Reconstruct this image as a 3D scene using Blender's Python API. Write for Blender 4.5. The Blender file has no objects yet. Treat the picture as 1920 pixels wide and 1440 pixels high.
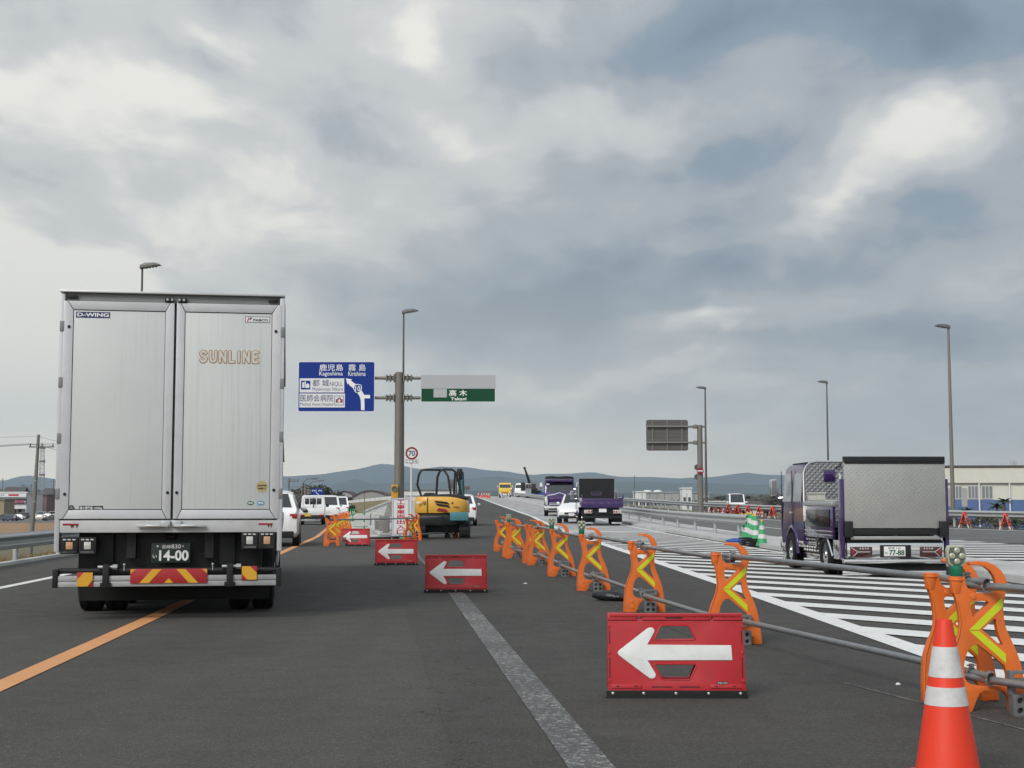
import bpy, bmesh, math, random
from mathutils import Vector, Matrix
R = math.radians
random.seed(7)
SC = bpy.context.scene
COL = SC.collection

# ---------------------------------------------------------------- camera
FPX, HOR, EYE = 2662.0, 943.0, 1.30            # focal length in photo pixels, horizon row, eye height
PITCH = math.atan((HOR - 720.0) / FPX)
CY = 720.0
cam = bpy.data.cameras.new('camera'); cam_o = bpy.data.objects.new('camera', cam); COL.objects.link(cam_o)
cam.sensor_fit = 'HORIZONTAL'; cam.sensor_width = 36.0; cam.lens = 36.0 * FPX / 1920.0
cam.clip_start = 0.05; cam.clip_end = 60000
cam_o.location = (0, 0, EYE); cam_o.rotation_euler = (R(90) + PITCH, 0, 0)
SC.camera = cam_o

# ---------------------------------------------------------------- view and render settings
SC.view_settings.view_transform = 'Standard'; SC.view_settings.look = 'None'
SC.view_settings.exposure = 1.08; SC.view_settings.gamma = 1.0; SC.view_settings.use_curve_mapping = False
SC.cycles.use_denoising = True
SC.cycles.max_bounces = 6; SC.cycles.diffuse_bounces = 3; SC.cycles.glossy_bounces = 3
SC.cycles.transmission_bounces = 4; SC.cycles.volume_bounces = 0; SC.cycles.transparent_max_bounces = 6
SC.cycles.caustics_reflective = False; SC.cycles.caustics_refractive = False

# ---------------------------------------------------------------- sky
SUN_EL, SUN_AZ = R(38), R(-148)                 # behind the camera to the left, veiled by cloud
W = bpy.data.worlds.new('World'); SC.world = W; W.use_nodes = True
wt = W.node_tree; wt.nodes.clear()
def wn(kind, **kw):
    n = wt.nodes.new(kind)
    for k, v in kw.items(): setattr(n, k, v)
    return n
def wset(sock, v):
    if hasattr(v, 'is_output'): wt.links.new(v, sock)
    else: sock.default_value = v
def wm(op, a, b=0.0, c=0.0, clamp=False):
    n = wn('ShaderNodeMath', operation=op, use_clamp=clamp)
    wset(n.inputs[0], a); wset(n.inputs[1], b); wset(n.inputs[2], c)
    return n.outputs[0]
geo = wn('ShaderNodeTexCoord'); sep = wn('ShaderNodeSeparateXYZ'); wt.links.new(geo.outputs['Generated'], sep.inputs[0])
dx, dy, dz = sep.outputs
az = wm('ARCTAN2', dx, dy)                      # 0 straight ahead, positive to the right
el = wm('ARCSINE', dz)
den = wm('ADD', wm('MAXIMUM', dz, 0.0), 0.16)
cxy = wn('ShaderNodeCombineXYZ'); wset(cxy.inputs[0], wm('DIVIDE', dx, den)); wset(cxy.inputs[1], wm('DIVIDE', dy, den)); cxy.inputs[2].default_value = 0.3
mp = wn('ShaderNodeMapping'); wt.links.new(cxy.outputs[0], mp.inputs['Vector'])
mp.inputs['Rotation'].default_value = (0, 0, R(-28)); mp.inputs['Scale'].default_value = (1.0, 0.62, 1.0); mp.inputs['Location'].default_value = (3.1, 1.7, 0)
def wnoise(scale, detail, rough, dist, vec):
    n = wn('ShaderNodeTexNoise'); wt.links.new(vec, n.inputs['Vector'])
    n.inputs['Scale'].default_value = scale; n.inputs['Detail'].default_value = detail
    n.inputs['Roughness'].default_value = rough; n.inputs['Distortion'].default_value = dist
    return n.outputs['Fac']
n1 = wnoise(0.95, 7, 0.52, 0.15, mp.outputs[0])
n2 = wnoise(3.4, 10, 0.60, 0.25, mp.outputs[0])
wob = wnoise(4.4, 5, 0.55, 0.2, geo.outputs['Generated'])
wob2 = wnoise(6.2, 4, 0.55, 0.1, geo.outputs['Generated'])
# the field of light and dark cloud masses (directions measured in the photograph)
field = wm('ADD', wm('MULTIPLY', wm('SUBTRACT', n1, 0.5), 0.70), wm('MULTIPLY', wm('SUBTRACT', n2, 0.5), 0.90))
field = wm('ADD', field, 0.50)
azw = wm('ADD', az, wm('MULTIPLY', wm('SUBTRACT', wob, 0.5), 0.15))
elw = wm('ADD', el, wm('MULTIPLY', wm('SUBTRACT', wob2, 0.5), 0.11))
def mass(px, py, sx, sy, amp, tilt=0.0):
    global field
    a0 = math.atan((px - 960) / FPX); e0 = math.atan((HOR - py) / math.hypot(FPX, px - 960))
    a = wm('SUBTRACT', azw, a0); e = wm('SUBTRACT', elw, e0)
    c, s = math.cos(tilt), math.sin(tilt)
    u = wm('DIVIDE', wm('ADD', wm('MULTIPLY', a, c), wm('MULTIPLY', e, s)), sx / FPX)
    v = wm('DIVIDE', wm('SUBTRACT', wm('MULTIPLY', e, c), wm('MULTIPLY', a, s)), sy / FPX)
    g = wm('POWER', 2.71828, wm('MULTIPLY', wm('ADD', wm('MULTIPLY', u, u), wm('MULTIPLY', v, v)), -1.0))
    field = wm('ADD', field, wm('MULTIPLY', g, amp))
# cloud masses: photo position, half axes in photo pixels, strength, tilt
mass(330, 260, 680, 440, 0.28)
mass(350, 95, 170, 42, -0.17, R(-25)); mass(60, 40, 120, 50, -0.12); mass(210, 310, 90, 24, -0.17, R(-35)); mass(690, 290, 140, 60, -0.15, R(-20)); mass(320, 430, 380, 45, -0.10, R(-8))
mass(400, 75, 110, 34, 0.17, R(-25)); mass(790, 50, 80, 120, 0.25, R(20)); mass(160, 275, 80, 28, 0.13, R(-40)); mass(30, 660, 260, 190, 0.85); mass(30, 140, 120, 50, 0.13); mass(830, 270, 80, 32, 0.15, R(-25))
mass(1120, 100, 230, 80, -0.20, R(10)); mass(1740, 40, 330, 75, -0.26); mass(1270, 205, 340, 48, 0.13, R(12)); mass(1040, 290, 200, 60, 0.10); mass(1260, 300, 260, 36, -0.12, R(15))
mass(1700, 300, 210, 85, 0.36, R(20)); mass(1860, 190, 130, 75, 0.28, R(25)); mass(1560, 380, 240, 40, 0.16, R(14)); mass(1840, 420, 200, 40, -0.08)
mass(1210, 520, 340, 60, -0.34, R(5)); mass(980, 600, 300, 55, -0.34, R(2)); mass(760, 570, 280, 60, -0.22)
mass(1355, 602, 95, 24, 0.42, R(9)); mass(1440, 490, 34, 40, 0.22); mass(1400, 628, 60, 14, 0.26); mass(1345, 585, 60, 10, -0.25); mass(1720, 650, 290, 42, -0.34); mass(1150, 703, 300, 20, 0.20, R(5))
mass(900, 830, 750, 60, 0.24); mass(1750, 810, 420, 70, -0.04)
ramp = wn('ShaderNodeValToRGB'); wset(ramp.inputs[0], wm('ADD', wm('MULTIPLY', wm('SUBTRACT', field, 0.50), 1.22), 0.53))
cr = ramp.color_ramp; cr.interpolation = 'EASE'
stops = [(0.0, (0.112, 0.148, 0.195)), (0.25, (0.172, 0.212, 0.258)), (0.50, (0.290, 0.308, 0.324)), (0.75, (0.440, 0.442, 0.434)), (1.0, (0.66, 0.635, 0.575))]
while len(cr.elements) < len(stops): cr.elements.new(0.5)
for e_, (p_, c_) in zip(cr.elements, stops): e_.position = p_; e_.color = (*c_, 1)
sky = wn('ShaderNodeTexSky', sky_type='NISHITA', sun_disc=False, sun_elevation=SUN_EL, sun_rotation=SUN_AZ)
sky.air_density = 1.0; sky.dust_density = 2.0
def wmix(f, a, b, blend='MIX'):
    n = wn('ShaderNodeMix', data_type='RGBA', blend_type=blend)
    wset(n.inputs[0], f); wset(n.inputs[6], a); wset(n.inputs[7], b)
    return n.outputs[2]
BG = 0.05
cloud10 = wn('ShaderNodeVectorMath', operation='SCALE'); wt.links.new(ramp.outputs[0], cloud10.inputs[0]); cloud10.inputs['Scale'].default_value = 0.66 / BG
hz = wm('POWER', 2.71828, wm('MULTIPLY', wm('MAXIMUM', el, 0.0), -17.0))       # thin bright layer under the cloud deck, all round
cie = wm('MULTIPLY', wm('ADD', 1.0, wm('MULTIPLY', wm('MAXIMUM', dz, 0.0), 0.5)), 0.96)   # an overcast sky brightens towards the zenith
skyc = wmix(0.95, sky.outputs[0], cloud10.outputs[0])
hzr = wn('ShaderNodeMapRange'); hzr.interpolation_type = 'SMOOTHSTEP'; wset(hzr.inputs[0], az); hzr.inputs[1].default_value = -0.15; hzr.inputs[2].default_value = 0.34; hzr.inputs[3].default_value = 1.0; hzr.inputs[4].default_value = 0.45
skyc = wmix(wm('MULTIPLY', hz, hzr.outputs[0]), skyc, (21.0, 18.5, 14.0, 1))
sdv = (math.sin(SUN_AZ) * math.cos(SUN_EL), math.cos(SUN_AZ) * math.cos(SUN_EL), math.sin(SUN_EL))
dotn = wn('ShaderNodeVectorMath', operation='DOT_PRODUCT'); wt.links.new(geo.outputs['Generated'], dotn.inputs[0]); dotn.inputs[1].default_value = sdv
cie = wm('MULTIPLY', cie, wm('ADD', 1.0, wm('MULTIPLY', wm('POWER', wm('MAXIMUM', dotn.outputs['Value'], 0.0), 3.0), 1.3)))   # glow of the veiled sun
skyv = wn('ShaderNodeVectorMath', operation='SCALE'); wt.links.new(skyc, skyv.inputs[0]); wt.links.new(cie, skyv.inputs['Scale'])
bgn = wn('ShaderNodeBackground'); wt.links.new(skyv.outputs[0], bgn.inputs[0]); bgn.inputs[1].default_value = BG
wo = wn('ShaderNodeOutputWorld'); wt.links.new(bgn.outputs[0], wo.inputs[0])
W.cycles.sampling_method = 'MANUAL'; W.cycles.sample_map_resolution = 512

# ---------------------------------------------------------------- sun behind thin cloud
sun = bpy.data.lights.new('sun', 'SUN'); sun.energy = 1.25; sun.angle = R(22); sun.color = (1.0, 0.96, 0.90)
sun_o = bpy.data.objects.new('sun', sun); COL.objects.link(sun_o)
sd = Vector((math.sin(SUN_AZ) * math.cos(SUN_EL), math.cos(SUN_AZ) * math.cos(SUN_EL), math.sin(SUN_EL)))
sun_o.rotation_euler = sd.to_track_quat('Z', 'Y').to_euler()

# ---------------------------------------------------------------- pixels to ground
def ray(px, py):
    x = (px - 960) / FPX; a = (CY - py) / FPX
    return Vector((x, math.cos(PITCH) - a * math.sin(PITCH), math.sin(PITCH) + a * math.cos(PITCH)))
def gp(px, py, z=0.0):
    d = ray(px, py); t = (z - EYE) / d.z
    return Vector((d.x * t, d.y * t, z))
def at(px, py, Y):
    d = ray(px, py); t = Y / d.y
    return Vector((d.x * t, Y, EYE + d.z * t))
def prof(Y):                                    # the main road climbs onto the overpass
    Y = Y / 2.0
    if Y <= 25: return 0.0
    if Y <= 50: return 0.00058 * (Y - 25) ** 2
    if Y <= 108: return 0.3625 + 0.029 * (Y - 50)
    t = min(Y, 150) - 108
    return 0.3625 + 0.029 * 58 + 0.029 * t - 0.029 / 84 * t * t
def gpr(px, py):                                # pixel onto the climbing road
    d = ray(px, py); Y = 5.0
    while Y < 320:
        z = EYE + d.z * Y / d.y
        if z <= prof(Y): return Vector((d.x * Y / d.y, Y, prof(Y)))
        Y += 0.1
    return Vector((d.x * 224 / d.y, 224, prof(224)))
PLAIN = -3.2

# ================================================================ mesh helpers
class MB:
    def __init__(s): s.v = []; s.f = []
    def add(s, vs, fs, M=None):
        n = len(s.v)
        s.v += [tuple(M @ Vector(p)) if M else tuple(p) for p in vs]
        s.f += [tuple(i + n for i in f) for f in fs]
        return s
    def box(s, x0, x1, y0, y1, z0, z1, M=None):
        return s.add([(x0,y0,z0),(x1,y0,z0),(x1,y1,z0),(x0,y1,z0),(x0,y0,z1),(x1,y0,z1),(x1,y1,z1),(x0,y1,z1)],
                     [(0,3,2,1),(4,5,6,7),(0,1,5,4),(1,2,6,5),(2,3,7,6),(3,0,4,7)], M)
    def prism(s, pts, ax, a, b, M=None):
        n = len(pts)
        def P(p, t):
            return (t, p[0], p[1]) if ax == 'x' else (p[0], t, p[1]) if ax == 'y' else (p[0], p[1], t)
        return s.add([P(p, a) for p in pts] + [P(p, b) for p in pts],
                     [tuple(range(n)), tuple(range(2*n-1, n-1, -1))] + [(i, i+n, (i+1) % n + n, (i+1) % n) for i in range(n)], M)
    def cyl(s, p0, p1, r0, r1=None, n=12, caps=True, M=None):
        r1 = r0 if r1 is None else r1
        p0, p1 = Vector(p0), Vector(p1); d = (p1 - p0).normalized()
        u = d.orthogonal().normalized(); w = d.cross(u)
        vs = [p0 + (u*math.cos(t)+w*math.sin(t))*r0 for t in [2*math.pi*i/n for i in range(n)]]
        vs += [p1 + (u*math.cos(t)+w*math.sin(t))*r1 for t in [2*math.pi*i/n for i in range(n)]]
        fs = [(i, (i+1) % n, (i+1) % n + n, i+n) for i in range(n)]
        if caps: fs += [tuple(range(n-1, -1, -1)), tuple(range(n, 2*n))]
        return s.add(vs, fs, M)
    def tube(s, pts, r, n=8, M=None, closed=False):
        pts = [Vector(p) for p in pts]; k = len(pts); vs = []; fs = []
        u = None
        for i, p in enumerate(pts):
            a = pts[i-1] if (i > 0 or closed) else p; b = pts[(i+1) % k] if (i < k-1 or closed) else p
            d = (b - a).normalized()
            if u is None: u = d.orthogonal().normalized()
            u = (u - d * u.dot(d)).normalized(); w = d.cross(u)
            rr = r[i] if isinstance(r, (list, tuple)) else r
            vs += [p + (u*math.cos(2*math.pi*j/n) + w*math.sin(2*math.pi*j/n))*rr for j in range(n)]
        for i in range(k if closed else k-1):
            i2 = (i+1) % k
            fs += [(i*n+j, i*n+(j+1) % n, i2*n+(j+1) % n, i2*n+j) for j in range(n)]
        if not closed: fs += [tuple(range(n-1, -1, -1)), tuple(range((k-1)*n, k*n))]
        return s.add(vs, fs, M)
    def lathe(s, prof_, n=24, M=None):
        k = len(prof_); vs = []; fs = []
        for r, z in prof_:
            vs += [(r*math.cos(2*math.pi*j/n), r*math.sin(2*math.pi*j/n), z) for j in range(n)]
        for i in range(k-1):
            fs += [(i*n+j, i*n+(j+1) % n, (i+1)*n+(j+1) % n, (i+1)*n+j) for j in range(n)]
        if prof_[0][0] > 1e-6: fs.append(tuple(range(n-1, -1, -1)))
        if prof_[-1][0] > 1e-6: fs.append(tuple(range((k-1)*n, k*n)))
        return s.add(vs, fs, M)
    def ball(s, c, rx, ry, rz, n=12, m=8, M=None):
        c = Vector(c)
        p = [(max(1e-4, math.sin(math.pi*i/m)), -math.cos(math.pi*i/m)) for i in range(m+1)]
        T = Matrix.Translation(c) @ Matrix.Diagonal((rx, ry, rz, 1))
        return s.lathe(p, n, (M @ T) if M else T)
    def loft(s, rings, M=None, caps=True):
        n = len(rings[0]); vs = [p for r in rings for p in r]; fs = []
        for i in range(len(rings)-1):
            fs += [(i*n+j, i*n+(j+1) % n, (i+1)*n+(j+1) % n, (i+1)*n+j) for j in range(n)]
        if caps: fs += [tuple(range(n-1, -1, -1)), tuple(range((len(rings)-1)*n, len(rings)*n))]
        return s.add(vs, fs, M)
    def plate(s, outer, holes, ax, a, b, M=None):
        """a flat plate with holes: outlines in 2-D, thickness a..b along ax"""
        bm = bmesh.new(); es = []
        for lp in [outer] + list(holes):
            vv = [bm.verts.new((p[0], p[1], 0)) for p in lp]
            es += [bm.edges.new((vv[i], vv[(i+1) % len(vv)])) for i in range(len(vv))]
        bmesh.ops.triangle_fill(bm, use_beauty=True, use_dissolve=False, edges=es, normal=(0, 0, 1))
        bm.verts.index_update()
        def P(p, t):
            return (t, p[0], p[1]) if ax == 'x' else (p[0], t, p[1]) if ax == 'y' else (p[0], p[1], t)
        co = [(v.co.x, v.co.y) for v in bm.verts]; n = len(co)
        tri = [tuple(v.index for v in f.verts) for f in bm.faces]
        bm.free()
        fs = tri + [tuple(i + n for i in reversed(t)) for t in tri]
        k = 0
        for lp in [outer] + list(holes):
            m = len(lp)
            fs += [(k+i, k+(i+1) % m, k+(i+1) % m + n, k+i+n) for i in range(m)]
            k += m
        return s.add([P(p, a) for p in co] + [P(p, b) for p in co], fs, M)
    def mesh(s, name, bevel=0.0, seg=2, smooth=False, ang=35):
        bm = bmesh.new()
        vs = [bm.verts.new(p) for p in s.v]
        for f in s.f:
            try: bm.faces.new([vs[i] for i in f])
            except ValueError: pass
        bmesh.ops.recalc_face_normals(bm, faces=bm.faces)
        if bevel > 0:
            es = [e for e in bm.edges if len(e.link_faces) == 2 and e.calc_face_angle(0) > R(28)]
            if es: bmesh.ops.bevel(bm, geom=es, offset=bevel, segments=seg, affect='EDGES', profile=0.6, clamp_overlap=True)
        me = bpy.data.meshes.new(name); bm.to_mesh(me); bm.free()
        if smooth or bevel > 0:
            me.shade_smooth(); me.set_sharp_from_angle(angle=R(ang))
        return me
    def build(s, name, mat, parent=None, bevel=0.0, smooth=False, loc=(0,0,0), rot=(0,0,0), seg=2, ang=35):
        return obj(name, s.mesh(name, bevel, seg, smooth, ang), mat, parent, loc, rot)

def obj(name, me, mat, parent=None, loc=(0,0,0), rot=(0,0,0)):
    o = bpy.data.objects.new(name, me); COL.objects.link(o)
    if mat is not None and not me.materials: me.materials.append(mat)
    o.location = loc; o.rotation_euler = rot
    if parent is not None: o.parent = parent
    return o
def thing(name, label, cat, loc=(0,0,0), rotz=0.0, group=None):
    o = bpy.data.objects.new(name, None); COL.objects.link(o); o.empty_display_size = 0.2
    o.location = loc; o.rotation_euler = (0, 0, rotz)
    return tag(o, label, cat, group)
def tag(o, label, cat, group=None):
    o['label'] = label; o['category'] = cat
    if group: o['group'] = group
    return o
def struct(o, label=None):
    o['kind'] = 'structure'
    if label: o['label'] = label
    return o
KIDS = {}
def kids(o):
    return [c for c in bpy.data.objects if c.parent == o]
def tree_of(o):
    return [(c, tree_of(c)) for c in kids(o)]
def dup(src, tree, loc, rotz, label, group=None, scale=None):
    """copy a thing with its parts and sub-parts"""
    def cp(o, par):
        c = o.copy(); COL.objects.link(c); c.parent = par
        return c
    r = cp(src, None); r.location = loc; r.rotation_euler = (0, 0, rotz)
    if scale: r.scale = scale
    r['label'] = label
    if group: r['group'] = group
    def rec(tr, par):
        for o, sub in tr:
            rec(sub, cp(o, par))
    rec(tree, r)
    return r

# flat lettering from the built-in font, fitted into a rectangle of the local XZ plane facing -Y
TXT = {}
def text_mesh(s, bold=0.0, outline=0.0, bev=0.0, spacing=1.0):
    key = (s, bold, outline, spacing)
    if key in TXT: return TXT[key]
    cu = bpy.data.curves.new('lettering', 'FONT'); cu.body = s; cu.size = 1.0
    cu.align_x = 'CENTER'; cu.align_y = 'CENTER'; cu.resolution_u = 3; cu.offset = bold; cu.space_character = spacing
    if outline: cu.fill_mode = 'NONE'; cu.bevel_depth = outline; cu.bevel_resolution = 1
    else: cu.extrude = 0.004
    o = bpy.data.objects.new('lettering', cu); COL.objects.link(o)
    dg = bpy.context.evaluated_depsgraph_get(); dg.update()
    me = bpy.data.meshes.new_from_object(o.evaluated_get(dg))
    bpy.data.objects.remove(o); bpy.data.curves.remove(cu)
    TXT[key] = me
    return me
def lettering(s, x0, x1, z0, z1, y, mat, parent, bold=0.0, name='lettering', outline=0.0, spacing=1.0, flip=False, depth=0.0008, keep=False):
    me = text_mesh(s, bold, outline, 0, spacing).copy()
    me.materials.clear()
    if not me.vertices: return None
    xs = [v.co.x for v in me.vertices]; ys = [v.co.y for v in me.vertices]
    ax, bx, ay, by = min(xs), max(xs), min(ys), max(ys)
    sx = (x1-x0)/max(1e-6, bx-ax); sz = (z1-z0)/max(1e-6, by-ay)
    if keep: sx = sz = min(sx, sz)
    cx, cz, mx, my = (x0+x1)/2, (z0+z1)/2, (ax+bx)/2, (ay+by)/2
    zmax = max(1e-6, max(abs(v.co.z) for v in me.vertices))
    for v in me.vertices:
        v.co = ((v.co.x-mx)*sx*(-1 if flip else 1) + cx, y - v.co.z/zmax*depth*(-1 if flip else 1), (v.co.y-my)*sz + cz)
    return obj(name, me, mat, parent)

# ================================================================ materials
MATS = {}
def mat(name, col, rough=0.55, metal=0.0, var=0.12, vs=6.0, bump=0.0, bs=60.0, dirt=0.0, coat=0.0, spec=0.5, alpha=None, emit=0.0, dirtcol=(0.10, 0.085, 0.065)):
    """procedural Principled material: colour varied by noise, optional dirt patches and fine relief"""
    if name in MATS: return MATS[name]
    m = bpy.data.materials.new(name); m.use_nodes = True; MATS[name] = m
    nt = m.node_tree; b = nt.nodes['Principled BSDF']
    b.inputs['Metallic'].default_value = metal; b.inputs['Coat Weight'].default_value = coat; b.inputs['Coat Roughness'].default_value = 0.06
    b.inputs['Specular IOR Level'].default_value = spec
    tc0 = nt.nodes.new('ShaderNodeTexCoord'); oi = nt.nodes.new('ShaderNodeObjectInfo'); sc_ = nt.nodes.new('ShaderNodeMath'); sc_.operation = 'MULTIPLY'; sc_.inputs[1].default_value = 37.0; nt.links.new(oi.outputs['Random'], sc_.inputs[0])
    tc = nt.nodes.new('ShaderNodeVectorMath'); tc.operation = 'ADD'; nt.links.new(tc0.outputs['Object'], tc.inputs[0]); nt.links.new(sc_.outputs[0], tc.inputs[1])
    n = nt.nodes.new('ShaderNodeTexNoise'); n.inputs['Scale'].default_value = vs; n.inputs['Detail'].default_value = 5; n.inputs['Roughness'].default_value = 0.6
    nt.links.new(tc.outputs[0], n.inputs['Vector'])
    mx = nt.nodes.new('ShaderNodeMix'); mx.data_type = 'RGBA'
    nt.links.new(n.outputs['Fac'], mx.inputs[0])
    mx.inputs[6].default_value = (*[c*(1-var) for c in col], 1); mx.inputs[7].default_value = (*[min(1, c*(1+var)) for c in col], 1)
    out = mx.outputs[2]
    if dirt > 0:
        n2 = nt.nodes.new('ShaderNodeTexNoise'); n2.inputs['Scale'].default_value = vs*0.7; n2.inputs['Detail'].default_value = 8; n2.inputs['Roughness'].default_value = 0.7
        nt.links.new(tc.outputs[0], n2.inputs['Vector'])
        rp = nt.nodes.new('ShaderNodeMapRange'); rp.inputs[1].default_value = 0.48; rp.inputs[2].default_value = 0.78; rp.inputs[3].default_value = 0; rp.inputs[4].default_value = dirt
        nt.links.new(n2.outputs['Fac'], rp.inputs[0])
        m2 = nt.nodes.new('ShaderNodeMix'); m2.data_type = 'RGBA'
        nt.links.new(rp.outputs[0], m2.inputs[0]); nt.links.new(out, m2.inputs[6]); m2.inputs[7].default_value = (*dirtcol, 1)
        out = m2.outputs[2]
    nt.links.new(out, b.inputs['Base Color'])
    mr = nt.nodes.new('ShaderNodeMapRange'); mr.inputs[3].default_value = max(0.02, rough-0.08); mr.inputs[4].default_value = min(1, rough+0.10)
    nt.links.new(n.outputs['Fac'], mr.inputs[0]); nt.links.new(mr.outputs[0], b.inputs['Roughness'])
    if bump > 0:
        n3 = nt.nodes.new('ShaderNodeTexNoise'); n3.inputs['Scale'].default_value = bs; n3.inputs['Detail'].default_value = 3
        nt.links.new(tc.outputs[0], n3.inputs['Vector'])
        bp = nt.nodes.new('ShaderNodeBump'); bp.inputs['Strength'].default_value = bump; bp.inputs['Distance'].default_value = 0.01
        nt.links.new(n3.outputs['Fac'], bp.inputs['Height']); nt.links.new(bp.outputs[0], b.inputs['Normal'])
    if alpha is not None: b.inputs['Alpha'].default_value = alpha
    return m
class NG:
    """tiny node-graph helper for the surface materials"""
    def __init__(s, name, rough=0.8):
        s.m = bpy.data.materials.new(name); s.m.use_nodes = True; s.t = s.m.node_tree
        s.b = s.t.nodes['Principled BSDF']; s.b.inputs['Roughness'].default_value = rough
        s.tc = s.t.nodes.new('ShaderNodeTexCoord'); s.pos = s.tc.outputs['Object']
        MATS[name] = s.m
    def set(s, sock, v):
        if hasattr(v, 'is_output'): s.t.links.new(v, sock)
        else: sock.default_value = (*v, 1) if isinstance(v, tuple) and len(v) == 3 and sock.type == 'RGBA' else v
    def noise(s, scale, detail=4, rough=0.55, vec=None, dist=0.0):
        n = s.t.nodes.new('ShaderNodeTexNoise'); s.set(n.inputs['Vector'], vec or s.pos)
        n.inputs['Scale'].default_value = scale; n.inputs['Detail'].default_value = detail; n.inputs['Roughness'].default_value = rough; n.inputs['Distortion'].default_value = dist
        return n.outputs['Fac']
    def voro(s, scale, vec=None, feature='F1'):
        n = s.t.nodes.new('ShaderNodeTexVoronoi'); n.feature = feature; s.set(n.inputs['Vector'], vec or s.pos); n.inputs['Scale'].default_value = scale
        return n.outputs[0]
    def mapped(s, scale=(1,1,1), rot=(0,0,0), loc=(0,0,0)):
        n = s.t.nodes.new('ShaderNodeMapping'); s.set(n.inputs[0], s.pos); n.inputs['Scale'].default_value = scale; n.inputs['Rotation'].default_value = rot; n.inputs['Location'].default_value = loc
        return n.outputs[0]
    def math(s, op, a, b=0.0, clamp=False):
        n = s.t.nodes.new('ShaderNodeMath'); n.operation = op; n.use_clamp = clamp; s.set(n.inputs[0], a); s.set(n.inputs[1], b)
        return n.outputs[0]
    def rng(s, v, a, b, c=0.0, d=1.0):
        n = s.t.nodes.new('ShaderNodeMapRange'); s.set(n.inputs[0], v)
        for i, x in enumerate((a, b, c, d)): n.inputs[i+1].default_value = x
        return n.outputs[0]
    def mix(s, f, a, b):
        n = s.t.nodes.new('ShaderNodeMix'); n.data_type = 'RGBA'; s.set(n.inputs[0], f); s.set(n.inputs[6], a); s.set(n.inputs[7], b)
        return n.outputs[2]
    def bump(s, h, strength, dist=0.01):
        n = s.t.nodes.new('ShaderNodeBump'); s.set(n.inputs['Height'], h); n.inputs['Strength'].default_value = strength; n.inputs['Distance'].default_value = dist
        s.t.links.new(n.outputs[0], s.b.inputs['Normal'])
    def sep(s):
        n = s.t.nodes.new('ShaderNodeSeparateXYZ'); s.set(n.inputs[0], s.pos); return n.outputs
    def color(s, c): s.set(s.b.inputs['Base Color'], c)
    def rough(s, r): s.set(s.b.inputs['Roughness'], r)

def asphalt(name, base, warm=(1, 1, 1), speck=0.5, lanes=0.0):
    g = NG(name, 0.85)
    c0 = tuple(base*w for w in warm)
    big = g.noise(0.35, 5, 0.6); mid = g.noise(3.0, 5, 0.6); fine = g.noise(70, 3, 0.7); vor = g.voro(115)
    c = g.mix(g.rng(big, 0.34, 0.66), tuple(x*0.74 for x in c0), tuple(x*1.24 for x in c0))
    c = g.mix(g.rng(mid, 0.35, 0.75, 0.0, 0.35), c, tuple(x*0.62 for x in c0))
    long_ = g.noise(1.0, 4, 0.6, g.mapped((0.9, 0.035, 1), (0, 0, R(-5.5))))        # wear along the lanes
    c = g.mix(g.rng(long_, 0.42, 0.75, 0.0, 0.35+lanes), c, tuple(x*1.38 for x in c0))
    c = g.mix(g.rng(fine, 0.52, 0.72, 0.0, speck), c, tuple(x*0.35 for x in c0))
    c = g.mix(g.rng(vor, 0.0, 0.22, speck, 0.0), c, tuple(x*2.3 for x in c0))
    gr = g.noise(30, 6, 0.8); c = g.mix(g.rng(gr, 0.46, 0.57, 0.0, 0.62), c, tuple(x*0.45 for x in c0))
    vr2 = g.voro(34); c = g.mix(g.rng(vr2, 0.12, 0.30, 0.7, 0.0), c, tuple(x*2.4 for x in c0))
    st = g.noise(0.9, 8, 0.75, None, 1.0)
    c = g.mix(g.rng(st, 0.64, 0.72, 0.0, 0.45), c, tuple(x*0.45 for x in c0))
    g.color(c); g.rough(g.rng(mid, 0.2, 0.8, 0.72, 0.95))
    g.bump(g.math('ADD', fine, g.math('MULTIPLY', vor, 0.8)), 0.8, 0.010)
    return g.m
ASPH = asphalt('asphalt', 0.059, (1.05, 0.985, 0.87), lanes=0.55)
ASPH_NEW = asphalt('new_asphalt', 0.052, (1.05, 0.985, 0.87), 0.5, lanes=0.45)
ASPH_OLD = asphalt('grey_asphalt', 0.13, (1.0, 1.0, 0.98), 0.4, 0.2)
def concrete(name, base, warm=(1, 1, 0.98), joint=0.0, streak=False):
    g = NG(name, 0.85)
    c0 = tuple(base*w for w in warm)
    a = g.noise(0.6, 6, 0.65); b_ = g.noise(9, 5, 0.6)
    c = g.mix(g.rng(a, 0.3, 0.72), tuple(x*0.72 for x in c0), tuple(min(1, x*1.15) for x in c0))
    c = g.mix(g.rng(b_, 0.45, 0.8, 0.0, 0.4), c, tuple(x*0.6 for x in c0))
    if streak:
        s_ = g.noise(1.5, 5, 0.6, g.mapped((1.2, 0.08, 0.2)))
        c = g.mix(g.rng(s_, 0.45, 0.7, 0.0, 0.5), c, tuple(x*0.55 for x in c0))
    g.color(c); g.bump(b_, 0.25, 0.01)
    return g.m
CONC = concrete('concrete', 0.46); CONC_ROAD = concrete('concrete_paving', 0.38, (1, 1, 0.99), streak=True); CONC_D = concrete('old_concrete', 0.20, (1, 0.97, 0.92))
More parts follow.
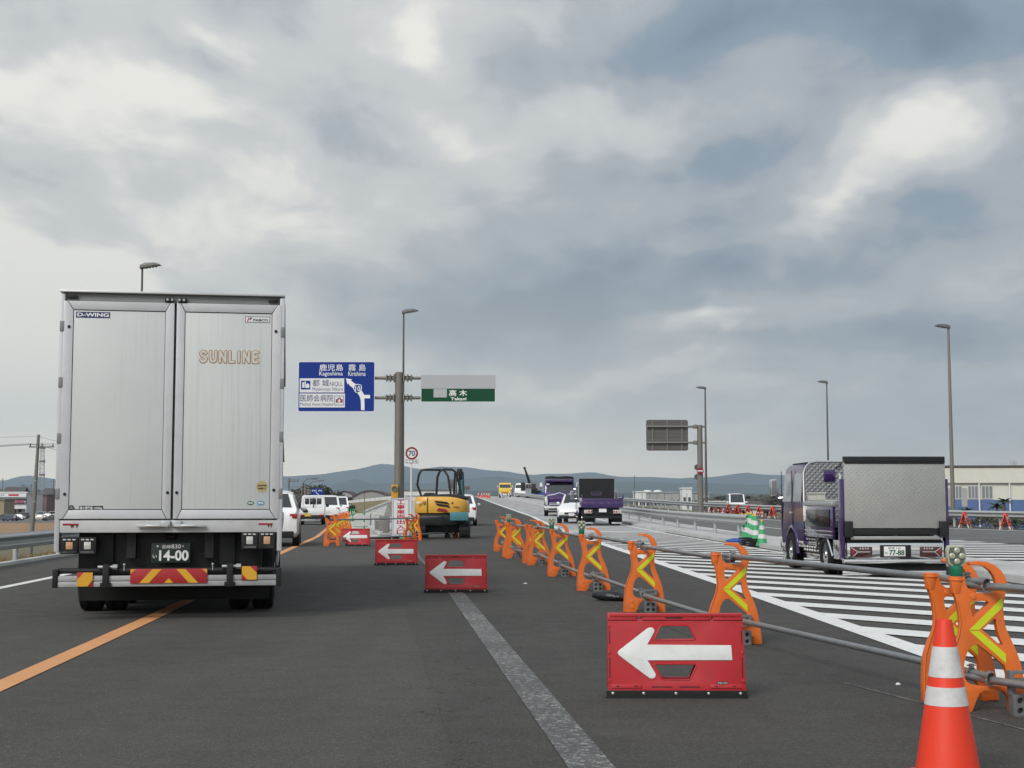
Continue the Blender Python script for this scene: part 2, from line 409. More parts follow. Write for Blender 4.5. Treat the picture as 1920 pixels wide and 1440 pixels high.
def paint(name, col, wear, under=0.06, ws=9.0):
    g = NG(name, 0.7)
    n = g.noise(ws, 9, 0.78); f = g.noise(80, 3, 0.7); n2 = g.noise(1.2, 4, 0.6)
    msk = g.rng(g.math('ADD', g.math('ADD', n, g.math('MULTIPLY', f, 0.35)), g.math('MULTIPLY', n2, 0.25)), 1.02-wear, 1.18-wear, 0.0, 1.0)
    c = g.mix(g.rng(n2, 0.3, 0.7), tuple(x*0.84 for x in col), col)
    c = g.mix(msk, c, (under, under, under*0.97))
    g.color(c); g.bump(f, 0.3, 0.005)
    return g.m
PAINT_W = paint('white_road_paint', (0.72, 0.72, 0.70), 0.15)
PAINT_WORN = paint('worn_white_paint', (0.47, 0.47, 0.445), 0.40, ws=20.0)
PAINT_O = paint('orange_road_paint', (0.62, 0.29, 0.115), 0.11)
PAINT_OF = paint('faded_orange_paint', (0.45, 0.33, 0.24), 0.25, 0.2)
def grassy(name, a, b_, c_):
    g = NG(name, 0.95)
    n = g.noise(0.7, 6, 0.65); f = g.noise(14, 6, 0.7)
    c = g.mix(g.rng(n, 0.35, 0.65), a, b_); c = g.mix(g.rng(f, 0.4, 0.7, 0, 0.7), c, c_)
    g.color(c); g.bump(f, 0.8, 0.05)
    return g.m
GRASS_DRY = grassy('dry_grass', (0.24, 0.17, 0.075), (0.30, 0.22, 0.11), (0.13, 0.10, 0.045))
GRASS_MIX = grassy('winter_grass', (0.16, 0.14, 0.055), (0.22, 0.17, 0.08), (0.07, 0.08, 0.03))
FIELD = grassy('brown_field', (0.27, 0.155, 0.075), (0.33, 0.21, 0.11), (0.20, 0.115, 0.06))
PLAIN_M = grassy('plain_ground', (0.12, 0.11, 0.06), (0.18, 0.15, 0.09), (0.06, 0.07, 0.035))

WHITE = mat('white_car_paint', (0.74, 0.75, 0.75), 0.28, 0, 0.04, 2, coat=0.5, dirt=0.06)
SILVER = mat('silver_car_paint', (0.42, 0.43, 0.44), 0.32, 0.5, 0.05, 2, coat=0.5)
DARKCAR = mat('dark_blue_car_paint', (0.025, 0.03, 0.06), 0.3, 0.1, 0.05, 2, coat=0.6)
BEIGECAR = mat('beige_car_paint', (0.36, 0.33, 0.26), 0.35, 0.2, 0.05, 2, coat=0.5)
BLACKCAR = mat('black_car_paint', (0.02, 0.02, 0.022), 0.3, 0.1, 0.05, 2, coat=0.6)
PURPLE = mat('purple_metallic_paint', (0.045, 0.016, 0.115), 0.22, 0.45, 0.06, 2, coat=1.0)
YEL = mat('yellow_machine_paint', (0.62, 0.34, 0.045), 0.42, 0, 0.06, 3, coat=0.2, dirt=0.10)
YEL_T = mat('yellow_truck_paint', (0.66, 0.46, 0.05), 0.4, 0, 0.06, 3, coat=0.3)
TEAL = mat('teal_machine_paint', (0.045, 0.175, 0.20), 0.45, 0, 0.10, 5, dirt=0.2)
GLASS = mat('dark_window_glass', (0.018, 0.021, 0.024), 0.06, 0, 0.02, 2, spec=0.8)
GLASSL = mat('pale_window_glass', (0.16, 0.17, 0.18), 0.08, 0, 0.05, 2, spec=0.8)
RUB = mat('black_rubber', (0.012, 0.012, 0.012), 0.8, 0, 0.25, 8, bump=0.2, dirt=0.3, dirtcol=(0.04, 0.037, 0.034), spec=0.25)
BLK = mat('black_plastic', (0.012, 0.012, 0.013), 0.5, 0, 0.2, 8, dirt=0.12, dirtcol=(0.04, 0.037, 0.034), spec=0.3)
BLKM = mat('black_steel', (0.013, 0.013, 0.014), 0.5, 0.0, 0.25, 6, dirt=0.15, dirtcol=(0.05, 0.045, 0.04), spec=0.3)
CHROME = mat('chrome', (0.72, 0.72, 0.73), 0.10, 1.0, 0.04, 3)
STEEL = mat('galvanised_steel', (0.40, 0.41, 0.41), 0.42, 0.75, 0.14, 9, dirt=0.15)
PIPE = mat('steel_pipe', (0.30, 0.31, 0.315), 0.40, 0.7, 0.18, 7, dirt=0.3)
GALV = mat('guard_rail_steel', (0.40, 0.41, 0.41), 0.5, 0.35, 0.10, 3, dirt=0.18)
POLE = mat('grey_brown_pole_paint', (0.155, 0.145, 0.128), 0.5, 0.1, 0.10, 3)
POLE_D = mat('dark_lamp_pole', (0.085, 0.083, 0.08), 0.5, 0.3, 0.10, 3)
ALU = mat('aluminium', (0.50, 0.51, 0.515), 0.38, 0.6, 0.10, 5, dirt=0.15)
LAMPG = mat('lamp_housing_grey', (0.13, 0.13, 0.13), 0.5, 0.2, 0.1, 4)
ORANGE = mat('orange_plastic', (0.64, 0.135, 0.018), 0.46, 0, 0.14, 5, dirt=0.42, bump=0.06, dirtcol=(0.26, 0.10, 0.04))
CONE_O = mat('orange_red_cone_vinyl', (0.68, 0.036, 0.009), 0.45, 0, 0.08, 9, dirt=0.10, bump=0.06)
CONE_W = mat('white_reflective_sheet', (0.55, 0.54, 0.54), 0.45, 0, 0.10, 14, dirt=0.40, bump=0.15, bs=30)
LIME = mat('lime_reflective_tape', (0.50, 0.56, 0.012), 0.4, 0, 0.06, 10)
GREENP = mat('green_cone_plastic', (0.035, 0.30, 0.11), 0.45, 0, 0.08, 9, dirt=0.08)
YTOP = mat('yellow_plastic', (0.60, 0.34, 0.03), 0.45, 0, 0.08, 9)
REDB = mat('red_board_plastic', (0.40, 0.013, 0.019), 0.45, 0, 0.10, 11, dirt=0.35, bump=0.06, dirtcol=(0.16, 0.035, 0.035))
REDR = mat('red_reflective', (0.45, 0.03, 0.015), 0.4, 0, 0.08, 9)
ARROWW = mat('white_arrow_sheet', (0.64, 0.65, 0.64), 0.4, 0, 0.06, 12, dirt=0.30, dirtcol=(0.34, 0.33, 0.30))
SIGNB = mat('blue_sign_face', (0.005, 0.028, 0.210), 0.5, 0, 0.04, 2, spec=0.2)
SIGNG = mat('green_sign_face', (0.004, 0.055, 0.024), 0.5, 0, 0.04, 2, spec=0.2)
SIGNW = mat('white_sign_face', (0.62, 0.63, 0.64), 0.4, 0, 0.03, 2)
SIGNGR = mat('grey_sign_tape', (0.36, 0.37, 0.39), 0.45, 0, 0.05, 6)
TXTW = mat('white_lettering', (0.72, 0.72, 0.72), 0.4, 0, 0.02, 2)
TXTN = mat('navy_lettering', (0.012, 0.022, 0.10), 0.4, 0, 0.02, 2)
TXTK = mat('black_lettering', (0.012, 0.012, 0.013), 0.4, 0, 0.02, 2)
TXTR = mat('red_lettering', (0.42, 0.012, 0.022), 0.4, 0, 0.02, 2)
SIGNR = mat('sign_red', (0.20, 0.008, 0.014), 0.4, 0, 0.05, 2)
AMBER = mat('amber_box_paint', (0.50, 0.235, 0.02), 0.45, 0, 0.05, 5)
BRASS = mat('gold_lettering', (0.36, 0.175, 0.022), 0.45, 0, 0.04, 3)
TAIL = mat('red_lamp_lens', (0.28, 0.008, 0.010), 0.15, 0, 0.06, 9, coat=0.6)
LENS = mat('clear_lamp_lens', (0.55, 0.55, 0.53), 0.12, 0.2, 0.06, 12, coat=0.6)
LENSA = mat('amber_lamp_lens', (0.50, 0.28, 0.16), 0.2, 0, 0.06, 9, coat=0.5)
PLATEG = mat('dark_green_plate', (0.010, 0.022, 0.016), 0.4, 0, 0.05, 4)
PLATEW = mat('white_plate', (0.66, 0.66, 0.66), 0.4, 0, 0.03, 4)
PLATEY = mat('yellow_plate', (0.60, 0.42, 0.03), 0.4, 0, 0.03, 4)
TXTGRN = mat('green_lettering', (0.01, 0.08, 0.035), 0.4, 0, 0.02, 2)
REFR = mat('red_retroreflector', (0.33, 0.018, 0.022), 0.35, 0, 0.06, 14)
REFY = mat('yellow_retroreflector', (0.60, 0.32, 0.025), 0.35, 0, 0.06, 14)
GREYP = mat('grey_weight_plastic', (0.12, 0.125, 0.13), 0.5, 0, 0.15, 12, dirt=0.35, dirtcol=(0.25, 0.24, 0.22))
HOLE = mat('deep_hole', (0.01, 0.01, 0.01), 0.9, 0, 0.1, 5)
LAMPCL = mat('yellowed_clear_plastic', (0.36, 0.37, 0.28), 0.2, 0, 0.12, 16, coat=0.4)
LAMPIN = mat('lamp_inner_grey', (0.09, 0.11, 0.085), 0.4, 0, 0.2, 10)
TAPE = mat('green_tape', (0.008, 0.13, 0.075), 0.32, 0, 0.25, 30, bump=0.3, bs=35)
SACK = mat('black_sack', (0.012, 0.012, 0.014), 0.38, 0, 0.3, 12, bump=0.6, bs=18)
BLUEC = mat('blue_cloth', (0.03, 0.09, 0.30), 0.8, 0, 0.2, 12)
BARK = mat('bark', (0.10, 0.075, 0.055), 0.9, 0, 0.3, 8, bump=0.5)
LEAF = mat('dark_foliage', (0.040, 0.052, 0.030), 0.8, 0, 0.45, 0.6)
LEAF2 = mat('grey_winter_foliage', (0.095, 0.085, 0.068), 0.85, 0, 0.35, 0.6)
LEAF3 = mat('palm_foliage', (0.030, 0.050, 0.016), 0.7, 0, 0.4, 3)

# ================================================================ the setting
def interp(poly, y):
    if y <= poly[0][0]: 
        (a, b), (c, d) = poly[0], poly[1]
    elif y >= poly[-1][0]:
        (a, b), (c, d) = poly[-2], poly[-1]
    else:
        for (a, b), (c, d) in zip(poly, poly[1:]):
            if a <= y <= c: break
    return b + (d - b) * (y - a) / (c - a)
XW = [(-12, 3.95), (10, 3.62), (20.4, 3.44), (35.6, 3.1), (60, 2.5), (98, 1.47), (144, -1.08), (224, -5.3), (300, -9.5)]     # white edge line
XL = [(50, -3.8), (76, -4.5), (120, -5.4), (160, -6.6), (224, -9.4), (300, -13.5)]                                          # left edge of the main road
XM = [(-12, 9.6), (25.2, 8.15), (37.6, 7.35), (60, 6.85), (80, 6.3), (120, 5.0), (160, 2.8), (224, -1.5), (300, -6)]         # near edge of the median
XR = [(-12, 46), (28, 36), (48, 30), (64, 25.5), (73, 22.8), (97, 16.9), (110, 14.5), (144, 11), (224, 5), (300, 0.5)]   # right guard rail
ORG = [(-12, -2.55), (10, -3.62), (17.8, -4.2), (34, -5.75), (55, -7.5), (90, -11.3), (160, -19.5), (280, -34)]           # orange line
LW = [(-12, -6.9), (20.4, -7.75), (24, -7.95), (40, -9.3), (60, -11.3), (90, -14.9), (160, -23), (280, -37.6)]            # left white line
def ys(a, b, st):
    n = max(1, int(math.ceil((b-a)/st)))
    return [a + (b-a)*i/n for i in range(n+1)]
def sheet(name, xl, xr, y0, y1, zf, zo, m, step=2.0, nx=1):
    mb = MB(); Y = ys(y0, y1, step); vs = []; fs = []
    for y in Y:
        a, b = xl(y), xr(y)
        for i in range(nx+1): vs.append((a+(b-a)*i/nx, y, zf(y)+zo))
    k = nx+1
    for j in range(len(Y)-1):
        for i in range(nx): fs.append((j*k+i, j*k+i+1, (j+1)*k+i+1, (j+1)*k+i))
    mb.add(vs, fs)
    o = mb.build(name, m)
    return struct(o)
L = lambda poly, d=0.0: (lambda y: interp(poly, y) + d)
flat = lambda y: 0.0

# plain and horizon
gm = MB()
gm.add([(-13600, -2900, PLAIN), (13600, -2900, PLAIN), (13600, 10850, PLAIN), (-13600, 10850, PLAIN)], [(0, 1, 2, 3)])
struct(gm.build('ground', PLAIN_M))
# embankment that carries the roads
em = MB()
for (a, b) in zip(ys(-30, 340, 8), ys(-30, 340, 8)[1:]):
    def row(y):
        xl = interp(LW, y) - 3.4; xr = max(interp(XR, y) + 2.6, 12)
        zr = prof(y) - 0.03
        xm = min(interp(XL, y) - 0.05, -2.0)
        z0 = -0.06
        if y > 50: return [(xl-9, y, PLAIN-0.3), (xl, y, -0.10), (xm-0.3, y, -0.08), (xm, y, zr-0.03), (xr, y, zr-0.03), (xr+9, y, PLAIN-0.3)]
        return [(xl-9, y, PLAIN-0.3), (xl, y, -0.10), (-3.0, y, z0), (0, y, z0), (xr, y, z0), (xr+9, y, PLAIN-0.3)]
    r0, r1 = row(a), row(b)
    for i in range(5): em.add([r0[i], r0[i+1], r1[i+1], r1[i]], [(0, 1, 2, 3)])
struct(em.build('embankment', GRASS_MIX))
# carriageways
struct(sheet('road', L(LW, -2.1), lambda y: interp(XR, y) + 0.9, -12, 50.05, flat, 0.0, ASPH, 4, 4))
sheet('side_road', L(LW, -1.2), lambda y: interp(ORG, y) + 0.9, 50.0, 280, flat, -0.004, ASPH, 8, 2)
sheet('main_road', L(XL), lambda y: interp(XR, y) + 0.9, 50.0, 300, prof, 0.0, ASPH, 5, 4)
sheet('fresh_paving', lambda y: -0.35 - 0.1*(y-8) if y < 50 else interp(XL, y)+0.4, L(XW, 0.1), 3.0, 236, prof, 0.004, ASPH_NEW, 5, 2)
sheet('concrete_paving', L(XW, 0.05), L(XM, -0.0), 62, 280, prof, 0.005, CONC_ROAD, 5, 2)
sheet('opposite_carriageway', L(XM, 2.5), L(XR, -1.6), 46, 240, prof, 0.005, ASPH_OLD, 5, 3)
sheet('gore_paving', lambda y: interp(ORG, y) + 0.95, L(XL, -0.02) , 55, 150, flat, -0.006, CONC, 6, 2)
# median strip with a kerb
md = MB(); Y = ys(-10, 240, 5)
for a, b in zip(Y, Y[1:]):
    x0, x1, z0, z1 = interp(XM, a), interp(XM, b), prof(a), prof(b)
    P = [(x0, a, z0-0.02), (x0+0.03, a, z0+0.12), (x0+2.2, a, z0+0.12), (x0+2.23, a, z0-0.02)]
    Q = [(x1, b, z1-0.02), (x1+0.03, b, z1+0.12), (x1+2.2, b, z1+0.12), (x1+2.23, b, z1-0.02)]
    for i in range(3): md.add([P[i], P[i+1], Q[i+1], Q[i]], [(0, 1, 2, 3)])
struct(md.build('median_strip', CONC))
# kerb and gutter on the left
kb = MB()
for a, b in zip(ys(-6, 120, 6), ys(-6, 120, 6)[1:]):
    x0, x1 = interp(LW, a) - 2.15, interp(LW, b) - 2.15
    P = [(x0, a, -0.02), (x0-0.03, a, 0.05), (x0-0.22, a, 0.05), (x0-0.24, a, -0.12)]; Q = [(x1, b, -0.02), (x1-0.03, b, 0.05), (x1-0.22, b, 0.05), (x1-0.24, b, -0.12)]
    for i in range(3): kb.add([P[i], P[i+1], Q[i+1], Q[i]], [(0, 1, 2, 3)])
struct(kb.build('kerb', CONC))

# road markings
def line(name, poly, w, y0, y1, zf, zo, m, off=0.0):
    return sheet(name, L(poly, off-w/2), L(poly, off+w/2), y0, y1, zf, zo, m, 3.0)
line('orange_lane_line', ORG, 0.19, -5, 120, flat, 0.006, PAINT_O)
line('left_edge_line', LW, 0.17, -5, 160, flat, 0.006, PAINT_W)
line('white_edge_line', XW, 0.26, -10, 232, prof, 0.011, PAINT_W)
line('median_edge_line', XM, 0.16, 12, 220, prof, 0.010, PAINT_W, -0.35)
_w0, _w1 = gp(861, 1120), gp(1108, 1440)
WORN = [(_w1.y-2.5, _w1.x+2.5*(_w1.x-_w0.x)/(_w0.y-_w1.y)), (_w1.y, _w1.x), (_w0.y, _w0.x), (_w0.y+6, _w0.x-6*(_w1.x-_w0.x)/(_w0.y-_w1.y))]
line('worn_lane_line', WORN, 0.23, 5, 22.4, flat, 0.009, PAINT_WORN)
line('faded_centre_line', [(80, 4.6), (120, 2.5), (184, -2.1), (224, -4.0)], 0.25, 76, 224, prof, 0.010, PAINT_OF)
line('opposite_inner_line', XM, 0.16, 48, 200, prof, 0.010, PAINT_W, 3.1)
line('opposite_centre_line', XM, 0.16, 48, 200, prof, 0.010, PAINT_W, 6.3)
line('opposite_outer_line', XR, 0.30, 24, 140, prof, 0.012, PAINT_W, -2.4)
def hatched(name, xl, xr, y0, y1, pitch, wid, skew, m=PAINT_W):
    root = struct(bpy.data.objects.new(name, None)); COL.objects.link(root)
    y = y0
    while y < y1:
        # a stripe runs to the right and towards the viewer, from line to line
        def end(fn, c):
            yy = c
            for _ in range(8): yy = c - skew * (fn(yy) - fn(c))
            return yy
        vs = []
        for c in (y, y + wid):
            xa = xl(c); ya = c
            yb = c
            for _ in range(12): yb = c - skew * (xr(yb) - xa)
            vs.append(((xa, ya), (xr(yb), yb)))
        (a0, b0), (a1, b1) = vs
        mb = MB(); n = 5; P = []
        for i in range(n+1):
            t = i/n
            lo = (a0[0]+(b0[0]-a0[0])*t, a0[1]+(b0[1]-a0[1])*t); hi = (a1[0]+(b1[0]-a1[0])*t, a1[1]+(b1[1]-a1[1])*t)
            P += [(lo[0], lo[1], prof(lo[1])+0.010), (hi[0], hi[1], prof(hi[1])+0.010)]
        mb.add(P, [(2*i, 2*i+2, 2*i+3, 2*i+1) for i in range(n)])
        mb.build('stripe', m, root)
        y += pitch
    return root
hatched('hatched_marking', L(XW, 0.13), L(XM, -0.45), 10.4-5*1.9, 66, 1.9, 0.86, 1.16)
hatched('hatched_marking', L(XM, 2.9), L(XM, 8.5), 31, 54, 1.9, 0.86, 0.20)

# surface seams in the old asphalt
def seam(pts, w, m, name='paving_seam'):
    mb = MB()
    for (x0, y0), (x1, y1) in zip(pts, pts[1:]):
        mb.add([(x0-w/2, y0, 0.008), (x0+w/2, y0, 0.008), (x1+w/2, y1, 0.008), (x1-w/2, y1, 0.008)], [(0, 1, 2, 3)])
    return struct(mb.build(name, m))
SEAM = paint('dark_seam', (0.022, 0.022, 0.021), 0.30, 0.06)
seam([(1.75, 14.0), (1.2, 19), (0.6, 26), (-0.8, 40)], 0.022, SEAM)
seam([(-1.05, 22.6), (-2.2, 34), (-3.0, 44)], 0.06, paint('pale_seam', (0.13, 0.13, 0.125), 0.25, 0.06))
seam([(2.4, 10.4), (3.0, 8.0), (3.3, 6.4)], 0.02, paint('scratch', (0.22, 0.22, 0.21), 0.3, 0.05))
# rough raised patch between the wheel tracks
rp_ = MB(); random.seed(3)
for k in range(120):
    t = random.random(); y = 5.8 + 9.2*t**1.3; x = 0.16 - 0.065*(y-5.2) + random.gauss(0, 0.11) - 0.25
    s_ = random.uniform(0.008, 0.03)
    rp_.ball((x, y, 0.0), s_*1.6, s_*1.6, s_*0.45, 6, 4)
o_ = rp_.build('loose_chippings', ASPH_NEW); o_['kind'] = 'stuff'; o_['label'] = 'dark loose chippings stuck to the lane between wheel tracks'
# field, car park and far plots on the plain
def plot(name, pts, z, m):
    mb = MB(); mb.add([(x, y, z) for x, y in pts], [tuple(range(len(pts)))])
    return struct(mb.build(name, m))
plot('brown_field', [(-190, 196), (-38, 196), (-52, 320), (-260, 320)], PLAIN+0.02, FIELD)
plot('car_park', [(-300, 322), (-54, 322), (-70, 490), (-350, 490)], PLAIN+0.02, ASPH_OLD)
plot('factory_yard', [(40, 104), (160, 40), (260, 300), (40, 320)], PLAIN+0.03, CONC_D)

# hills
def ridge(name, D, sil, foot, m, seed, amp):
    random.seed(seed)
    pxs = []; x = -2150.0
    while x <= 4050: pxs.append(x); x += 16
    mb = MB(); rows = []
    ph = [(random.uniform(0, 6.28), random.uniform(0.004, 0.05)) for _ in range(9)]
    def crest(px):
        z = at(px, interp(sil, px), D).z
        return z + amp * sum(math.sin(px*f*2.2+p)/(1+f*90) for p, f in ph) * 0.35
    nrow = 9
    for j in range(nrow):
        t = j/(nrow-1); r = []
        for i, px in enumerate(pxs):
            d = ray(px, HOR); hd = Vector((d.x, d.y)).normalized()
            dist = D / max(0.22, hd.y) if False else D
            zc = crest(px) - PLAIN
            k = (1-t) ** 1.25
            gul = 1 + 0.16*math.sin(px*0.045 + t*5 + ph[0][0])*t*(1-t)*4 + 0.10*math.sin(px*0.13 - t*7)*t*(1-t)*4
            Y = D - (D - foot)*t
            X = (px-960)/FPX * (D*0.35 + Y*0.65)
            r.append((X, Y, PLAIN - 2 + (zc+2)*k*gul))
        rows.append(r)
    back = [(x_*1.1, y_ + (D-foot)*0.25, PLAIN-2) for x_, y_, z_ in rows[0]]
    rows = [back] + rows
    n = len(pxs)
    for a, b in zip(rows, rows[1:]):
        vs = a + b
        mb.add(vs, [(i, i+1, n+i+1, n+i) for i in range(n-1)])
    o = mb.build(name, m, smooth=True, ang=80)
    return struct(o)
HILLM = grassy('hill_forest', (0.032, 0.045, 0.026), (0.055, 0.06, 0.038), (0.018, 0.028, 0.016))
for n_ in HILLM.node_tree.nodes:
    if n_.type == 'TEX_NOISE': n_.inputs['Scale'].default_value *= 0.012
    if n_.type == 'BUMP': n_.inputs['Distance'].default_value = 8
FAR = [(-7000, 912), (-800, 900), (-300, 906), (0, 903), (55, 891), (105, 899), (200, 905), (400, 903), (540, 892), (600, 888), (640, 884), (690, 877), (720, 871), (760, 873), (790, 880), (830, 874), (870, 876), (920, 882), (960, 884), (1000, 890), (1060, 890), (1110, 886), (1160, 892), (1220, 893), (1270, 899), (1330, 894), (1370, 890), (1405, 886), (1440, 890), (1470, 893), (1600, 898), (1800, 890), (2000, 900), (2600, 892), (3600, 902), (5000, 905)]
NEAR = [(-3000, 922), (0, 914), (200, 922), (520, 926), (600, 917), (640, 905), (668, 899), (700, 906), (740, 903), (790, 906), (850, 901), (900, 897), (930, 894), (960, 898), (1020, 901), (1120, 903), (1200, 905), (1330, 906), (1480, 908), (1700, 912), (2300, 914), (5000, 918)]
LOW = [(-3000, 931), (0, 929), (400, 932), (560, 930), (700, 925), (800, 923), (900, 920), (1000, 921), (1200, 924), (1500, 926), (1900, 928), (5000, 930)]
ridge('far_hills', 10200, FAR, 8000, HILLM, 5, 16)
ridge('hills', 7000, NEAR, 5600, HILLM, 9, 10)
ridge('low_hills', 3600, LOW, 3000, HILLM, 12, 5)

# air: one even haze round everything
hb = MB(); hb.box(-13800, 13800, -3000, 10900, PLAIN-4, 720)
hz_o = hb.build('haze', None); hz_o['kind'] = 'stuff'; hz_o['label'] = 'pale blue haze lying over the plain and hills'
hm = bpy.data.materials.new('haze_air'); hm.use_nodes = True; hn = hm.node_tree; hn.nodes.clear()
pv = hn.nodes.new('ShaderNodeVolumePrincipled'); pv.inputs['Color'].default_value = (0.64, 0.82, 1.0, 1); pv.inputs['Density'].default_value = 1.2e-4; pv.inputs['Anisotropy'].default_value = 0.2
ho = hn.nodes.new('ShaderNodeOutputMaterial'); hn.links.new(pv.outputs[0], ho.inputs['Volume'])
hz_o.data.materials.append(hm)

# ================================================================ orange barricade stands, pipes, weights, lamps
def zc(pts, ox, oy, k): return [((x-ox)/k, (oy-y)/k) for x, y in pts]
ST_OUT = zc([(110,1085),(111,980),(114,900),(121,830),(132,770),(148,720),(165,680),(186,640),(201,600),(208,560),(208,520),(205,480),(200,440),(192,395),(178,350),(164,300),(155,235),(163,230),(237,230),(246,236),(250,275),(262,305),(290,328),(330,336),(380,337),(425,338),(440,315),(440,270),(428,230),(405,195),(370,170),(325,161),(282,160),(275,150),(284,138),(340,134),(395,140),(440,160),(478,195),(503,240),(511,280),(508,310),(496,350),(485,400),(481,450),(485,500),(492,545),(508,590),(530,640),(555,700),(575,760),(590,830),(603,905),(614,1000),(622,1080),(505,1085),(500,1030),(490,985),(468,958),(430,950),(345,950),(318,968),(300,1000),(282,1045),(265,1085)], 365, 1088, 1019)
ST_H1 = zc([(275,400),(290,388),(375,386),(390,396),(384,412),(300,486),(288,486),(276,440)], 365, 1088, 1019)
ST_H2 = zc([(346,568),(420,500),(432,502),(438,560),(452,620),(474,662),(466,672),(455,664)], 365, 1088, 1019)
ST_H3 = zc([(225,790),(236,735),(258,690),(285,665),(312,660),(345,684),(420,745),(478,795),(494,850),(494,890),(480,915),(440,922),(330,922),(270,914),(240,895),(226,865)], 365, 1088, 1019)
CH_UP = zc([(475,365),(478,425),(325,568),(262,568)], 365, 1088, 1019)
CH_LO = zc([(262,574),(325,574),(487,720),(487,780)], 365, 1088, 1019)
_st = MB(); _st.plate(ST_OUT, [ST_H1, ST_H2, ST_H3], 'y', -0.032, 0.032)
ST_ME = _st.mesh('body', 0.010, 2)
ST_ME.materials.append(ORANGE)
ST_CU = MB().plate(CH_UP, [], 'y', -0.0352, -0.0322).mesh('reflector'); ST_CU.materials.append(LIME)
ST_CL = MB().plate(CH_LO, [], 'y', -0.0352, -0.0322).mesh('reflector'); ST_CL.materials.append(LIME)
ST_CUW = ST_CU.copy(); ST_CUW.materials.clear(); ST_CUW.materials.append(ARROWW)
ST_CLW = ST_CL.copy(); ST_CLW.materials.clear(); ST_CLW.materials.append(ARROWW)
SOCK = MB(); SOCK.cyl((-0.166, 0, 0.735), (-0.163, 0, 0.842), 0.036, 0.047, 14); SOCK.cyl((-0.163, 0, 0.815), (-0.163, 0, 0.826), 0.051, 0.051, 14)
SOCK_ME = SOCK.mesh('socket', 0.004); SOCK_ME.materials.append(ORANGE)
BOSS = MB()
for x_, z_ in ((-0.145, 0.135), (-0.14, 0.062), (0.165, 0.075), (-0.07, 0.715)):
    BOSS.cyl((x_, -0.0365, z_), (x_, -0.030, z_), 0.017, 0.021, 12)
BOSS.prism(zc([(150,1068),(235,1068),(232,1086),(152,1086)], 365, 1088, 1019), 'y', -0.034, -0.031)
BOSS_ME = BOSS.mesh('moulding', 0.002); BOSS_ME.materials.append(ORANGE)
GR = MB(); GR.tube([(-0.240, -0.034, 0.05), (-0.239, -0.034, 0.18), (-0.226, -0.034, 0.31), (-0.193, -0.034, 0.405), (-0.166, -0.034, 0.48), (-0.155, -0.034, 0.55), (-0.162, -0.034, 0.64), (-0.172, -0.034, 0.69)], 0.007, 6)
GR_ME = GR.mesh('rib', smooth=True); GR_ME.materials.append(ORANGE)
STANDS = []
def stand(loc, rz, label, group, mirror=False, white=False, s=1.0):
    t = thing('barricade_stand', label, 'barricade', loc, rz, group)
    t.scale = (-s if mirror else s, s, s)
    for n_, me in (('body', ST_ME), ('socket', SOCK_ME), ('moulding', BOSS_ME), ('rib', GR_ME), ('reflector', ST_CUW if white else ST_CU), ('reflector', ST_CLW if white else ST_CL)):
        q_ = obj(n_, me, None, t)
        if n_ == 'moulding': q_['kind'] = 'stuff'
    return t
# warning lamp with taped base, set into a stand's socket
WL = {}
def wl_mesh():
    out = [(-0.052, 0.035), (-0.060, 0.075), (-0.060, 0.12), (-0.050, 0.150), (0.050, 0.150), (0.060, 0.12), (0.060, 0.075), (0.052, 0.035), (0.03, 0.016), (-0.03, 0.016)]
    WL['housing'] = MB().plate(out, [], 'y', -0.028, 0.028).mesh('housing', 0.008); WL['housing'].materials.append(LAMPCL)
    fr = [(x_*0.82, 0.084 + (z_-0.084)*0.82) for x_, z_ in out]
    WL['face'] = MB().plate(fr, [], 'y', -0.031, -0.0285).mesh('face'); WL['face'].materials.append(LAMPIN)
    le = MB()
    for x_, z_ in ((0, 0.118), (-0.030, 0.084), (0.030, 0.084), (0, 0.050)):
        le.lathe([(0.019, 0), (0.019, 0.006), (0.012, 0.011), (0.006, 0.012), (0.006, 0.009), (0.0001, 0.009)], 14, Matrix.Translation((x_, -0.0312, z_)) @ Matrix.Rotation(R(90), 4, 'X'))
    WL['lens'] = le.mesh('lens', smooth=True); WL['lens'].materials.append(LAMPCL)
    tp = MB(); tp.lathe([(0.034, -0.055), (0.040, -0.045), (0.041, -0.02), (0.044, 0.0), (0.042, 0.02), (0.033, 0.028)], 16)
    WL['taped_base'] = tp.mesh('taped_base', smooth=True); WL['taped_base'].materials.append(TAPE)
wl_mesh()
def warn_lamp(st, label, s=1.0):
    p = st.matrix_basis @ Vector((-0.163, 0, 0.885))
    t = thing('warning_light', label, 'light', p, st.rotation_euler.z, 'lamps set into the barricade stands')
    t.scale = (s, s, s)
    for k_ in ('housing', 'face', 'lens', 'taped_base'): obj(k_, WL[k_], None, t)
# grey weight hung on the lower pipe
bl = MB(); H4 = [[(cx_+0.019*math.cos(a_), cz_+0.019*math.sin(a_)) for a_ in [2*math.pi*i/10 for i in range(10)]] for cx_ in (-0.032, 0.032) for cz_ in (0.038, 0.098)]
bl.plate([(-0.073, 0.002), (0.073, 0.002), (0.073, 0.135), (-0.073, 0.135)], H4, 'y', -0.06, 0.0)
WB = bl.mesh('block', 0.004); WB.materials.append(GREYP)
WBK = MB().box(-0.066, 0.066, -0.02, 0.045, 0.006, 0.130).mesh('core', 0.003); WBK.materials.append(GREYP)
fr_ = MB(); fr_.plate([(-0.085, 0.205), (0.085, 0.205), (0.085, 0.275), (-0.085, 0.275)], [[(-0.055, 0.228), (0.050, 0.228), (0.050, 0.255), (-0.055, 0.255)]], 'y', -0.035, 0.02)
fr_.box(-0.085, -0.045, -0.03, 0.015, 0.13, 0.21)
WF = fr_.mesh('clamp', 0.004); WF.materials.append(GREYP)
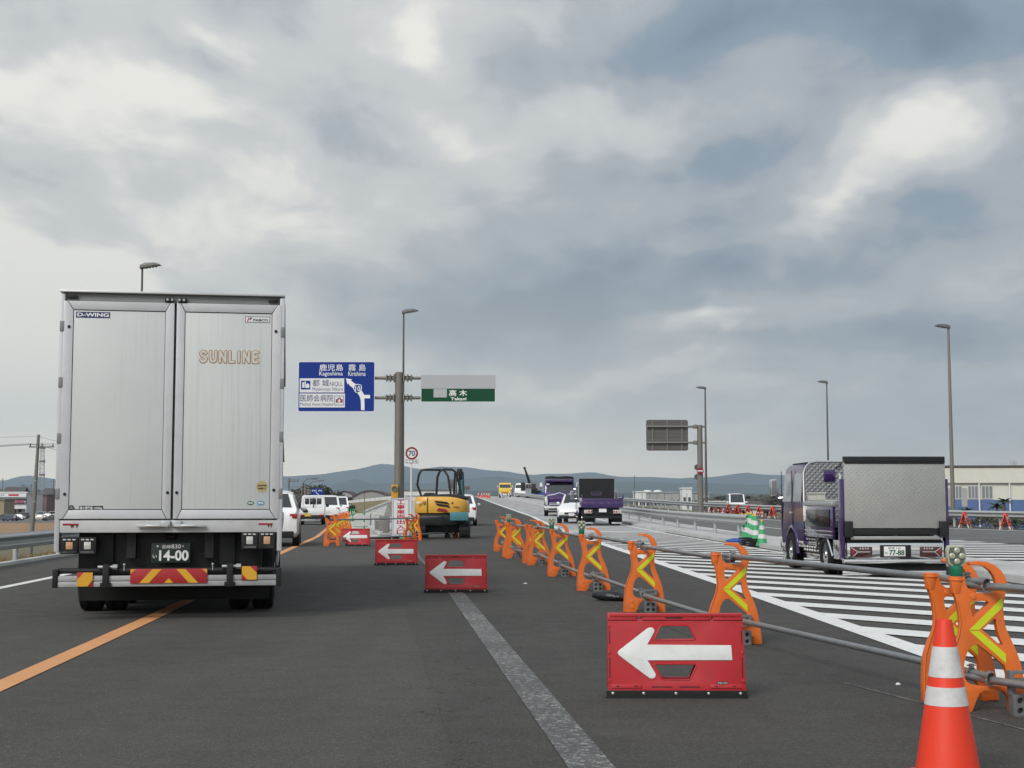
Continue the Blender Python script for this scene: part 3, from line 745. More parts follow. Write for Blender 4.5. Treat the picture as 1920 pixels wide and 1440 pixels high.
def weight(loc, rz, label, s=1.0):
    t = thing('barricade_weight', label, 'weight', loc, rz, 'grey weights on the lower pipes'); t.scale = (s, s, s)
    obj('block', WB, None, t); obj('core', WBK, None, t); obj('clamp', WF, None, t)
CLM = MB(); CLM.tube([(0.031*math.cos(a_), 0, 0.031*math.sin(a_)) for a_ in [2*math.pi*i/12 for i in range(12)]], 0.006, 6, None, True); CLM.box(-0.012, 0.012, -0.012, 0.012, 0.03, 0.055); CLM.cyl((-0.03, 0, 0.045), (0.03, 0, 0.045), 0.005, None, 6)
CLM_ME = CLM.mesh('clamp', smooth=True); CLM_ME.materials.append(STEEL)
def pipe(a, b, label, group, r=0.0243):
    a, b = Vector(a), Vector(b)
    t = thing('steel_pipe', label, 'pipe', a, 0, group)
    MB().cyl((0, 0, 0), b-a, r, None, 14, False).cyl((b-a)*0.0, b-a, r-0.004, None, 14, False).build('tube', PIPE, t, smooth=True)
    d = (b-a).normalized()
    for f in (0.05, 0.95):
        o = obj('clamp', CLM_ME, None, t, (b-a)*f); o.rotation_euler = d.to_track_quat('Y', 'Z').to_euler()
    return t
ordw = ['first', 'second', 'third', 'fourth', 'fifth', 'sixth', 'seventh', 'eighth', 'ninth', 'tenth', 'eleventh']
# the long right-hand row, from the camera outwards: (pixel of the base, lamp, double)
ROW = [((1850, 1335), True), ((1800, 1315), False), ((1377, 1208), False), ((1208, 1148), False), ((1113, 1108), True), ((1053, 1081), True), ((1011, 1060), False), ((1001, 1056), False), ((967, 1047), True), ((961, 1045), False), ((943, 1034), False)]
rowdir = R(11)
row_st = []
for i, ((px, py), lamp) in enumerate(ROW):
    p = gp(px, py)
    st = stand(p, R(2) + random.uniform(-0.09, 0.09), f'orange barricade stand with lime chevron, {ordw[i]} from the camera in the long right-hand row', 'stands of the right-hand row')
    st.rotation_euler.x = random.uniform(-0.02, 0.02); st.rotation_euler.y = random.uniform(-0.018, 0.018)
    bpy.context.view_layer.update()
    row_st.append((st, p))
    if lamp: warn_lamp(st, f'clear four-lens warning lamp with green taped base on the {ordw[i]} stand of the right-hand row')
ends = [0, 2, 3, 4, 5, 6, 8, 10]
P0 = row_st[0][1] + Vector((1.75, -3.9, 0))
prev = P0
stand(P0, R(2), 'orange barricade stand just outside the right edge of the photo, holding the nearest pipes', 'stands of the right-hand row')
for k, i in enumerate(ends):
    p = row_st[i][1]
    dv = (p - prev).normalized()
    for hgt, nm, xo in ((0.792, 'upper', -0.03), (0.215, 'lower', -0.02)):
        off = Vector((xo, 0, hgt))
        sgn = 0.027 if k % 2 else -0.027
        a = prev + off - dv*0.10 + Vector((0, 0, sgn*0.5)); b = p + off + dv*0.16 + Vector((0, 0, sgn*0.5 + 0.004))
        pipe(a, b, f'{nm} grey steel pipe of the right-hand barrier, {ordw[k]} length from the camera', 'pipes of the right-hand barrier')
    prev = p
for i in (0, 2, 3, 4, 5, 6, 8, 10):
    p = row_st[i][1]
    q = p + Vector((0.06, -0.075, 0.0)) if i else p + Vector((0.165, -0.16, 0.0))
    weight(q, R(4) + random.uniform(-0.1, 0.1), f'grey drilled weight block at the {ordw[i]} stand of the right-hand row')
# left-hand bunch of stands beside the orange line
LEFT = [(622, 1024), (631, 1018), (637, 1012), (642, 1007), (646, 1003), (650, 999)]
lf = []
for i, (px, py) in enumerate(LEFT):
    p = gp(px, py)
    st = stand(p, R(6), f'orange barricade stand, {ordw[i]} of the tight bunch beside the orange line', 'stands bunched beside the orange line', s=1.0)
    lf.append(p)
pr = []
for i, (px, py, lab) in enumerate([(769, 1017, 'orange barricade stand to the left of the excavator, nearer of a pair'), (781, 1014, 'orange barricade stand tucked behind its pair, left of the excavator')]):
    p = gp(px, py); stand(p, R(38 if i == 0 else -45), lab, 'stands in front of the excavator'); pr.append(p)
pe = gp(846, 1009)
stand(pe, R(-14), 'orange barricade stand with white chevron pointing right, behind the excavator', 'stands in front of the excavator', True, True)
for hgt, nm in ((0.792, 'upper'), (0.215, 'lower')):
    pipe(lf[0]+Vector((-0.03, 0, hgt)), pr[0]+Vector((0.10, 0, hgt)), f'{nm} steel pipe between the bunched stands and the banner sign', 'pipes left of the excavator')
    pipe(pr[1]+Vector((-0.03, 0, hgt)), pe+Vector((0.06, 0.05, hgt)), f'{nm} steel pipe in front of the excavator', 'pipes left of the excavator')
for p_, l_ in ((lf[0]+Vector((0.36, -0.1, 0)), 'grey drilled weight block beside the bunched stands'), (pe+Vector((-0.11, -0.09, 0)), 'grey drilled weight block below the white-chevron stand'), (pr[0]+Vector((-0.28, -0.02, 0)), 'grey drilled weight block at the foot of the banner sign')):
    weight(p_, R(5), l_)

# ================================================================ red arrow boards
KB = 1615.0
def bz(pts): return zc(pts, 940, 1070, KB)
BD_OUT = bz([(205,985),(205,245),(200,236),(205,168),(213,163),(527,166),(530,215),(545,226),(570,222),(576,170),(1318,170),(1322,232),(1335,232),(1342,168),(1668,166),(1676,172),(1674,240),(1690,985)])
BD_H1 = bz([(795,292),(1068,292),(1090,304),(1156,436),(1146,450),(722,452),(712,440),(776,304)])
BD_H2 = bz([(718,704),(1150,706),(1160,718),(1096,862),(1078,870),(800,868),(782,860),(708,716)])
BD_H3 = bz([(832,190),(1018,190),(1026,205),(1016,224),(836,224),(828,206)])
AR = bz([(310,585),(316,570),(335,552),(630,328),(660,314),(690,316),(709,335),(711,362),(632,498),(1540,503),(1549,662),(632,665),(716,806),(718,832),(700,854),(672,860),(645,850),(335,620),(318,604)])
TILT = R(7.5)
def board_meshes():
    d = {}
    d['face'] = (MB().plate(BD_OUT, [BD_H1, BD_H2, BD_H3], 'y', 0.0, 0.032).mesh('panel', 0.005), REDB)
    fr = MB()
    for h in (BD_H1, BD_H2):
        fr.tube([(x, 0.0, z) for x, z in h], 0.005, 6, None, True)
    for s_ in (-1, 1):
        for z in (0.475, 0.30, 0.115): fr.lathe([(0.011, 0), (0.011, 0.006), (0.007, 0.008), (0.007, 0.003), (0.0001, 0.003)], 10, Matrix.Translation((s_*0.446, 0.001, z)) @ Matrix.Rotation(R(90), 4, 'X'))
    for a, b in ((-0.435, -0.235), (0.225, 0.44)): fr.box(a, b, -0.008, 0.001, 0.068, 0.092)
    for a, b in ((-0.455, -0.26), (-0.22, 0.23), (0.255, 0.45)): fr.box(a, b, -0.010, 0.001, 0.518, 0.556)
    d['moulding'] = (fr.mesh('moulding', 0.002), REDB)
    sl_ = MB()
    for s_ in (-1, 1):
        for a, b in ((0.36, 0.45), (0.135, 0.27)): sl_.box(s_*0.443-0.004, s_*0.443+0.004, -0.0012, 0.001, a, b)
    for a, b in ((-0.165, -0.03), (0.02, 0.155)): sl_.box(a, b, -0.0012, 0.001, 0.072, 0.080)
    for x in (-0.40, -0.345, -0.145, 0.13, 0.335, 0.385): sl_.box(x-0.010, x+0.010, -0.0112, -0.0095, 0.535, 0.543)
    for x in (-0.39, -0.27, 0.265, 0.385): sl_.box(x-0.010, x+0.010, -0.0092, -0.0075, 0.076, 0.084)
    for a, b in ((0, 1),): sl_.box(-0.066, 0.052, -0.0112, -0.0095, 0.526, 0.547)
    d['slot_shade_strips'] = (sl_.mesh('slot_shade_strips'), mat('slot_shade_red', (0.05, 0.004, 0.006), 0.7, 0, 0.1, 9))  # raised strips; the shade inside each slot is put into this dark red
    d['arrow'] = (MB().plate(AR, [], 'y', -0.0055, -0.0015).mesh('arrow', 0.0012), ARROWW)
    d['rubber_skirt'] = (MB().box(-0.468, 0.468, -0.012, 0.020, 0.004, 0.050).box(-0.474, 0.474, -0.020, 0.024, 0.0, 0.012).mesh('rubber_skirt', 0.003), RUB)
    rv = MB()
    for x in (-0.425, -0.22, -0.005, 0.212, 0.424): rv.lathe([(0.010, 0), (0.009, 0.004), (0.004, 0.006), (0.0001, 0.006)], 10, Matrix.Translation((x, -0.012, 0.034)) @ Matrix.Rotation(R(90), 4, 'X'))
    d['rivet'] = (rv, STEEL)
    return d
BM = board_meshes()
RIV = MB().lathe([(0.010, 0), (0.009, 0.004), (0.004, 0.006), (0.0001, 0.006)], 10, Matrix.Rotation(R(90), 4, 'X')).mesh('rivet', smooth=True); RIV.materials.append(STEEL)
for k_, (me, m_) in BM.items():
    if k_ != 'rivet': me.materials.append(m_)
def arrow_board(px, py, rz, label, s=1.0):
    p = gp(px, py)
    t = thing('arrow_board', label, 'arrow board', p, rz, 'red arrow boards stepping down the lane'); t.scale = (s, s, s)
    fp = obj('front_panel', BM['face'][0], None, t, (0, 0, 0), (-TILT, 0, 0))
    obj('moulding', BM['moulding'][0], None, fp)['kind'] = 'stuff'; obj('arrow', BM['arrow'][0], None, fp); obj('slot_shade_strips', BM['slot_shade_strips'][0], None, fp)['kind'] = 'stuff'; obj('rubber_skirt', BM['rubber_skirt'][0], None, fp)
    for x in (-0.425, -0.22, -0.005, 0.212, 0.424): obj('rivet', RIV, None, fp, (x, -0.0125, 0.034))
    tagp = MB().box(0.270, 0.345, -0.0015, 0.001, 0.094, 0.112).build('maker_tag', TXTK, fp)
    lettering('クローバン', 0.274, 0.341, 0.097, 0.109, -0.0018, TXTW, fp, 0.02)
    bp = obj('back_panel', BM['face'][0], None, t, (0, 0.155, 0), (TILT, 0, 0))
    MB().box(-0.44, 0.44, 0.055, 0.110, 0.535, 0.556).build('hinge', REDB, t, 0.004)
    return t
arrow_board(1269, 1310, R(-1.0), 'large red arrow board nearest the camera, white arrow pointing left')
arrow_board(855, 1112, R(1.5), 'red arrow board pointing left at the head of the worn white line', 0.985)
arrow_board(742.5, 1060, R(1.5), 'red arrow board in front of the banner sign, third from the camera', 0.965)
arrow_board(666, 1024, R(2.0), 'smallest red arrow board, farthest back beside the bunched orange stands', 0.95)

# ================================================================ cones
def cone(px, py, label, H=0.75, col=None, group=None, kind='orange', stack=0, z=0.0, Y=None, square=True):
    p = gp(px, py, z) if Y is None else Vector((at(px, HOR, Y).x, Y, z))
    t = thing('traffic_cone', label, 'traffic cone', p, random.uniform(-0.06, 0.06), group)
    s = H / 0.75
    c1 = CONE_O if kind == 'orange' else GREENP
    n = 32 if H*FPX/max(p.y, 1) > 60 else 14
    rr = lambda z_: 0.152 - (0.152-0.036)*(z_-0.03)/0.72
    bk = [(0.03, 0.355, c1), (0.355, 0.44, CONE_W), (0.44, 0.485, c1), (0.485, 0.625, CONE_W), (0.625, 0.75, c1)] if kind == 'orange' else [(0.03, 0.24, c1), (0.24, 0.36, CONE_W), (0.36, 0.49, c1), (0.49, 0.60, CONE_W), (0.60, 0.715, c1), (0.715, 0.75, YTOP)]
    for a, b, m_ in bk:
        e = 0.0018 if m_ is CONE_W else 0
        nm = {True: 'reflective_band'}.get(m_ is CONE_W, 'body' if a < 0.1 else ('tip' if b > 0.74 else 'band'))
        pf = [(rr(a)+e, a), (rr(b)+e, b)]
        if b > 0.74: pf += [(0.026, 0.752), (0.024, 0.72)]
        MB().lathe([(r_*s, z_*s) for r_, z_ in pf], n).build(nm, m_, t, smooth=True)
    base = MB(); q = 0.172
    base.prism([(-q, -q+0.05), (-q+0.05, -q), (q-0.05, -q), (q, -q+0.05), (q, q-0.05), (q-0.05, q), (-q+0.05, q), (-q, q-0.05)], 'z', 0, 0.032)
    base.v = [(x*s, y*s, z_*s) for x, y, z_ in base.v]
    base.build('base', RUB if kind != 'orange' else CONE_O, t, 0.006)
    return t
cone(1778, 1464, 'orange and white traffic cone in the bottom right foreground', 0.75)
gr = 'green and white cones by the median'
GC = [(1392, 1011), (1399, 1013), (1404, 1015), (1409, 1017), (1413, 1019), (1417, 1021)]
for i, (px, py) in enumerate(GC):
    cone(px, py, f'green and white cone, {ordw[i]} from the left in the tight row by the median', 0.98 if i in (2, 3) else 0.93, None, gr, 'green')
# heaped rubber bases below the row
for i, (px, py) in enumerate([(1397, 1022), (1411, 1025)]):
    p = gp(px, py); t = thing('rubber_base_stack', ['stack of black rubber cone bases, left one beside the green cones', 'stack of black rubber cone bases, right one beside the green cones'][i], 'rubber weight', p, 0.2, 'stacked rubber cone bases')
    for k in range(4): MB().box(-0.17, 0.17, -0.15, 0.15, k*0.062, k*0.062+0.052).build('rubber_slab', RUB, t, 0.012, loc=(0.006*(k % 2), 0.004*k, 0), rot=(0, 0, 0.08*(k % 3)))
cone(1429, 1026, 'lone green and white cone standing right of the tight cone row', 0.80, None, gr, 'green')
cone(757, 1012, 'green and white cone beside the banner sign', 0.86, None, None, 'green')
for i, (px, Y, l_) in enumerate([(897, 224, 'leftmost'), (903, 220, 'second from left'), (908, 226, 'middle'), (913, 220, 'fourth from left'), (917, 216, 'rightmost')]):
    cone(px, 0, f'small orange cone far up the road, {l_} of five', 0.85, None, 'orange cones far up the road', 'orange', z=prof(Y), Y=Y)
# sandbag and blue cloth
sb = MB(); random.seed(21)
rings = []
for i in range(11):
    t_ = i/10; r_ = 0.115*math.sin(math.pi*min(1, 0.10+0.86*t_))**0.6
    rings.append([(-0.26+0.52*t_ + random.uniform(-.008, .008), r_*1.05*math.cos(a_)*(1+random.uniform(-.12, .12)), max(0.0, 0.075*(1-0.3*t_)+r_*0.62*math.sin(a_)*(1+random.uniform(-.15, .15)))) for a_ in [2*math.pi*j/14 for j in range(14)]])
sb.loft(rings)
o = sb.build('sandbag', SACK, smooth=True, ang=60, loc=gp(1147, 1127), rot=(0, 0, R(-24))); tag(o, 'slumped black sandbag lying on the asphalt at the fifth orange stand', 'sandbag')
bc = MB(); rings = []
for i in range(7):
    t_ = i/6; r_ = 0.13*math.sin(math.pi*(0.08+0.84*t_))**0.7
    rings.append([(-0.24+0.48*t_, r_*math.cos(a_)*random.uniform(.85, 1.15), max(0, 0.05+0.6*r_*math.sin(a_)*random.uniform(.8, 1.2))) for a_ in [2*math.pi*j/10 for j in range(10)]])
bc.loft(rings)
o = bc.build('folded_tarpaulin', BLUEC, smooth=True, loc=gp(1376, 1017, 0.12), rot=(0, 0, 0.2)); tag(o, 'crumpled blue tarpaulin bundle lying left of the green cones', 'tarpaulin')
for px, py, sx_ in ((985, 1095, 0.02), (1684, 1285, 0.012), (900, 1002, 0.03)):
    me = MB().ball((0, 0, 0.008), sx_*1.6, sx_, 0.012, 7, 5)
    o = me.build('paper_scrap', PLATEW, loc=gp(px, py)); tag(o, {985: 'white scrap of litter on the asphalt before the orange row', 1684: 'tiny pale pebble beside the nearest cone', 900: 'white scrap of litter right of the excavator track'}[px], 'litter')

# ================================================================ guard rails
WBEAM = [(0.0, 0.0), (0.02, 0.03), (0.075, 0.06), (0.085, 0.085), (0.075, 0.11), (0.012, 0.145), (0.0, 0.175), (0.012, 0.205), (0.075, 0.24), (0.085, 0.265), (0.075, 0.29), (0.02, 0.32), (0.0, 0.35)]
def guard_rail(name, label, pts, side, posts, base=0.42, pr=0.0575, zf=flat, ground=0.0, double=False):
    """pts: polyline (x, y); side = +1 when the ribs face +normal (right of travel)"""
    t = thing(name, label, 'guard rail', (0, 0, 0), 0)
    V = [Vector(p) for p in pts]
    for a, b in zip(V, V[1:]):
        mb = MB(); d = (b-a).normalized(); n = Vector((d.y, -d.x))*side
        sides = (n, -n) if double else (n,)
        for nn in sides:
            A = [(a.x+nn.x*(q+0.06), a.y+nn.y*(q+0.06), zf(a.y)+ground+base+h) for q, h in WBEAM]
            Bq = [(b.x+nn.x*(q+0.06), b.y+nn.y*(q+0.06), zf(b.y)+ground+base+h) for q, h in WBEAM]
            A2 = [(a.x+nn.x*(q+0.055), a.y+nn.y*(q+0.055), zf(a.y)+ground+base+h) for q, h in reversed(WBEAM)]
            B2 = [(b.x+nn.x*(q+0.055), b.y+nn.y*(q+0.055), zf(b.y)+ground+base+h) for q, h in reversed(WBEAM)]
            mb.loft([A+A2, Bq+B2])
        mb.build('beam', GALV, t, smooth=True, ang=30)
    for x, y in posts:
        z = zf(y)+ground
        MB().cyl((0, 0, -0.12), (0, 0, base+0.34), pr, None, 14).build('post', GALV, t, smooth=True, loc=(x, y, z))
    return t
# left rail
gl = [(interp(LW, y)-2.3, y) for y in (8, 12, 16, 20, 24, 28, 32, 40, 50, 60, 72, 86)]
LRB = 0.31
p_ = gp(57, 1071)
guard_rail('guard_rail', 'ribbed steel guard rail along the left verge', [(x + (p_.x+2.3+2.3-2.3-interp(LW, p_.y)) if False else x, y) for x, y in gl], 1, [(interp(LW, y)-2.3-0.02, y) for y in (p_.y-16, p_.y-12, p_.y-8, p_.y-4, p_.y, p_.y+4, p_.y+8, p_.y+12, p_.y+16, p_.y+20, p_.y+24, p_.y+28)], LRB)
# median rail
mpost = [(1377, 1009), (1336, 1006), (1299, 1000), (1267, 996), (1240, 991), (1217, 988), (1196, 985), (1177, 981)]
mpl = []
for px, py in mpost: mpl.append(7.62 - 0.02*(gp(px, py).y-28))
mys = [50.4+5.1*i for i in range(12)]
mx = lambda y: interp(XM, y) + 0.95
guard_rail('guard_rail', 'low steel guard rail on the concrete median with square spaced posts', [(mx(y), y) for y in [48.4]+mys+[114, 124, 140, 160, 184, 212]], -1, [(mx(y), y) for y in mys+[112, 120, 130, 140]], 0.43, 0.062, prof, 0.12)
# far right rail
rr_ = [20, 30, 40, 48, 56, 64, 73, 82, 90, 97, 110, 126, 144, 170, 200]
guard_rail('guard_rail', 'ribbed steel guard rail along the far right edge before the factory', [(interp(XR, y), y) for y in rr_], -1, [(interp(XR, y)+0.08, y) for y in ys(40, 144, 3.8)], 0.50, 0.065, prof)

# ================================================================ red A-frame barriers by the far rail
def aframe(px, Y, label, dx=0.0):
    p = at(px, HOR, Y); z = prof(Y)
    t = thing('a_frame_barrier', label, 'barrier', (p.x, Y, z), R(62), 'red A-frame barriers by the far rail')
    for s_ in (-1, 1):
        f = MB(); f.plate([(-0.36, 0), (-0.26, 0), (-0.24, 0.2), (0.24, 0.2), (0.26, 0), (0.36, 0), (0.31, 0.8), (-0.31, 0.8)], [[(-0.21, 0.28), (0.21, 0.28), (0.2, 0.4), (-0.2, 0.4)]], 'y', -0.02, 0.02)
        f.build('panel', CONE_O, t, 0.006, rot=(R(17)*s_, 0, 0), loc=(0, -0.24*s_*-1 if False else 0.24*s_, 0))
        MB().box(-0.29, 0.29, -0.025*1, 0.025, 0.52, 0.62).build('reflective_band', CONE_W, t, rot=(R(17)*s_, 0, 0), loc=(0, 0.24*s_, 0))
        for xx in (-0.31, 0.31): MB().box(xx-0.052, xx+0.052, -0.026, 0.026, 0.0, 0.17).build('foot', CONE_W, t, rot=(R(17)*s_, 0, 0), loc=(0, 0.24*s_, 0))
    MB().box(-0.30, 0.30, -0.035, 0.035, 0.76, 0.80).build('cap', CONE_O, t, 0.006)
for i, (px, Y) in enumerate([(1337, 108), (1350, 106), (1367, 103), (1384, 101), (1404, 99), (1425, 97), (1449, 94)]):
    aframe(px, Y, f'red A-frame barrier, {ordw[i]} from the left in the line below the white van')
aframe(1808, 71, 'red A-frame barrier right of the purple truck, nearer its tail plate')
aframe(1885, 67, 'red A-frame barrier at the far right edge before the factory')

# ================================================================ lamps, gantry, signs
def lamp_post(px, ytop, Y, side, label, zg=0.0, r=0.07, m=POLE_D):
    p = at(px, ytop, Y); H = p.z - zg
    t = thing('street_lamp', label, 'street lamp', (p.x, Y, zg), 0, 'tall road lamps')
    MB().lathe([(r*1.25, 0), (r*1.2, 0.6), (r*0.62, H-0.05), (r*0.55, H)], 12).build('pole', m, t, smooth=True)
    MB().box(-0.18, 0.18, -0.18, 0.18, -0.05, 0.06).build('base_plate', m, t, 0.01)
    h = MB()
    pts = [(-0.10, -0.10), (-0.08, 0.06), (0.12, 0.15), (0.55, 0.17), (0.78, 0.10), (0.80, 0.06), (0.55, 0.02), (0.10, -0.06)]
    h.prism([(x*side, z+H) for x, z in pts], 'y', -0.16, 0.16)
    hd = h.build('lamp_head', LAMPG, t, 0.02)
    for k in range(4):
        MB().box(side*(0.16+0.14*k)-0.04, side*(0.16+0.14*k)+0.04, -0.13, 0.13, H-0.075+0.022*k, H-0.02+0.022*k).build('lamp_module', LAMPG, hd)
    return t
lamp_post(267, 500, 61.6, 1, 'tall road lamp rising behind the white box truck')
lamp_post(757, 585, 77, 1, 'tall slim road lamp right behind the sign gantry')
lamp_post(1778, 613, 83.2, -1, 'tallest looking road lamp, at the right before the factory', 0.0, 0.11, POLE)
lamp_post(1550, 717, 122, -1, 'road lamp rising above the purple flatbed truck cab', 0.2, 0.085)
lamp_post(1322, 728, 124, -1, 'road lamp directly right of the sign seen from behind', 0.4, 0.10)

# gantry with the two direction signs
GY = 60.0
gx = at(747, 900, GY).x
gt = thing('sign_gantry', 'grey brown sign gantry post carrying the blue and green direction signs', 'sign post', (gx, GY, 0))
GT = at(747, 699, GY).z
MB().lathe([(0.185, -0.02), (0.185, 0.02), (0.172, GT)], 20).build('post', POLE, gt, smooth=True)
MB().cyl((0, 0, GT), (0, 0, GT+0.03), 0.178, 0.12, 20).build('cap', POLE, gt, smooth=True)
MB().box(-0.35, 0.35, -0.35, 0.35, -0.1, 0.05).build('base_plate', CONC, gt, 0.02)
for pz in (709, 746):
    z = at(747, pz, GY).z
    for s_, ex in ((-1, at(600, pz, GY).x-gx), (1, at(900, pz, GY).x-gx)):
        a = MB(); a.cyl((0.12*s_, 0, z), (ex, 0, z), 0.068, 0.06, 12)
        ar = a.build('arm', POLE, gt, smooth=True)
        fl = MB()
        for q in (0.18, 0.34, 0.5):
            fl.box(min(s_*q, s_*(q+0.05)), max(s_*q, s_*(q+0.05)), -0.13, 0.13, z-0.17+0.10*(q-0.18), z+0.17-0.10*(q-0.18))
        for dz in (-0.08, 0.08): fl.box(min(s_*0.17, s_*0.56), max(s_*0.17, s_*0.56), -0.10, 0.10, z+dz-0.015, z+dz+0.015)
        fl.build('flange', POLE, ar, 0.006)
def px2(px, py, Y, x0): 
    p = at(px, py, Y); return p.x - x0, p.z
def sign_panel(name, label, cat, x0, x1, y0, y1, Y, face, edge=SIGNW, r=0.08, yaw=0.0):
    a = at(x0, y1, Y); b = at(x1, y0, Y)
    cx = (a.x+b.x)/2
    t = thing(name, label, cat, (cx, Y, a.z), yaw)
    w, h = b.x-a.x, b.z-a.z
    def rrect(w, h, r, g=0):
        o = []
        for (sx, sz, a0) in ((1, 0, -90), (1, 1, 0), (-1, 1, 90), (-1, 0, 180)):
            for k in range(4):
                an = R(a0+30*k); cxx = sx*(w/2-r); czz = (h-r) if sz else r
                o.append((cxx+(r-g)*math.cos(an), czz+(r-g)*math.sin(an)))
        return o
    MB().plate(rrect(w, h, r), [], 'y', -0.02, 0.025).build('panel', edge, t)
    MB().plate(rrect(w, h, r, 0.022), [], 'y', -0.023, -0.0195).build('face', face, t)
    return t, w, h, cx
SY = GY - 0.16
bs, bw, bh, bcx = sign_panel('direction_sign', 'large blue direction sign with white route arrow on the gantry', 'sign', 558.5, 703, 678, 772, SY, SIGNB)
def bx_(px): return at(px, 725, SY).x - bcx
def bzz(py): return at(630, py, SY).z - at(630, 772, SY).z
def btext(s, x0, x1, y0, y1, m, bold=0.0, y=-0.0245): return lettering(s, bx_(x0), bx_(x1), bzz(y1), bzz(y0), y, m, bs, bold)
btext('鹿児島', 598.5, 643, 683, 695.5, TXTW, 0.004); btext('霧 島', 653, 685.5, 683, 695.5, TXTW, 0.004)
btext('Kagoshima', 598.5, 642.5, 696.5, 706.5, TXTW, 0.004); btext('Kirishima', 653, 685.5, 696.5, 705, TXTW, 0.004)
def bpanel(x0, x1, y0, y1, m, name, d=-0.026): 
    return MB().box(bx_(x0), bx_(x1), d, d+0.003, bzz(y1), bzz(y0)).build(name, m, bs)
bpanel(562, 645.5, 709.5, 736, SIGNW, 'white_panel'); bpanel(562, 647, 738, 764, SIGNW, 'white_panel')
bpanel(564.5, 582, 714, 730.5, SIGNB, 'pictogram_ground', -0.028)
pg = MB()
for q0, q1, h0, h1 in ((567, 570, 717, 727), (571, 573.5, 715.5, 727), (574, 580, 722, 727.5)):
    pg.box(bx_(q0), bx_(q1), -0.030, -0.0285, bzz(h1), bzz(h0))
pg.prism([(bx_(573), bzz(722.3)), (bx_(581), bzz(722.3)), (bx_(577), bzz(718.5))], 'y', -0.030, -0.0285)
pg.build('pictogram', TXTW, bs)
btext('都 城', 586, 617, 712, 724.5, TXTN, 0.004, -0.027); btext('NIQLL', 618.5, 642.5, 716, 725, TXTN, 0.0, -0.027); btext('Miyakonojo Nikuru', 586, 643, 726.5, 734.5, TXTN, 0.0, -0.027)
btext('医師会病院', 563.5, 625.5, 740, 753, TXTN, 0.004, -0.027); btext('Medical Assoc.Hospital', 563.5, 625.5, 755, 762.5, TXTN, 0.0, -0.027)
bpanel(627.5, 645, 742, 760, TXTN, 'pictogram_frame', -0.0275); bpanel(628.3, 644.2, 743, 759, SIGNW, 'pictogram_ground', -0.0285)
bpanel(630, 643, 748.5, 755, SIGNR, 'pictogram', -0.030); bpanel(634, 639, 745.5, 748.5, SIGNR, 'pictogram', -0.030)
bpanel(635.6, 637.4, 748, 755, TXTW, 'cross_bar', -0.0315); bpanel(633.5, 639.5, 750.7, 752.7, TXTW, 'cross_bar', -0.0320)
def bpoly(pts, m, name, d=-0.0265): return MB().plate([(bx_(x), bzz(y)) for x, y in pts], [], 'y', d, d+0.003).build(name, m, bs)
bpoly([(648.5, 709.5), (660.5, 711.5), (658, 714), (671, 723), (680, 735), (683, 740.5), (694, 740.5), (694, 747), (683.5, 747), (684, 769), (677.5, 769), (676.8, 750), (674, 742), (666, 731), (655, 722), (653.5, 718.5), (651.5, 721)], TXTW, 'route_arrow')
sh = [(664, 721.5), (671, 720), (678, 722), (679, 729), (675.5, 735), (671, 737.5), (666, 735), (662.5, 729)]
bpoly(sh, TXTW, 'route_shield', -0.0285); bpoly([(671+(x-671)*0.84, 728.6+(y-728.6)*0.84) for x, y in sh], SIGNB, 'shield_ground', -0.030)
btext('10', 666, 676, 724, 733.5, TXTW, 0.02, -0.0305)
gs, gw, gh, gcx = sign_panel('direction_sign', 'green exit sign with its upper half taped over in grey', 'sign', 789, 929, 703.5, 754, SY, SIGNG, SIGNW, 0.04)
def gx_(px): return at(px, 725, SY).x - gcx
def gz_(py): return at(860, py, SY).z - at(860, 754, SY).z
MB().box(gx_(789), gx_(929.2), -0.028, -0.024, gz_(728.8), gz_(703.2)).build('cover_sheet', SIGNGR, gs)
MB().box(gx_(813), gx_(838), -0.028, -0.024, gz_(745.3), gz_(729.4)).build('cover_patch', SIGNGR, gs)
lettering('高 木', gx_(842), gx_(876), gz_(742.8), gz_(731), -0.0245, TXTW, gs, 0.015)
lettering('Takagi', gx_(845), gx_(874.5), gz_(752.6), gz_(744.8), -0.0245, TXTW, gs, 0.02)
# amber flasher box strapped to the gantry post
ft = thing('flasher_box', 'amber twin flasher box strapped to the gantry post', 'warning light', (at(741, 930, GY).x, GY-0.24, 0.0))
fz0, fz1 = at(741, 953, GY-0.24).z, at(741, 909, GY-0.24).z
MB().box(-0.145, 0.145, -0.07, 0.05, fz0, fz1).build('housing', AMBER, ft, 0.02)
for pz in (917, 944):
    z = at(741, pz, GY-0.24).z
    le = MB(); le.lathe([(0.125, 0), (0.125, 0.05), (0.115, 0.05), (0.11, 0.02), (0.0001, 0.012)], 20, Matrix.Translation((0, -0.072, z)) @ Matrix.Rotation(R(90), 4, 'X'))
    le.build('lens', LAMPIN, ft, smooth=True)
# 70 limit sign on its own post
LY = 58.4
lx = at(771, 900, LY).x
lt = thing('speed_limit_sign', 'round speed limit 70 sign on a thin white post', 'sign', (lx, LY, 0))
MB().cyl((0, 0, 0), (0, 0, at(771, 840, LY).z), 0.032, None, 10).build('post', SIGNW, lt, smooth=True)
lz = at(772, 850, LY).z; rd = 12.2/FPX*LY
RX = Matrix.Translation((0.02, -0.05, lz)) @ Matrix.Rotation(R(90), 4, 'X')
dc = MB().lathe([(0.0001, -0.006), (rd, -0.006), (rd, 0.006), (0.0001, 0.006)], 28, RX).build('disc', SIGNW, lt)
MB().plate([(0.02+rd*0.97*math.cos(2*math.pi*i/32), lz+rd*0.97*math.sin(2*math.pi*i/32)) for i in range(32)], [[(0.02+rd*0.70*math.cos(2*math.pi*i/32), lz+rd*0.70*math.sin(2*math.pi*i/32)) for i in range(32)]], 'y', -0.061, -0.0565).build('red_ring', SIGNR, lt)
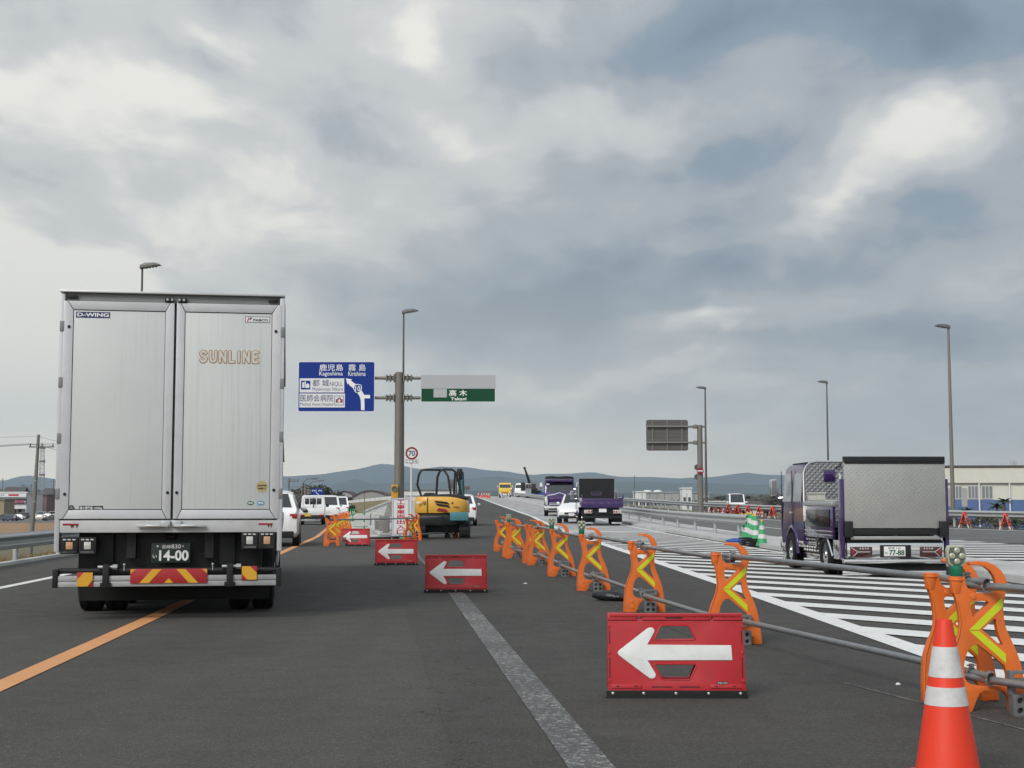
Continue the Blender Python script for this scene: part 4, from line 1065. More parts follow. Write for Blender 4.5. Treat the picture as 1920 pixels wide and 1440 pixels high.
lettering('70', 0.02-rd*0.52, 0.02+rd*0.52, lz-rd*0.42, lz+rd*0.42, -0.0585, TXTN, lt, 0.02)
z0, z1 = at(772, 869, LY).z, at(772, 861.5, LY).z; hw = 12.5/FPX*LY
MB().box(0.02-hw, 0.02+hw, -0.056, -0.044, z0, z1).build('sub_plate', SIGNW, lt)
MB().plate([(0.02-hw*0.99, z0+0.002), (0.02+hw*0.99, z0+0.002), (0.02+hw*0.99, z1-0.002), (0.02-hw*0.99, z1-0.002)], [[(0.02-hw*0.96, z0+0.010), (0.02+hw*0.96, z0+0.010), (0.02+hw*0.96, z1-0.010), (0.02-hw*0.96, z1-0.010)]], 'y', -0.059, -0.0565).build('plate_border', TXTK, lt)
lettering('ここから', 0.02-hw*0.86, 0.02+hw*0.86, z0+0.022, z1-0.022, -0.058, TXTK, lt, 0.02)
# construction entrance banner
BY = gp(752, 1014).y
bt = thing('banner_sign', 'tall white banner board with red vertical lettering before the gantry', 'sign', (at(752, 900, BY).x, BY, 0))
bz0, bz1 = at(752, 1004, BY).z, at(752, 934.5, BY).z; hw = 16/FPX*BY
MB().box(-hw, hw, -0.012, 0.012, bz0, bz1).build('board', SIGNW, bt)
for x in (-hw-0.012, hw+0.012): MB().box(x-0.013, x+0.013, -0.016, 0.016, 0.0, bz1+0.015).build('frame_leg', STEEL, bt)
for z in (bz0-0.012, bz1+0.012): MB().box(-hw, hw, -0.015, 0.015, z-0.012, z+0.012).build('frame_rail', STEEL, bt)
MB().plate([(-hw+0.03, bz0+0.03), (hw-0.03, bz0+0.03), (hw-0.03, bz1-0.03), (-hw+0.03, bz1-0.03)], [[(-hw+0.042, bz0+0.042), (hw-0.042, bz0+0.042), (hw-0.042, bz1-0.042), (-hw+0.042, bz1-0.042)]], 'y', -0.0145, -0.0125).build('border', SIGNB, bt)
chs = '工事車両出入口'
for i, c in enumerate(chs):
    zt = bz1 - 0.05 - (bz1-bz0-0.08)*i/7.0; zb = zt - (bz1-bz0-0.08)/7.0*0.88
    lettering(c, -hw*0.48, hw*0.48, zb, zt, -0.0135, TXTR, bt, 0.025)
for s_ in (-1, 1): MB().tube([(s_*(hw+0.012), 0, 0.9), (s_*(hw+0.012), 0.45, 0.01)], 0.012, 6).build('back_strut', STEEL, bt)

# sign seen from behind at the right, with no-entry disc
BY2 = 100.0; bx2 = at(1313, 900, BY2).x; bzg = prof(BY2)
st = thing('sign_gantry', 'grey post with a sign panel seen from behind, right of the white road', 'sign post', (bx2, BY2, bzg))
sth = at(1313, 797, BY2).z - bzg
MB().lathe([(0.21, 0), (0.19, sth)], 16).build('post', POLE, st, smooth=True)
P_ = lambda px, py: (at(px, py, BY2).x - bx2, at(px, py, BY2).z - bzg)
(xa, zb_), (xb, zt_) = P_(1212, 845), P_(1290, 787)
def rr2(x0, x1, z0, z1, r):
    o = []
    for (cx_, cz_, a0) in ((x1-r, z0+r, -90), (x1-r, z1-r, 0), (x0+r, z1-r, 90), (x0+r, z0+r, 180)):
        o += [(cx_+r*math.cos(R(a0+30*k)), cz_+r*math.sin(R(a0+30*k))) for k in range(4)]
    return o
SIGNBACK = mat('sign_back_grey', (0.105, 0.098, 0.094), 0.55, 0.2, 0.08, 3)
pn = MB().plate(rr2(xa, xb, zb_, zt_, 0.16), [], 'y', 0.05, 0.09).build('panel_back', SIGNBACK, st)
for k in range(8):
    z = zb_ + (zt_-zb_)*(k+0.5)/8
    MB().box(xa+0.03, xb-0.03, 0.025, 0.0495, z-0.03, z+0.03).build('rib', SIGNBACK, pn)
for f in (0.15, 0.5, 0.85):
    x = xa+(xb-xa)*f; MB().box(x-0.05, x+0.05, -0.03, 0.024, zb_+0.03, zt_-0.03).build('stiffener', POLE, pn)
for py in (800, 830):
    z = P_(1250, py)[1]; MB().cyl((xa+0.05, -0.09, z), (0.35, -0.09, z), 0.075, None, 12).build('arm', POLE, st, smooth=True)
    MB().box(-0.48, -0.18, -0.2, 0.1, z-0.14, z+0.14).build('flange', POLE, st, 0.03)
(nx, nz) = P_(1312, 883); rn = 6.6/FPX*BY2
Mn = Matrix.Translation((nx, -0.27, nz)) @ Matrix.Rotation(R(90), 4, 'X')
MB().lathe([(0.0001, -0.01), (rn, -0.01), (rn, 0.01), (0.0001, 0.01)], 24, Mn).build('no_entry_disc', SIGNR, st)
MB().box(nx-rn*0.8, nx+rn*0.8, -0.288, -0.281, nz-0.045, nz+0.045).build('white_bar', SIGNW, st)
for py in (876, 894):
    (qx, qz) = P_(1308, py); MB().lathe([(0.0001, -0.01), (rn*0.85, -0.01), (rn*0.85, 0.01), (0.0001, 0.01)], 20, Matrix.Translation((qx, 0.25, qz)) @ Matrix.Rotation(R(90), 4, 'X')).build('round_sign_back', SIGNBACK, st)

# ================================================================ vehicles
WHM = {}
def wheel_mesh(r, w, kind):
    key = (r, w, kind)
    if key in WHM: return WHM[key]
    ty = MB(); RY = Matrix.Rotation(R(90), 4, 'Y')
    h = w/2
    ty.lathe([(r*0.60, -h*0.80), (r*0.66, -h), (r*0.90, -h), (r*0.975, -h*0.86), (r, -h*0.6), (r, -h*0.22), (r*0.975, -h*0.2), (r*0.975, -h*0.08), (r, -h*0.06), (r, h*0.06), (r*0.975, h*0.08), (r*0.975, h*0.2), (r, h*0.22), (r, h*0.6), (r*0.975, h*0.86), (r*0.90, h), (r*0.66, h), (r*0.60, h*0.80)], 28, RY)
    tm = ty.mesh('wheel', smooth=True, ang=30); tm.materials.append(RUB)
    ri = MB()
    if kind == 'truck':
        ri.lathe([(r*0.62, -h*0.82), (r*0.60, -h*0.55), (r*0.50, -h*0.30), (r*0.40, -h*0.25), (r*0.30, -h*0.55), (r*0.20, -h*0.80), (r*0.18, -h*1.0), (0.001, -h*1.02)], 24, RY)
        ri.lathe([(0.001, h*0.1), (r*0.60, h*0.1), (r*0.62, h*0.82)], 24, RY)
        for k in range(8):
            a = 2*math.pi*k/8; ri.cyl((-h*0.25, r*0.42*math.cos(a), r*0.42*math.sin(a)), (-h*0.75, r*0.42*math.cos(a), r*0.42*math.sin(a)), 0.016, None, 6)
        m_ = CHROME
    else:
        ri.lathe([(r*0.62, -h*0.84), (r*0.60, -h*0.5), (r*0.56, -h*0.2), (0.001, -h*0.2)], 22, RY)
        for k in range(5):
            a = 2*math.pi*k/5
            ri.tube([(-h*0.72, r*0.10*math.cos(a), r*0.10*math.sin(a)), (-h*0.66, r*0.60*math.cos(a), r*0.60*math.sin(a))], [r*0.11, r*0.07], 6)
        ri.lathe([(0.001, h*0.3), (r*0.6, h*0.3), (r*0.62, h*0.84)], 22, RY)
        m_ = STEEL
    rm = ri.mesh('rim', smooth=True); rm.materials.append(m_)
    WHM[key] = (tm, rm)
    return WHM[key]
def wheel(parent, x, y, r, w, kind='car', side=-1):
    tm, rm = wheel_mesh(r, w, kind)
    o = obj('wheel', tm, None, parent, (x, y, r)); o2 = obj('rim', rm, None, o)
    if side > 0: o2.rotation_euler = (0, 0, math.pi)
    return o
def quadpane(P, inset, off, m, name, parent, th=0.012):
    P = [Vector(p) for p in P]; c = sum(P, Vector())/4
    n = (P[1]-P[0]).cross(P[3]-P[0]).normalized()
    Q = [p + (c-p).normalized()*inset for p in P]
    mb = MB(); mb.loft([[q + n*(off-th) for q in Q], [q + n*off for q in Q]])
    return mb.build(name, m, parent)
CARK = {
 'hatch': dict(L=4.3, W=1.76, S=[(0.0, .66, .42, .72, .76, .60), (.05, .80, .30, .90, .94, .72), (.22, .86, .26, .97, 1.03, .72), (.72, .88, .24, .99, 1.47, .60), (1.3, .88, .22, .97, 1.54, .60), (2.3, .88, .22, .94, 1.50, .60), (3.05, .88, .22, .92, 1.00, .68), (3.9, .86, .24, .84, .88, .62), (4.22, .74, .30, .66, .70, .55), (4.3, .60, .36, .58, .60, .48)], rear=(2, 3), front=(5, 6), side=(3, 4, 5), r=.31, ax=(.85, 3.45), belt=.9),
 'suv': dict(L=4.4, W=1.80, S=[(0.0, .70, .50, .86, .90, .64), (.05, .84, .34, 1.02, 1.06, .76), (.16, .89, .28, 1.08, 1.14, .76), (.52, .90, .26, 1.09, 1.60, .64), (1.2, .90, .25, 1.06, 1.68, .64), (2.4, .90, .25, 1.02, 1.64, .64), (3.1, .90, .25, 1.00, 1.10, .72), (4.0, .88, .28, .92, .97, .68), (4.32, .78, .34, .74, .80, .60), (4.4, .64, .42, .66, .68, .50)], rear=(2, 3), front=(5, 6), side=(3, 4, 5), r=.34, ax=(.85, 3.5), belt=1.0),
 'van': dict(L=4.6, W=1.72, S=[(0.0, .74, .42, .86, .90, .70), (.04, .83, .30, 1.02, 1.05, .78), (.12, .85, .26, 1.06, 1.12, .78), (.34, .86, .25, 1.06, 1.76, .69), (1.0, .86, .24, 1.04, 1.84, .69), (2.9, .86, .24, 1.02, 1.80, .68), (3.75, .86, .25, 1.0, 1.14, .72), (4.3, .84, .28, .86, .92, .66), (4.54, .72, .34, .68, .72, .56), (4.6, .6, .4, .6, .62, .5)], rear=(2, 3), front=(5, 6), side=(3, 4, 5), r=.31, ax=(.8, 3.7), belt=1.0),
 'kei': dict(L=3.4, W=1.475, S=[(0.0, .62, .42, .86, .90, .58), (.04, .70, .30, 1.0, 1.04, .66), (.10, .73, .26, 1.02, 1.10, .67), (.24, .735, .25, 1.02, 1.80, .60), (.8, .735, .24, 1.02, 1.88, .60), (2.5, .735, .24, 1.0, 1.84, .60), (3.02, .735, .25, .98, 1.06, .64), (3.28, .72, .28, .84, .92, .60), (3.36, .66, .34, .7, .74, .54), (3.4, .6, .4, .6, .62, .5)], rear=(2, 3), front=(5, 6), side=(3, 4, 5), r=.27, ax=(.6, 2.85), belt=1.0)}
def car(name, label, cat, loc, rz, paint_, kind, plate=None, group=None, tail=TAIL, glass=GLASS, center=False):
    k = CARK[kind]; t = thing(name, label, cat, loc, rz, group)
    yo = -k['L']/2 if center else 0.0
    S = [(y+yo, *r_) for y, *r_ in k['S']]
    rings = []
    for y, w, zb, zbelt, zr, wr in S:
        half = [(w*0.90, zb), (w, zb+0.10), (w*1.0, zbelt-0.14), (w*0.97, zbelt-0.02), (wr*1.06+0.02, zr-0.06 if zr-zbelt > 0.2 else zr-0.02), (wr*0.86, zr-0.005), (wr*0.45, zr+0.012)]
        rings.append([(x, y, z) for x, z in half] + [(-x, y, z) for x, z in reversed(half)])
    body = MB(); body.loft(rings)
    b = body.build('body', paint_, t, smooth=True, ang=38)
    sd = k['side']
    for s_ in (1, -1):
        for a, c in zip(sd, sd[1:]):
            (y0, w0, _, zb0, zr0, wr0), (y1, w1, _, zb1, zr1, wr1) = S[a], S[c]
            P = [(s_*w0*0.975, y0, zb0), (s_*w1*0.975, y1, zb1), (s_*(wr1*1.06+.02), y1, zr1-0.06), (s_*(wr0*1.06+.02), y0, zr0-0.06)]
            if s_ < 0: P = [P[1], P[0], P[3], P[2]]
            quadpane(P, 0.06, 0.012, glass, 'side_window', t)
        a, c = k['front']; (y0, w0, _, zb0, zr0, wr0), (y1, w1, _, zb1, zr1, wr1) = S[a], S[c]
        P = [(s_*w0*0.975, y0, zb0), (s_*w1*0.975, y0+(y1-y0)*0.8, zb1), (s_*(wr0*1.06+.02), y0+0.10, zr0-0.12), (s_*(wr0*1.06+.02), y0, zr0-0.06)]
        if s_ < 0: P = [P[1], P[0], P[3], P[2]]
        quadpane(P, 0.06, 0.012, glass, 'side_window', t)
    for nm, (a, c), sg in (('rear_window', k['rear'], 1), ('windscreen', k['front'], -1)):
        (y0, w0, _, zb0, zr0, wr0), (y1, w1, _, zb1, zr1, wr1) = S[a], S[c]
        P = [(-wr0*0.98, y0, zr0+0.01), (wr0*0.98, y0, zr0+0.01), (wr1*0.98, y1, zr1-0.01), (-wr1*0.98, y1, zr1-0.01)]
        if sg < 0: pass
        quadpane(P, 0.07, 0.016, glass, nm, t)
    w = k['W']/2; Lh = k['L']
    zt = k['belt']
    for s_ in (1, -1):
        tl = MB(); tl.box(min(s_*w*0.70, s_*w*0.955), max(s_*w*0.70, s_*w*0.955), yo+0.005, yo+0.30, zt-0.16, zt-0.02); tl.build('tail_light', tail, t, 0.02)
        hl = MB(); hl.box(min(s_*w*0.62, s_*w*0.93), max(s_*w*0.62, s_*w*0.93), yo+Lh-0.34, yo+Lh-0.06, 0.62, 0.76); hl.build('headlight', LENS, t, 0.02)
        mi = MB(); mi.ball((s_*(w+0.10), yo+k['S'][k['front'][0]][0]+0.35, zt+0.12), 0.10, 0.06, 0.075, 10, 6); mi.build('mirror', paint_, t, smooth=True)
    MB().box(-w*0.84, w*0.84, yo-0.03, yo+0.14, 0.26, 0.46).build('rear_bumper', BLK, t, 0.03)
    MB().box(-w*0.80, w*0.80, yo+Lh-0.14, yo+Lh+0.03, 0.26, 0.44).build('front_bumper', BLK, t, 0.03)
    MB().box(-w*0.45, w*0.45, yo+Lh-0.06, yo+Lh+0.012, 0.48, 0.60).build('grille', BLK, t, 0.01)
    pl = MB().box(-0.165, 0.165, yo-0.036, yo-0.004, 0.62, 0.785).build('number_plate', plate or PLATEW, t)
    MB().box(-0.165, 0.165, yo+Lh+0.01, yo+Lh+0.035, 0.40, 0.56).build('number_plate', plate or PLATEW, t)
    for y in k['ax']:
        for s_ in (1, -1):
            wheel(t, s_*(w-0.095), y+yo, k['r'], 0.20, 'car', s_)
            MB().lathe([(k['r']*1.16, -0.10), (k['r']*1.16, 0.10)], 20, Matrix.Translation((s_*(w-0.088), y+yo, k['r'])) @ Matrix.Rotation(R(90), 4, 'Y')).build('wheel_arch', BLK, t)
    return t

# ---------------------------------------------------------------- the white box truck
TRK = gp(321, 1167); TRK.z = 0
DT = 16.0
TX = (321-960)/FPX*DT
truck = thing('box_truck', 'large white box truck with double rear doors, filling the left lane', 'truck', (TX, DT, -0.046), R(9.0)); truck.scale = (1, 1, 1.036)
def streaky(name, base, streak):
    g = NG(name, 0.42)
    s1 = g.noise(1.0, 7, 0.7, g.mapped((30, 30, 0.55))); s2 = g.noise(1.0, 5, 0.6, g.mapped((9, 9, 0.35), loc=(3, 0, 1))); b_ = g.noise(1.1, 4, 0.5)
    c = g.mix(g.rng(b_, 0.3, 0.7), tuple(x*0.93 for x in base), base)
    f = g.math('MULTIPLY', g.rng(s1, 0.50, 0.66), g.rng(g.math('ADD', s2, g.math('MULTIPLY', g.rng(g.sep()[0], -0.9, 1.1), 0.32)), 0.50, 0.78))
    c = g.mix(g.math('MULTIPLY', f, streak), c, tuple(x*0.50 for x in base))
    fine = g.noise(40, 5, 0.7); c = g.mix(g.rng(fine, 0.6, 0.8, 0, 0.18), c, tuple(x*0.6 for x in base))
    g.color(c); g.rough(g.rng(s1, 0.3, 0.7, 0.30, 0.5))
    return g.m
DOORW = streaky('streaked_white_panel', (0.535, 0.56, 0.555), 0.34)
FRAMEW = mat('white_door_frame', (0.50, 0.505, 0.525), 0.42, 0.15, 0.07, 4, dirt=0.16, dirtcol=(0.16, 0.14, 0.12))
SIDEW = mat('white_truck_side', (0.58, 0.59, 0.585), 0.45, 0, 0.06, 1.2, dirt=0.12)
SILL = mat('stained_sill', (0.47, 0.475, 0.48), 0.5, 0.1, 0.10, 4, dirt=0.4, dirtcol=(0.20, 0.155, 0.115))
GASKET = mat('dark_door_gasket', (0.05, 0.05, 0.052), 0.7, 0, 0.2, 6)
HINGEM = mat('grey_hinge_steel', (0.20, 0.20, 0.21), 0.5, 0.2, 0.15, 8, dirt=0.25)
TW = 1.245; ZT = 3.585
X = lambda px: (px-321)/172.0
Z = lambda py: (1166.6-py)/172.0
LEN = 9.5
MB().box(-TW+0.02, TW-0.02, 0.12, LEN, 1.02, ZT-0.02).build('cargo_body', SIDEW, truck, 0.015)
rf = MB().box(-TW+0.10, TW-0.10, 0.06, LEN-0.1, ZT-0.03, ZT+0.025).build('roof', SIDEW, truck, 0.02)
for s_ in (-1, 1):
    cp = MB(); cp.box(min(s_*(TW-0.055), s_*TW), max(s_*(TW-0.055), s_*TW), -0.01, 0.16, 0.775, ZT-0.02)
    cp.build('corner_post', FRAMEW, truck, 0.012)
    MB().box(min(s_*(TW-0.02), s_*(TW+0.006)), max(s_*(TW-0.02), s_*(TW+0.006)), 0.2, LEN-0.1, 1.0, 1.14).build('side_rail', ALU, truck, 0.01)
    MB().box(min(s_*(TW-0.02), s_*(TW+0.006)), max(s_*(TW-0.02), s_*(TW+0.006)), 0.2, LEN-0.1, ZT-0.28, ZT-0.06).build('cant_rail', ALU, truck, 0.01)
    MB().box(min(s_*(TW-0.02), s_*(TW+0.004)), max(s_*(TW-0.02), s_*(TW+0.004)), 0.2, LEN-0.1, 2.0, 2.03).build('side_rail', ALU, truck, 0.004)
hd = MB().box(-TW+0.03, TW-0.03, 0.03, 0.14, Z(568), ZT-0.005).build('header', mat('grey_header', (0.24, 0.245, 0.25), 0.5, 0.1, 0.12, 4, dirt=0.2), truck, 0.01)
MB().box(-TW-0.002, TW+0.002, -0.030, 0.10, ZT-0.008, ZT+0.016).build('drip_rail', ALU, truck, 0.005)
for x0, x1 in ((-1.17, -1.06), (1.06, 1.17)): MB().box(x0, x1, -0.004, 0.03, Z(562), Z(556)).build('marker_lamp', BLK, hd, 0.006)
# doors
def bubble(d):
    # rounded outlined capitals: a flat gold stroke with a pale stroke laid on it
    ST = {'S': [[(.9, .86), (.72, .98), (.4, 1.0), (.12, .88), (.08, .70), (.3, .56), (.7, .46), (.92, .30), (.86, .10), (.6, 0), (.3, 0), (.08, .13)]], 'U': [[(.06, 1), (.06, .3), (.2, .06), (.5, 0), (.8, .06), (.94, .3), (.94, 1)]],
          'N': [[(.06, 0), (.06, 1), (.94, 0), (.94, 1)]], 'L': [[(.08, 1), (.08, 0), (.92, 0)]], 'I': [[(.5, 0), (.5, 1)]], 'E': [[(.92, 1), (.08, 1), (.08, 0), (.92, 0)], [(.08, .5), (.8, .5)]]}
    x = X(373.5); zb, zt = Z(677.5), Z(658.5); total = X(484.5)-x
    wid = [('S', 1.0), ('U', 1.0), ('N', 1.0), ('L', .82), ('I', .30), ('N', 1.0), ('E', .86)]; gap = 0.60
    u = total/(sum(w for _, w in wid)+gap*6)
    for ch, w in wid:
        for r_, yy, m_, nm in ((0.0215, -0.0070, BRASS, 'letter_outline'), (0.0120, -0.0088, DOORW, 'letter_fill')):
            mb = MB(); M = Matrix.Translation((0, yy, 0)) @ Matrix.Diagonal((1, 0.07, 1, 1))
            for pl_ in ST[ch]:
                P_ = [Vector((x+p[0]*w*u, 0, zb+p[1]*(zt-zb))) for p in pl_]
                for a, b in zip(P_, P_[1:]): mb.cyl(a, b, r_, None, 10, True, M)
                for p in P_: mb.ball(p, r_, r_, r_, 12, 8, M)
            mb.build(nm, m_, d, smooth=True)
        x += (w+gap)*u
for s_, (xa, xm0, xm1, xb) in ((-1, (X(113.5), X(133), X(305), X(323))), (1, (X(326.5), X(343.5), X(510), X(529.5)))):
    d = MB().box(xa, xb, 0.0, 0.06, Z(973), Z(567)).build('door', GASKET, truck, 0.004)
    MB().box(xm0, xm1, -0.006, 0.05, Z(954.5), Z(585)).build('panel', DOORW, d, 0.004)
    zt, zb = Z(567.5), Z(972.5); zt2, zb2 = Z(584.5), Z(955); e = 0.006
    m0, m1 = xm0+0.0, xm1-0.0
    def mitre(pts): MB().prism(pts, 'y', -0.016, -0.0005).build('frame_rail', FRAMEW, d, 0.003)
    c0, c1 = xa+0.05, xb-0.05
    mitre([(c0, zt), (c1, zt), (m1, zt2+e), (m0, zt2+e)]); mitre([(m0, zb2-e), (m1, zb2-e), (c1, zb), (c0, zb)])
    mitre([(xa+0.003, zt), (c0-e, zt), (m0-e, zt2), (m0-e, zb2), (c0-e, zb), (xa+0.003, zb)])
    mitre([(c1+e, zt), (xb-0.003, zt), (xb-0.003, zb), (c1+e, zb), (m1+e, zb2), (m1+e, zt2)])
    outer = xa if s_ < 0 else xb
    for py in (615, 720, 824, 926) if s_ < 0 else (619, 717, 818, 925):
        xx = outer - 0.035*s_*-1 if False else outer
        MB().box(xx-0.035 if s_ < 0 else xx-0.012, xx+0.012 if s_ < 0 else xx+0.035, -0.020, 0.05, Z(py)-0.055, Z(py)+0.055).build('hinge', HINGEM, d, 0.003)
    inner = xb if s_ < 0 else xa
    dots = [(inner + s_*0.04*1, 924), (outer - s_*0.065, 616 if s_ < 0 else 618), (outer - s_*0.065, 927 if s_ < 0 else 919)]
    for xx, py in dots:
        MB().cyl((xx, -0.024, Z(py)), (xx, 0.0, Z(py)), 0.017, None, 12).build('rubber_stop', BLK, d, smooth=True)
    # locking rod keepers
    for py in (984,):
        MB().box(min(inner, inner+s_*0.10), max(inner, inner+s_*0.10), -0.045, 0.0, Z(987), Z(976)).build('latch', ALU, d, 0.006)
        MB().box(min(inner+s_*0.02, inner+s_*0.36), max(inner+s_*0.02, inner+s_*0.36), -0.055, -0.02, Z(988), Z(983)).cyl((inner+s_*0.10, -0.045, Z(985.5)), (inner+s_*0.26, -0.045, Z(985.5)), 0.022, None, 10).build('handle', ALU, d, 0.004)
    MB().box(min(inner+s_*0.015, inner+s_*0.11), max(inner+s_*0.015, inner+s_*0.11), -0.03, 0.02, Z(567.5)+0.005, Z(558)).build('latch', BLKM, d, 0.006)
    for q in (0.03, 0.08): MB().cyl((inner+s_*q, -0.045, Z(562)), (inner+s_*q, -0.02, Z(562)), 0.014, None, 8).build('latch_bolt', STEEL, d, smooth=True)
    if s_ < 0:
        MB().box(X(137), X(200.5), -0.0095, -0.0062, Z(598.5), Z(587.5)).build('badge', TXTN, d)
        lettering('D-WING', X(139.5), X(198.5), Z(596.5), Z(589.3), -0.0105, TXTW, d, 0.03)
        MB().box(X(152), X(196), -0.0085, -0.0062, Z(957.0), Z(948.5)).build('load_plate', TXTK, d)
        lettering('最大積載量 12500kg', X(153.5), X(194.5), Z(956), Z(949.6), -0.0095, TXTW, d, 0.01)
        lettering('◎', X(132.5), X(142.5), Z(956.5), Z(947), -0.0175, TXTK, d, 0.01)
    else:
        MB().box(X(458.5), X(506.5), -0.0075, -0.0062, Z(601.5), Z(590)).build('badge', SIGNW, d)
        MB().plate([(X(458.5), Z(601.5)), (X(506.5), Z(601.5)), (X(506.5), Z(590)), (X(458.5), Z(590))], [[(X(459.3), Z(600.7)), (X(505.7), Z(600.7)), (X(505.7), Z(590.8)), (X(459.3), Z(590.8))]], 'y', -0.0088, -0.0077).build('badge_border', TXTK, d)
        lettering('PABCO', X(474), X(503), Z(599), Z(594.5), -0.0083, TXTK, d, 0.03)
        MB().prism([(X(461.5), Z(599.8)), (X(463.5), Z(599.8)), (X(467), Z(592)), (X(465), Z(592))], 'y', -0.0085, -0.0077).build('emblem', TXTR, d)
        MB().prism([(X(466), Z(597)), (X(468), Z(597)), (X(472), Z(593)), (X(469), Z(591.5))], 'y', -0.0086, -0.0077).build('emblem', TXTK, d)
        bubble(d)
        cx, cz = X(495.5), Z(912.7)
        MB().lathe([(0.0001, 0), (0.064, 0), (0.064, 0.002), (0.0001, 0.002)], 24, Matrix.Translation((cx, -0.0062, cz)) @ Matrix.Rotation(R(90), 4, 'X')).build('sticker', mat('gold_sticker', (0.40, 0.31, 0.14), 0.5, 0, 0.08, 10), d)
        lettering('温度制御', cx-0.05, cx+0.05, cz+0.004, cz+0.026, -0.0092, TXTK, d, 0.01); lettering('装置付', cx-0.042, cx+0.042, cz-0.03, cz-0.008, -0.0092, TXTK, d, 0.01)
        for q, m_, tx in ((X(474), mat('green_sticker', (0.03, 0.14, 0.06), 0.5, 0, 0.05, 8), 'green'), (X(493.5), mat('blue_sticker', (0.12, 0.26, 0.42), 0.5, 0, 0.05, 8), 'blue')):
            w_ = 0.038 if tx == 'green' else 0.045
            MB().plate([(q+w_*math.cos(a_), Z(943.5)+w_*0.58*math.sin(a_)) for a_ in [2*math.pi*i/20 for i in range(20)]], [], 'y', -0.0085, -0.0062).build('sticker', m_, d)
            MB().box(q-w_*0.65, q+w_*0.65, -0.0095, -0.0083, Z(943.5)-0.004, Z(943.5)+0.006).build('sticker_print', TXTW, d)
# sill, lamps, plate, chassis, bumper
sl = MB().box(-TW+0.035, TW-0.035, 0.0, 0.16, Z(998), Z(975)).build('sill', SILL, truck, 0.008)
for x0, x1 in ((X(122), X(151)), (X(490), X(517))): MB().box(x0, x1, -0.006, 0.0, Z(984), Z(981)).build('reflector_strip', TAIL, sl)
RUST = mat('rust_runs', (0.10, 0.045, 0.03), 0.8, 0, 0.3, 20)
for xx in (X(141), X(148), X(509), X(514), X(138)): MB().prism([(xx-0.012, Z(984)), (xx+0.014, Z(984)), (xx+0.004, Z(990)), (xx-0.003, Z(988))], 'y', -0.0025, -0.0003).build('rust_run', RUST, sl)
for x0 in (X(119), X(152.5), X(457.5), X(490.5)):
    lw = 0.185; zq0, zq1 = (Z(1037), Z(1006)) if x0 < 0 else (Z(1029), Z(997))
    lb = MB().box(x0, x0+lw, 0.02, 0.16, zq0, zq1).build('rear_light', BLK, truck, 0.015)
    fr = MB().plate([(x0, zq0), (x0+lw, zq0), (x0+lw, zq1), (x0, zq1)], [[(x0+0.05, zq0+0.045), (x0+lw-0.05, zq0+0.045), (x0+lw-0.05, zq1-0.045), (x0+0.05, zq1-0.045)]], 'y', 0.002, 0.019).build('bezel', BLKM, lb, 0.004)
    MB().box(x0+0.055, x0+lw-0.055, 0.004, 0.025, zq0+0.05, zq1-0.05).build('lens', LENSA if x0 in (X(119), X(490.5)) else LENS, lb, 0.006)
    for k in range(3): MB().box(x0+0.025+k*0.05, x0+0.06+k*0.05, -0.002, 0.004, zq1-0.035, zq1-0.02).build('led_strip', LENS, lb, 0.003)
    for k in range(2): MB().box(x0+0.02, x0+lw-0.02, 0.002, 0.004, zq0+0.012+k*0.012, zq0+0.016+k*0.012).build('bezel_line', STEEL, lb)
MB().box(-1.02, 1.02, 0.30, 0.42, 0.52, 1.0).build('rear_cross_panel', BLKM, truck, 0.01)
for x in (-0.43, 0.43): MB().box(x-0.05, x+0.05, 0.15, LEN-0.5, 0.70, 0.98).build('chassis_rail', BLKM, truck)
for x in (-0.72, 0.63): MB().box(x-0.09, x+0.09, 0.24, 0.31, 0.62, 0.97).build('bracket', BLKM, truck, 0.01)
MB().ball((0.0, 0.27, Z(1007)), 0.07, 0.04, 0.035, 12, 8).build('plate_lamp', BLKM, truck, smooth=True)
pl = MB().box(X(285), X(359), 0.17, 0.19, Z(1055.5), Z(1018)).build('number_plate', PLATEG, truck, 0.006)
lettering('宮崎', X(305), X(322), Z(1028.5), Z(1021.5), 0.168, TXTW, pl, 0.01); lettering('830', X(323), X(341), Z(1028.5), Z(1020.5), 0.168, TXTW, pl, 0.01)
lettering('14-00', X(300), X(356), Z(1051.5), Z(1031.5), 0.168, TXTW, pl, 0.03); lettering('い', X(288), X(296), Z(1046), Z(1040), 0.168, TXTW, pl, 0.01)
for px in (297, 345): MB().cyl((X(px), 0.16, Z(1024)), (X(px), 0.172, Z(1024)), 0.011, None, 10).build('bolt', PLATEW if px == 297 else STEEL, pl)
bp = MB()
for q0, q1 in ((1077, 1086), (1087, 1096.5)):
    bp.box(-TW+0.02, TW-0.02, -0.05, 0.06, Z(q1), Z(q0))
bpo = bp.build('bumper', mat('bumper_aluminium', (0.36, 0.365, 0.37), 0.5, 0.35, 0.12, 6, dirt=0.5, dirtcol=(0.12, 0.11, 0.10)), truck, 0.003)
MB().cyl((-TW+0.06, 0.03, Z(1068)), (TW-0.06, 0.03, Z(1068)), 0.03, None, 12).build('bumper_tube', BLKM, truck, smooth=True)
for x in (-TW+0.03, TW-0.03): MB().box(x-0.03, x+0.03, -0.06, 0.08, Z(1098), Z(1064)).build('bumper_end', BLK, bpo, 0.01)
for x in (X(205), X(437)):
    MB().box(x-0.035, x+0.035, -0.075, 0.10, Z(1098), Z(1056)).box(x-0.06, x+0.06, -0.07, 0.09, Z(1098), Z(1089)).build('bumper_bracket', BLKM, bpo, 0.006)
    MB().cyl((x-0.09, -0.02, Z(1061)), (x+0.10, -0.02, Z(1061)), 0.018, None, 8).cyl((x+0.07, -0.02, Z(1061)), (x+0.12, -0.02, Z(1061)), 0.03, None, 10).build('bumper_pin', STEEL, bpo, smooth=True)
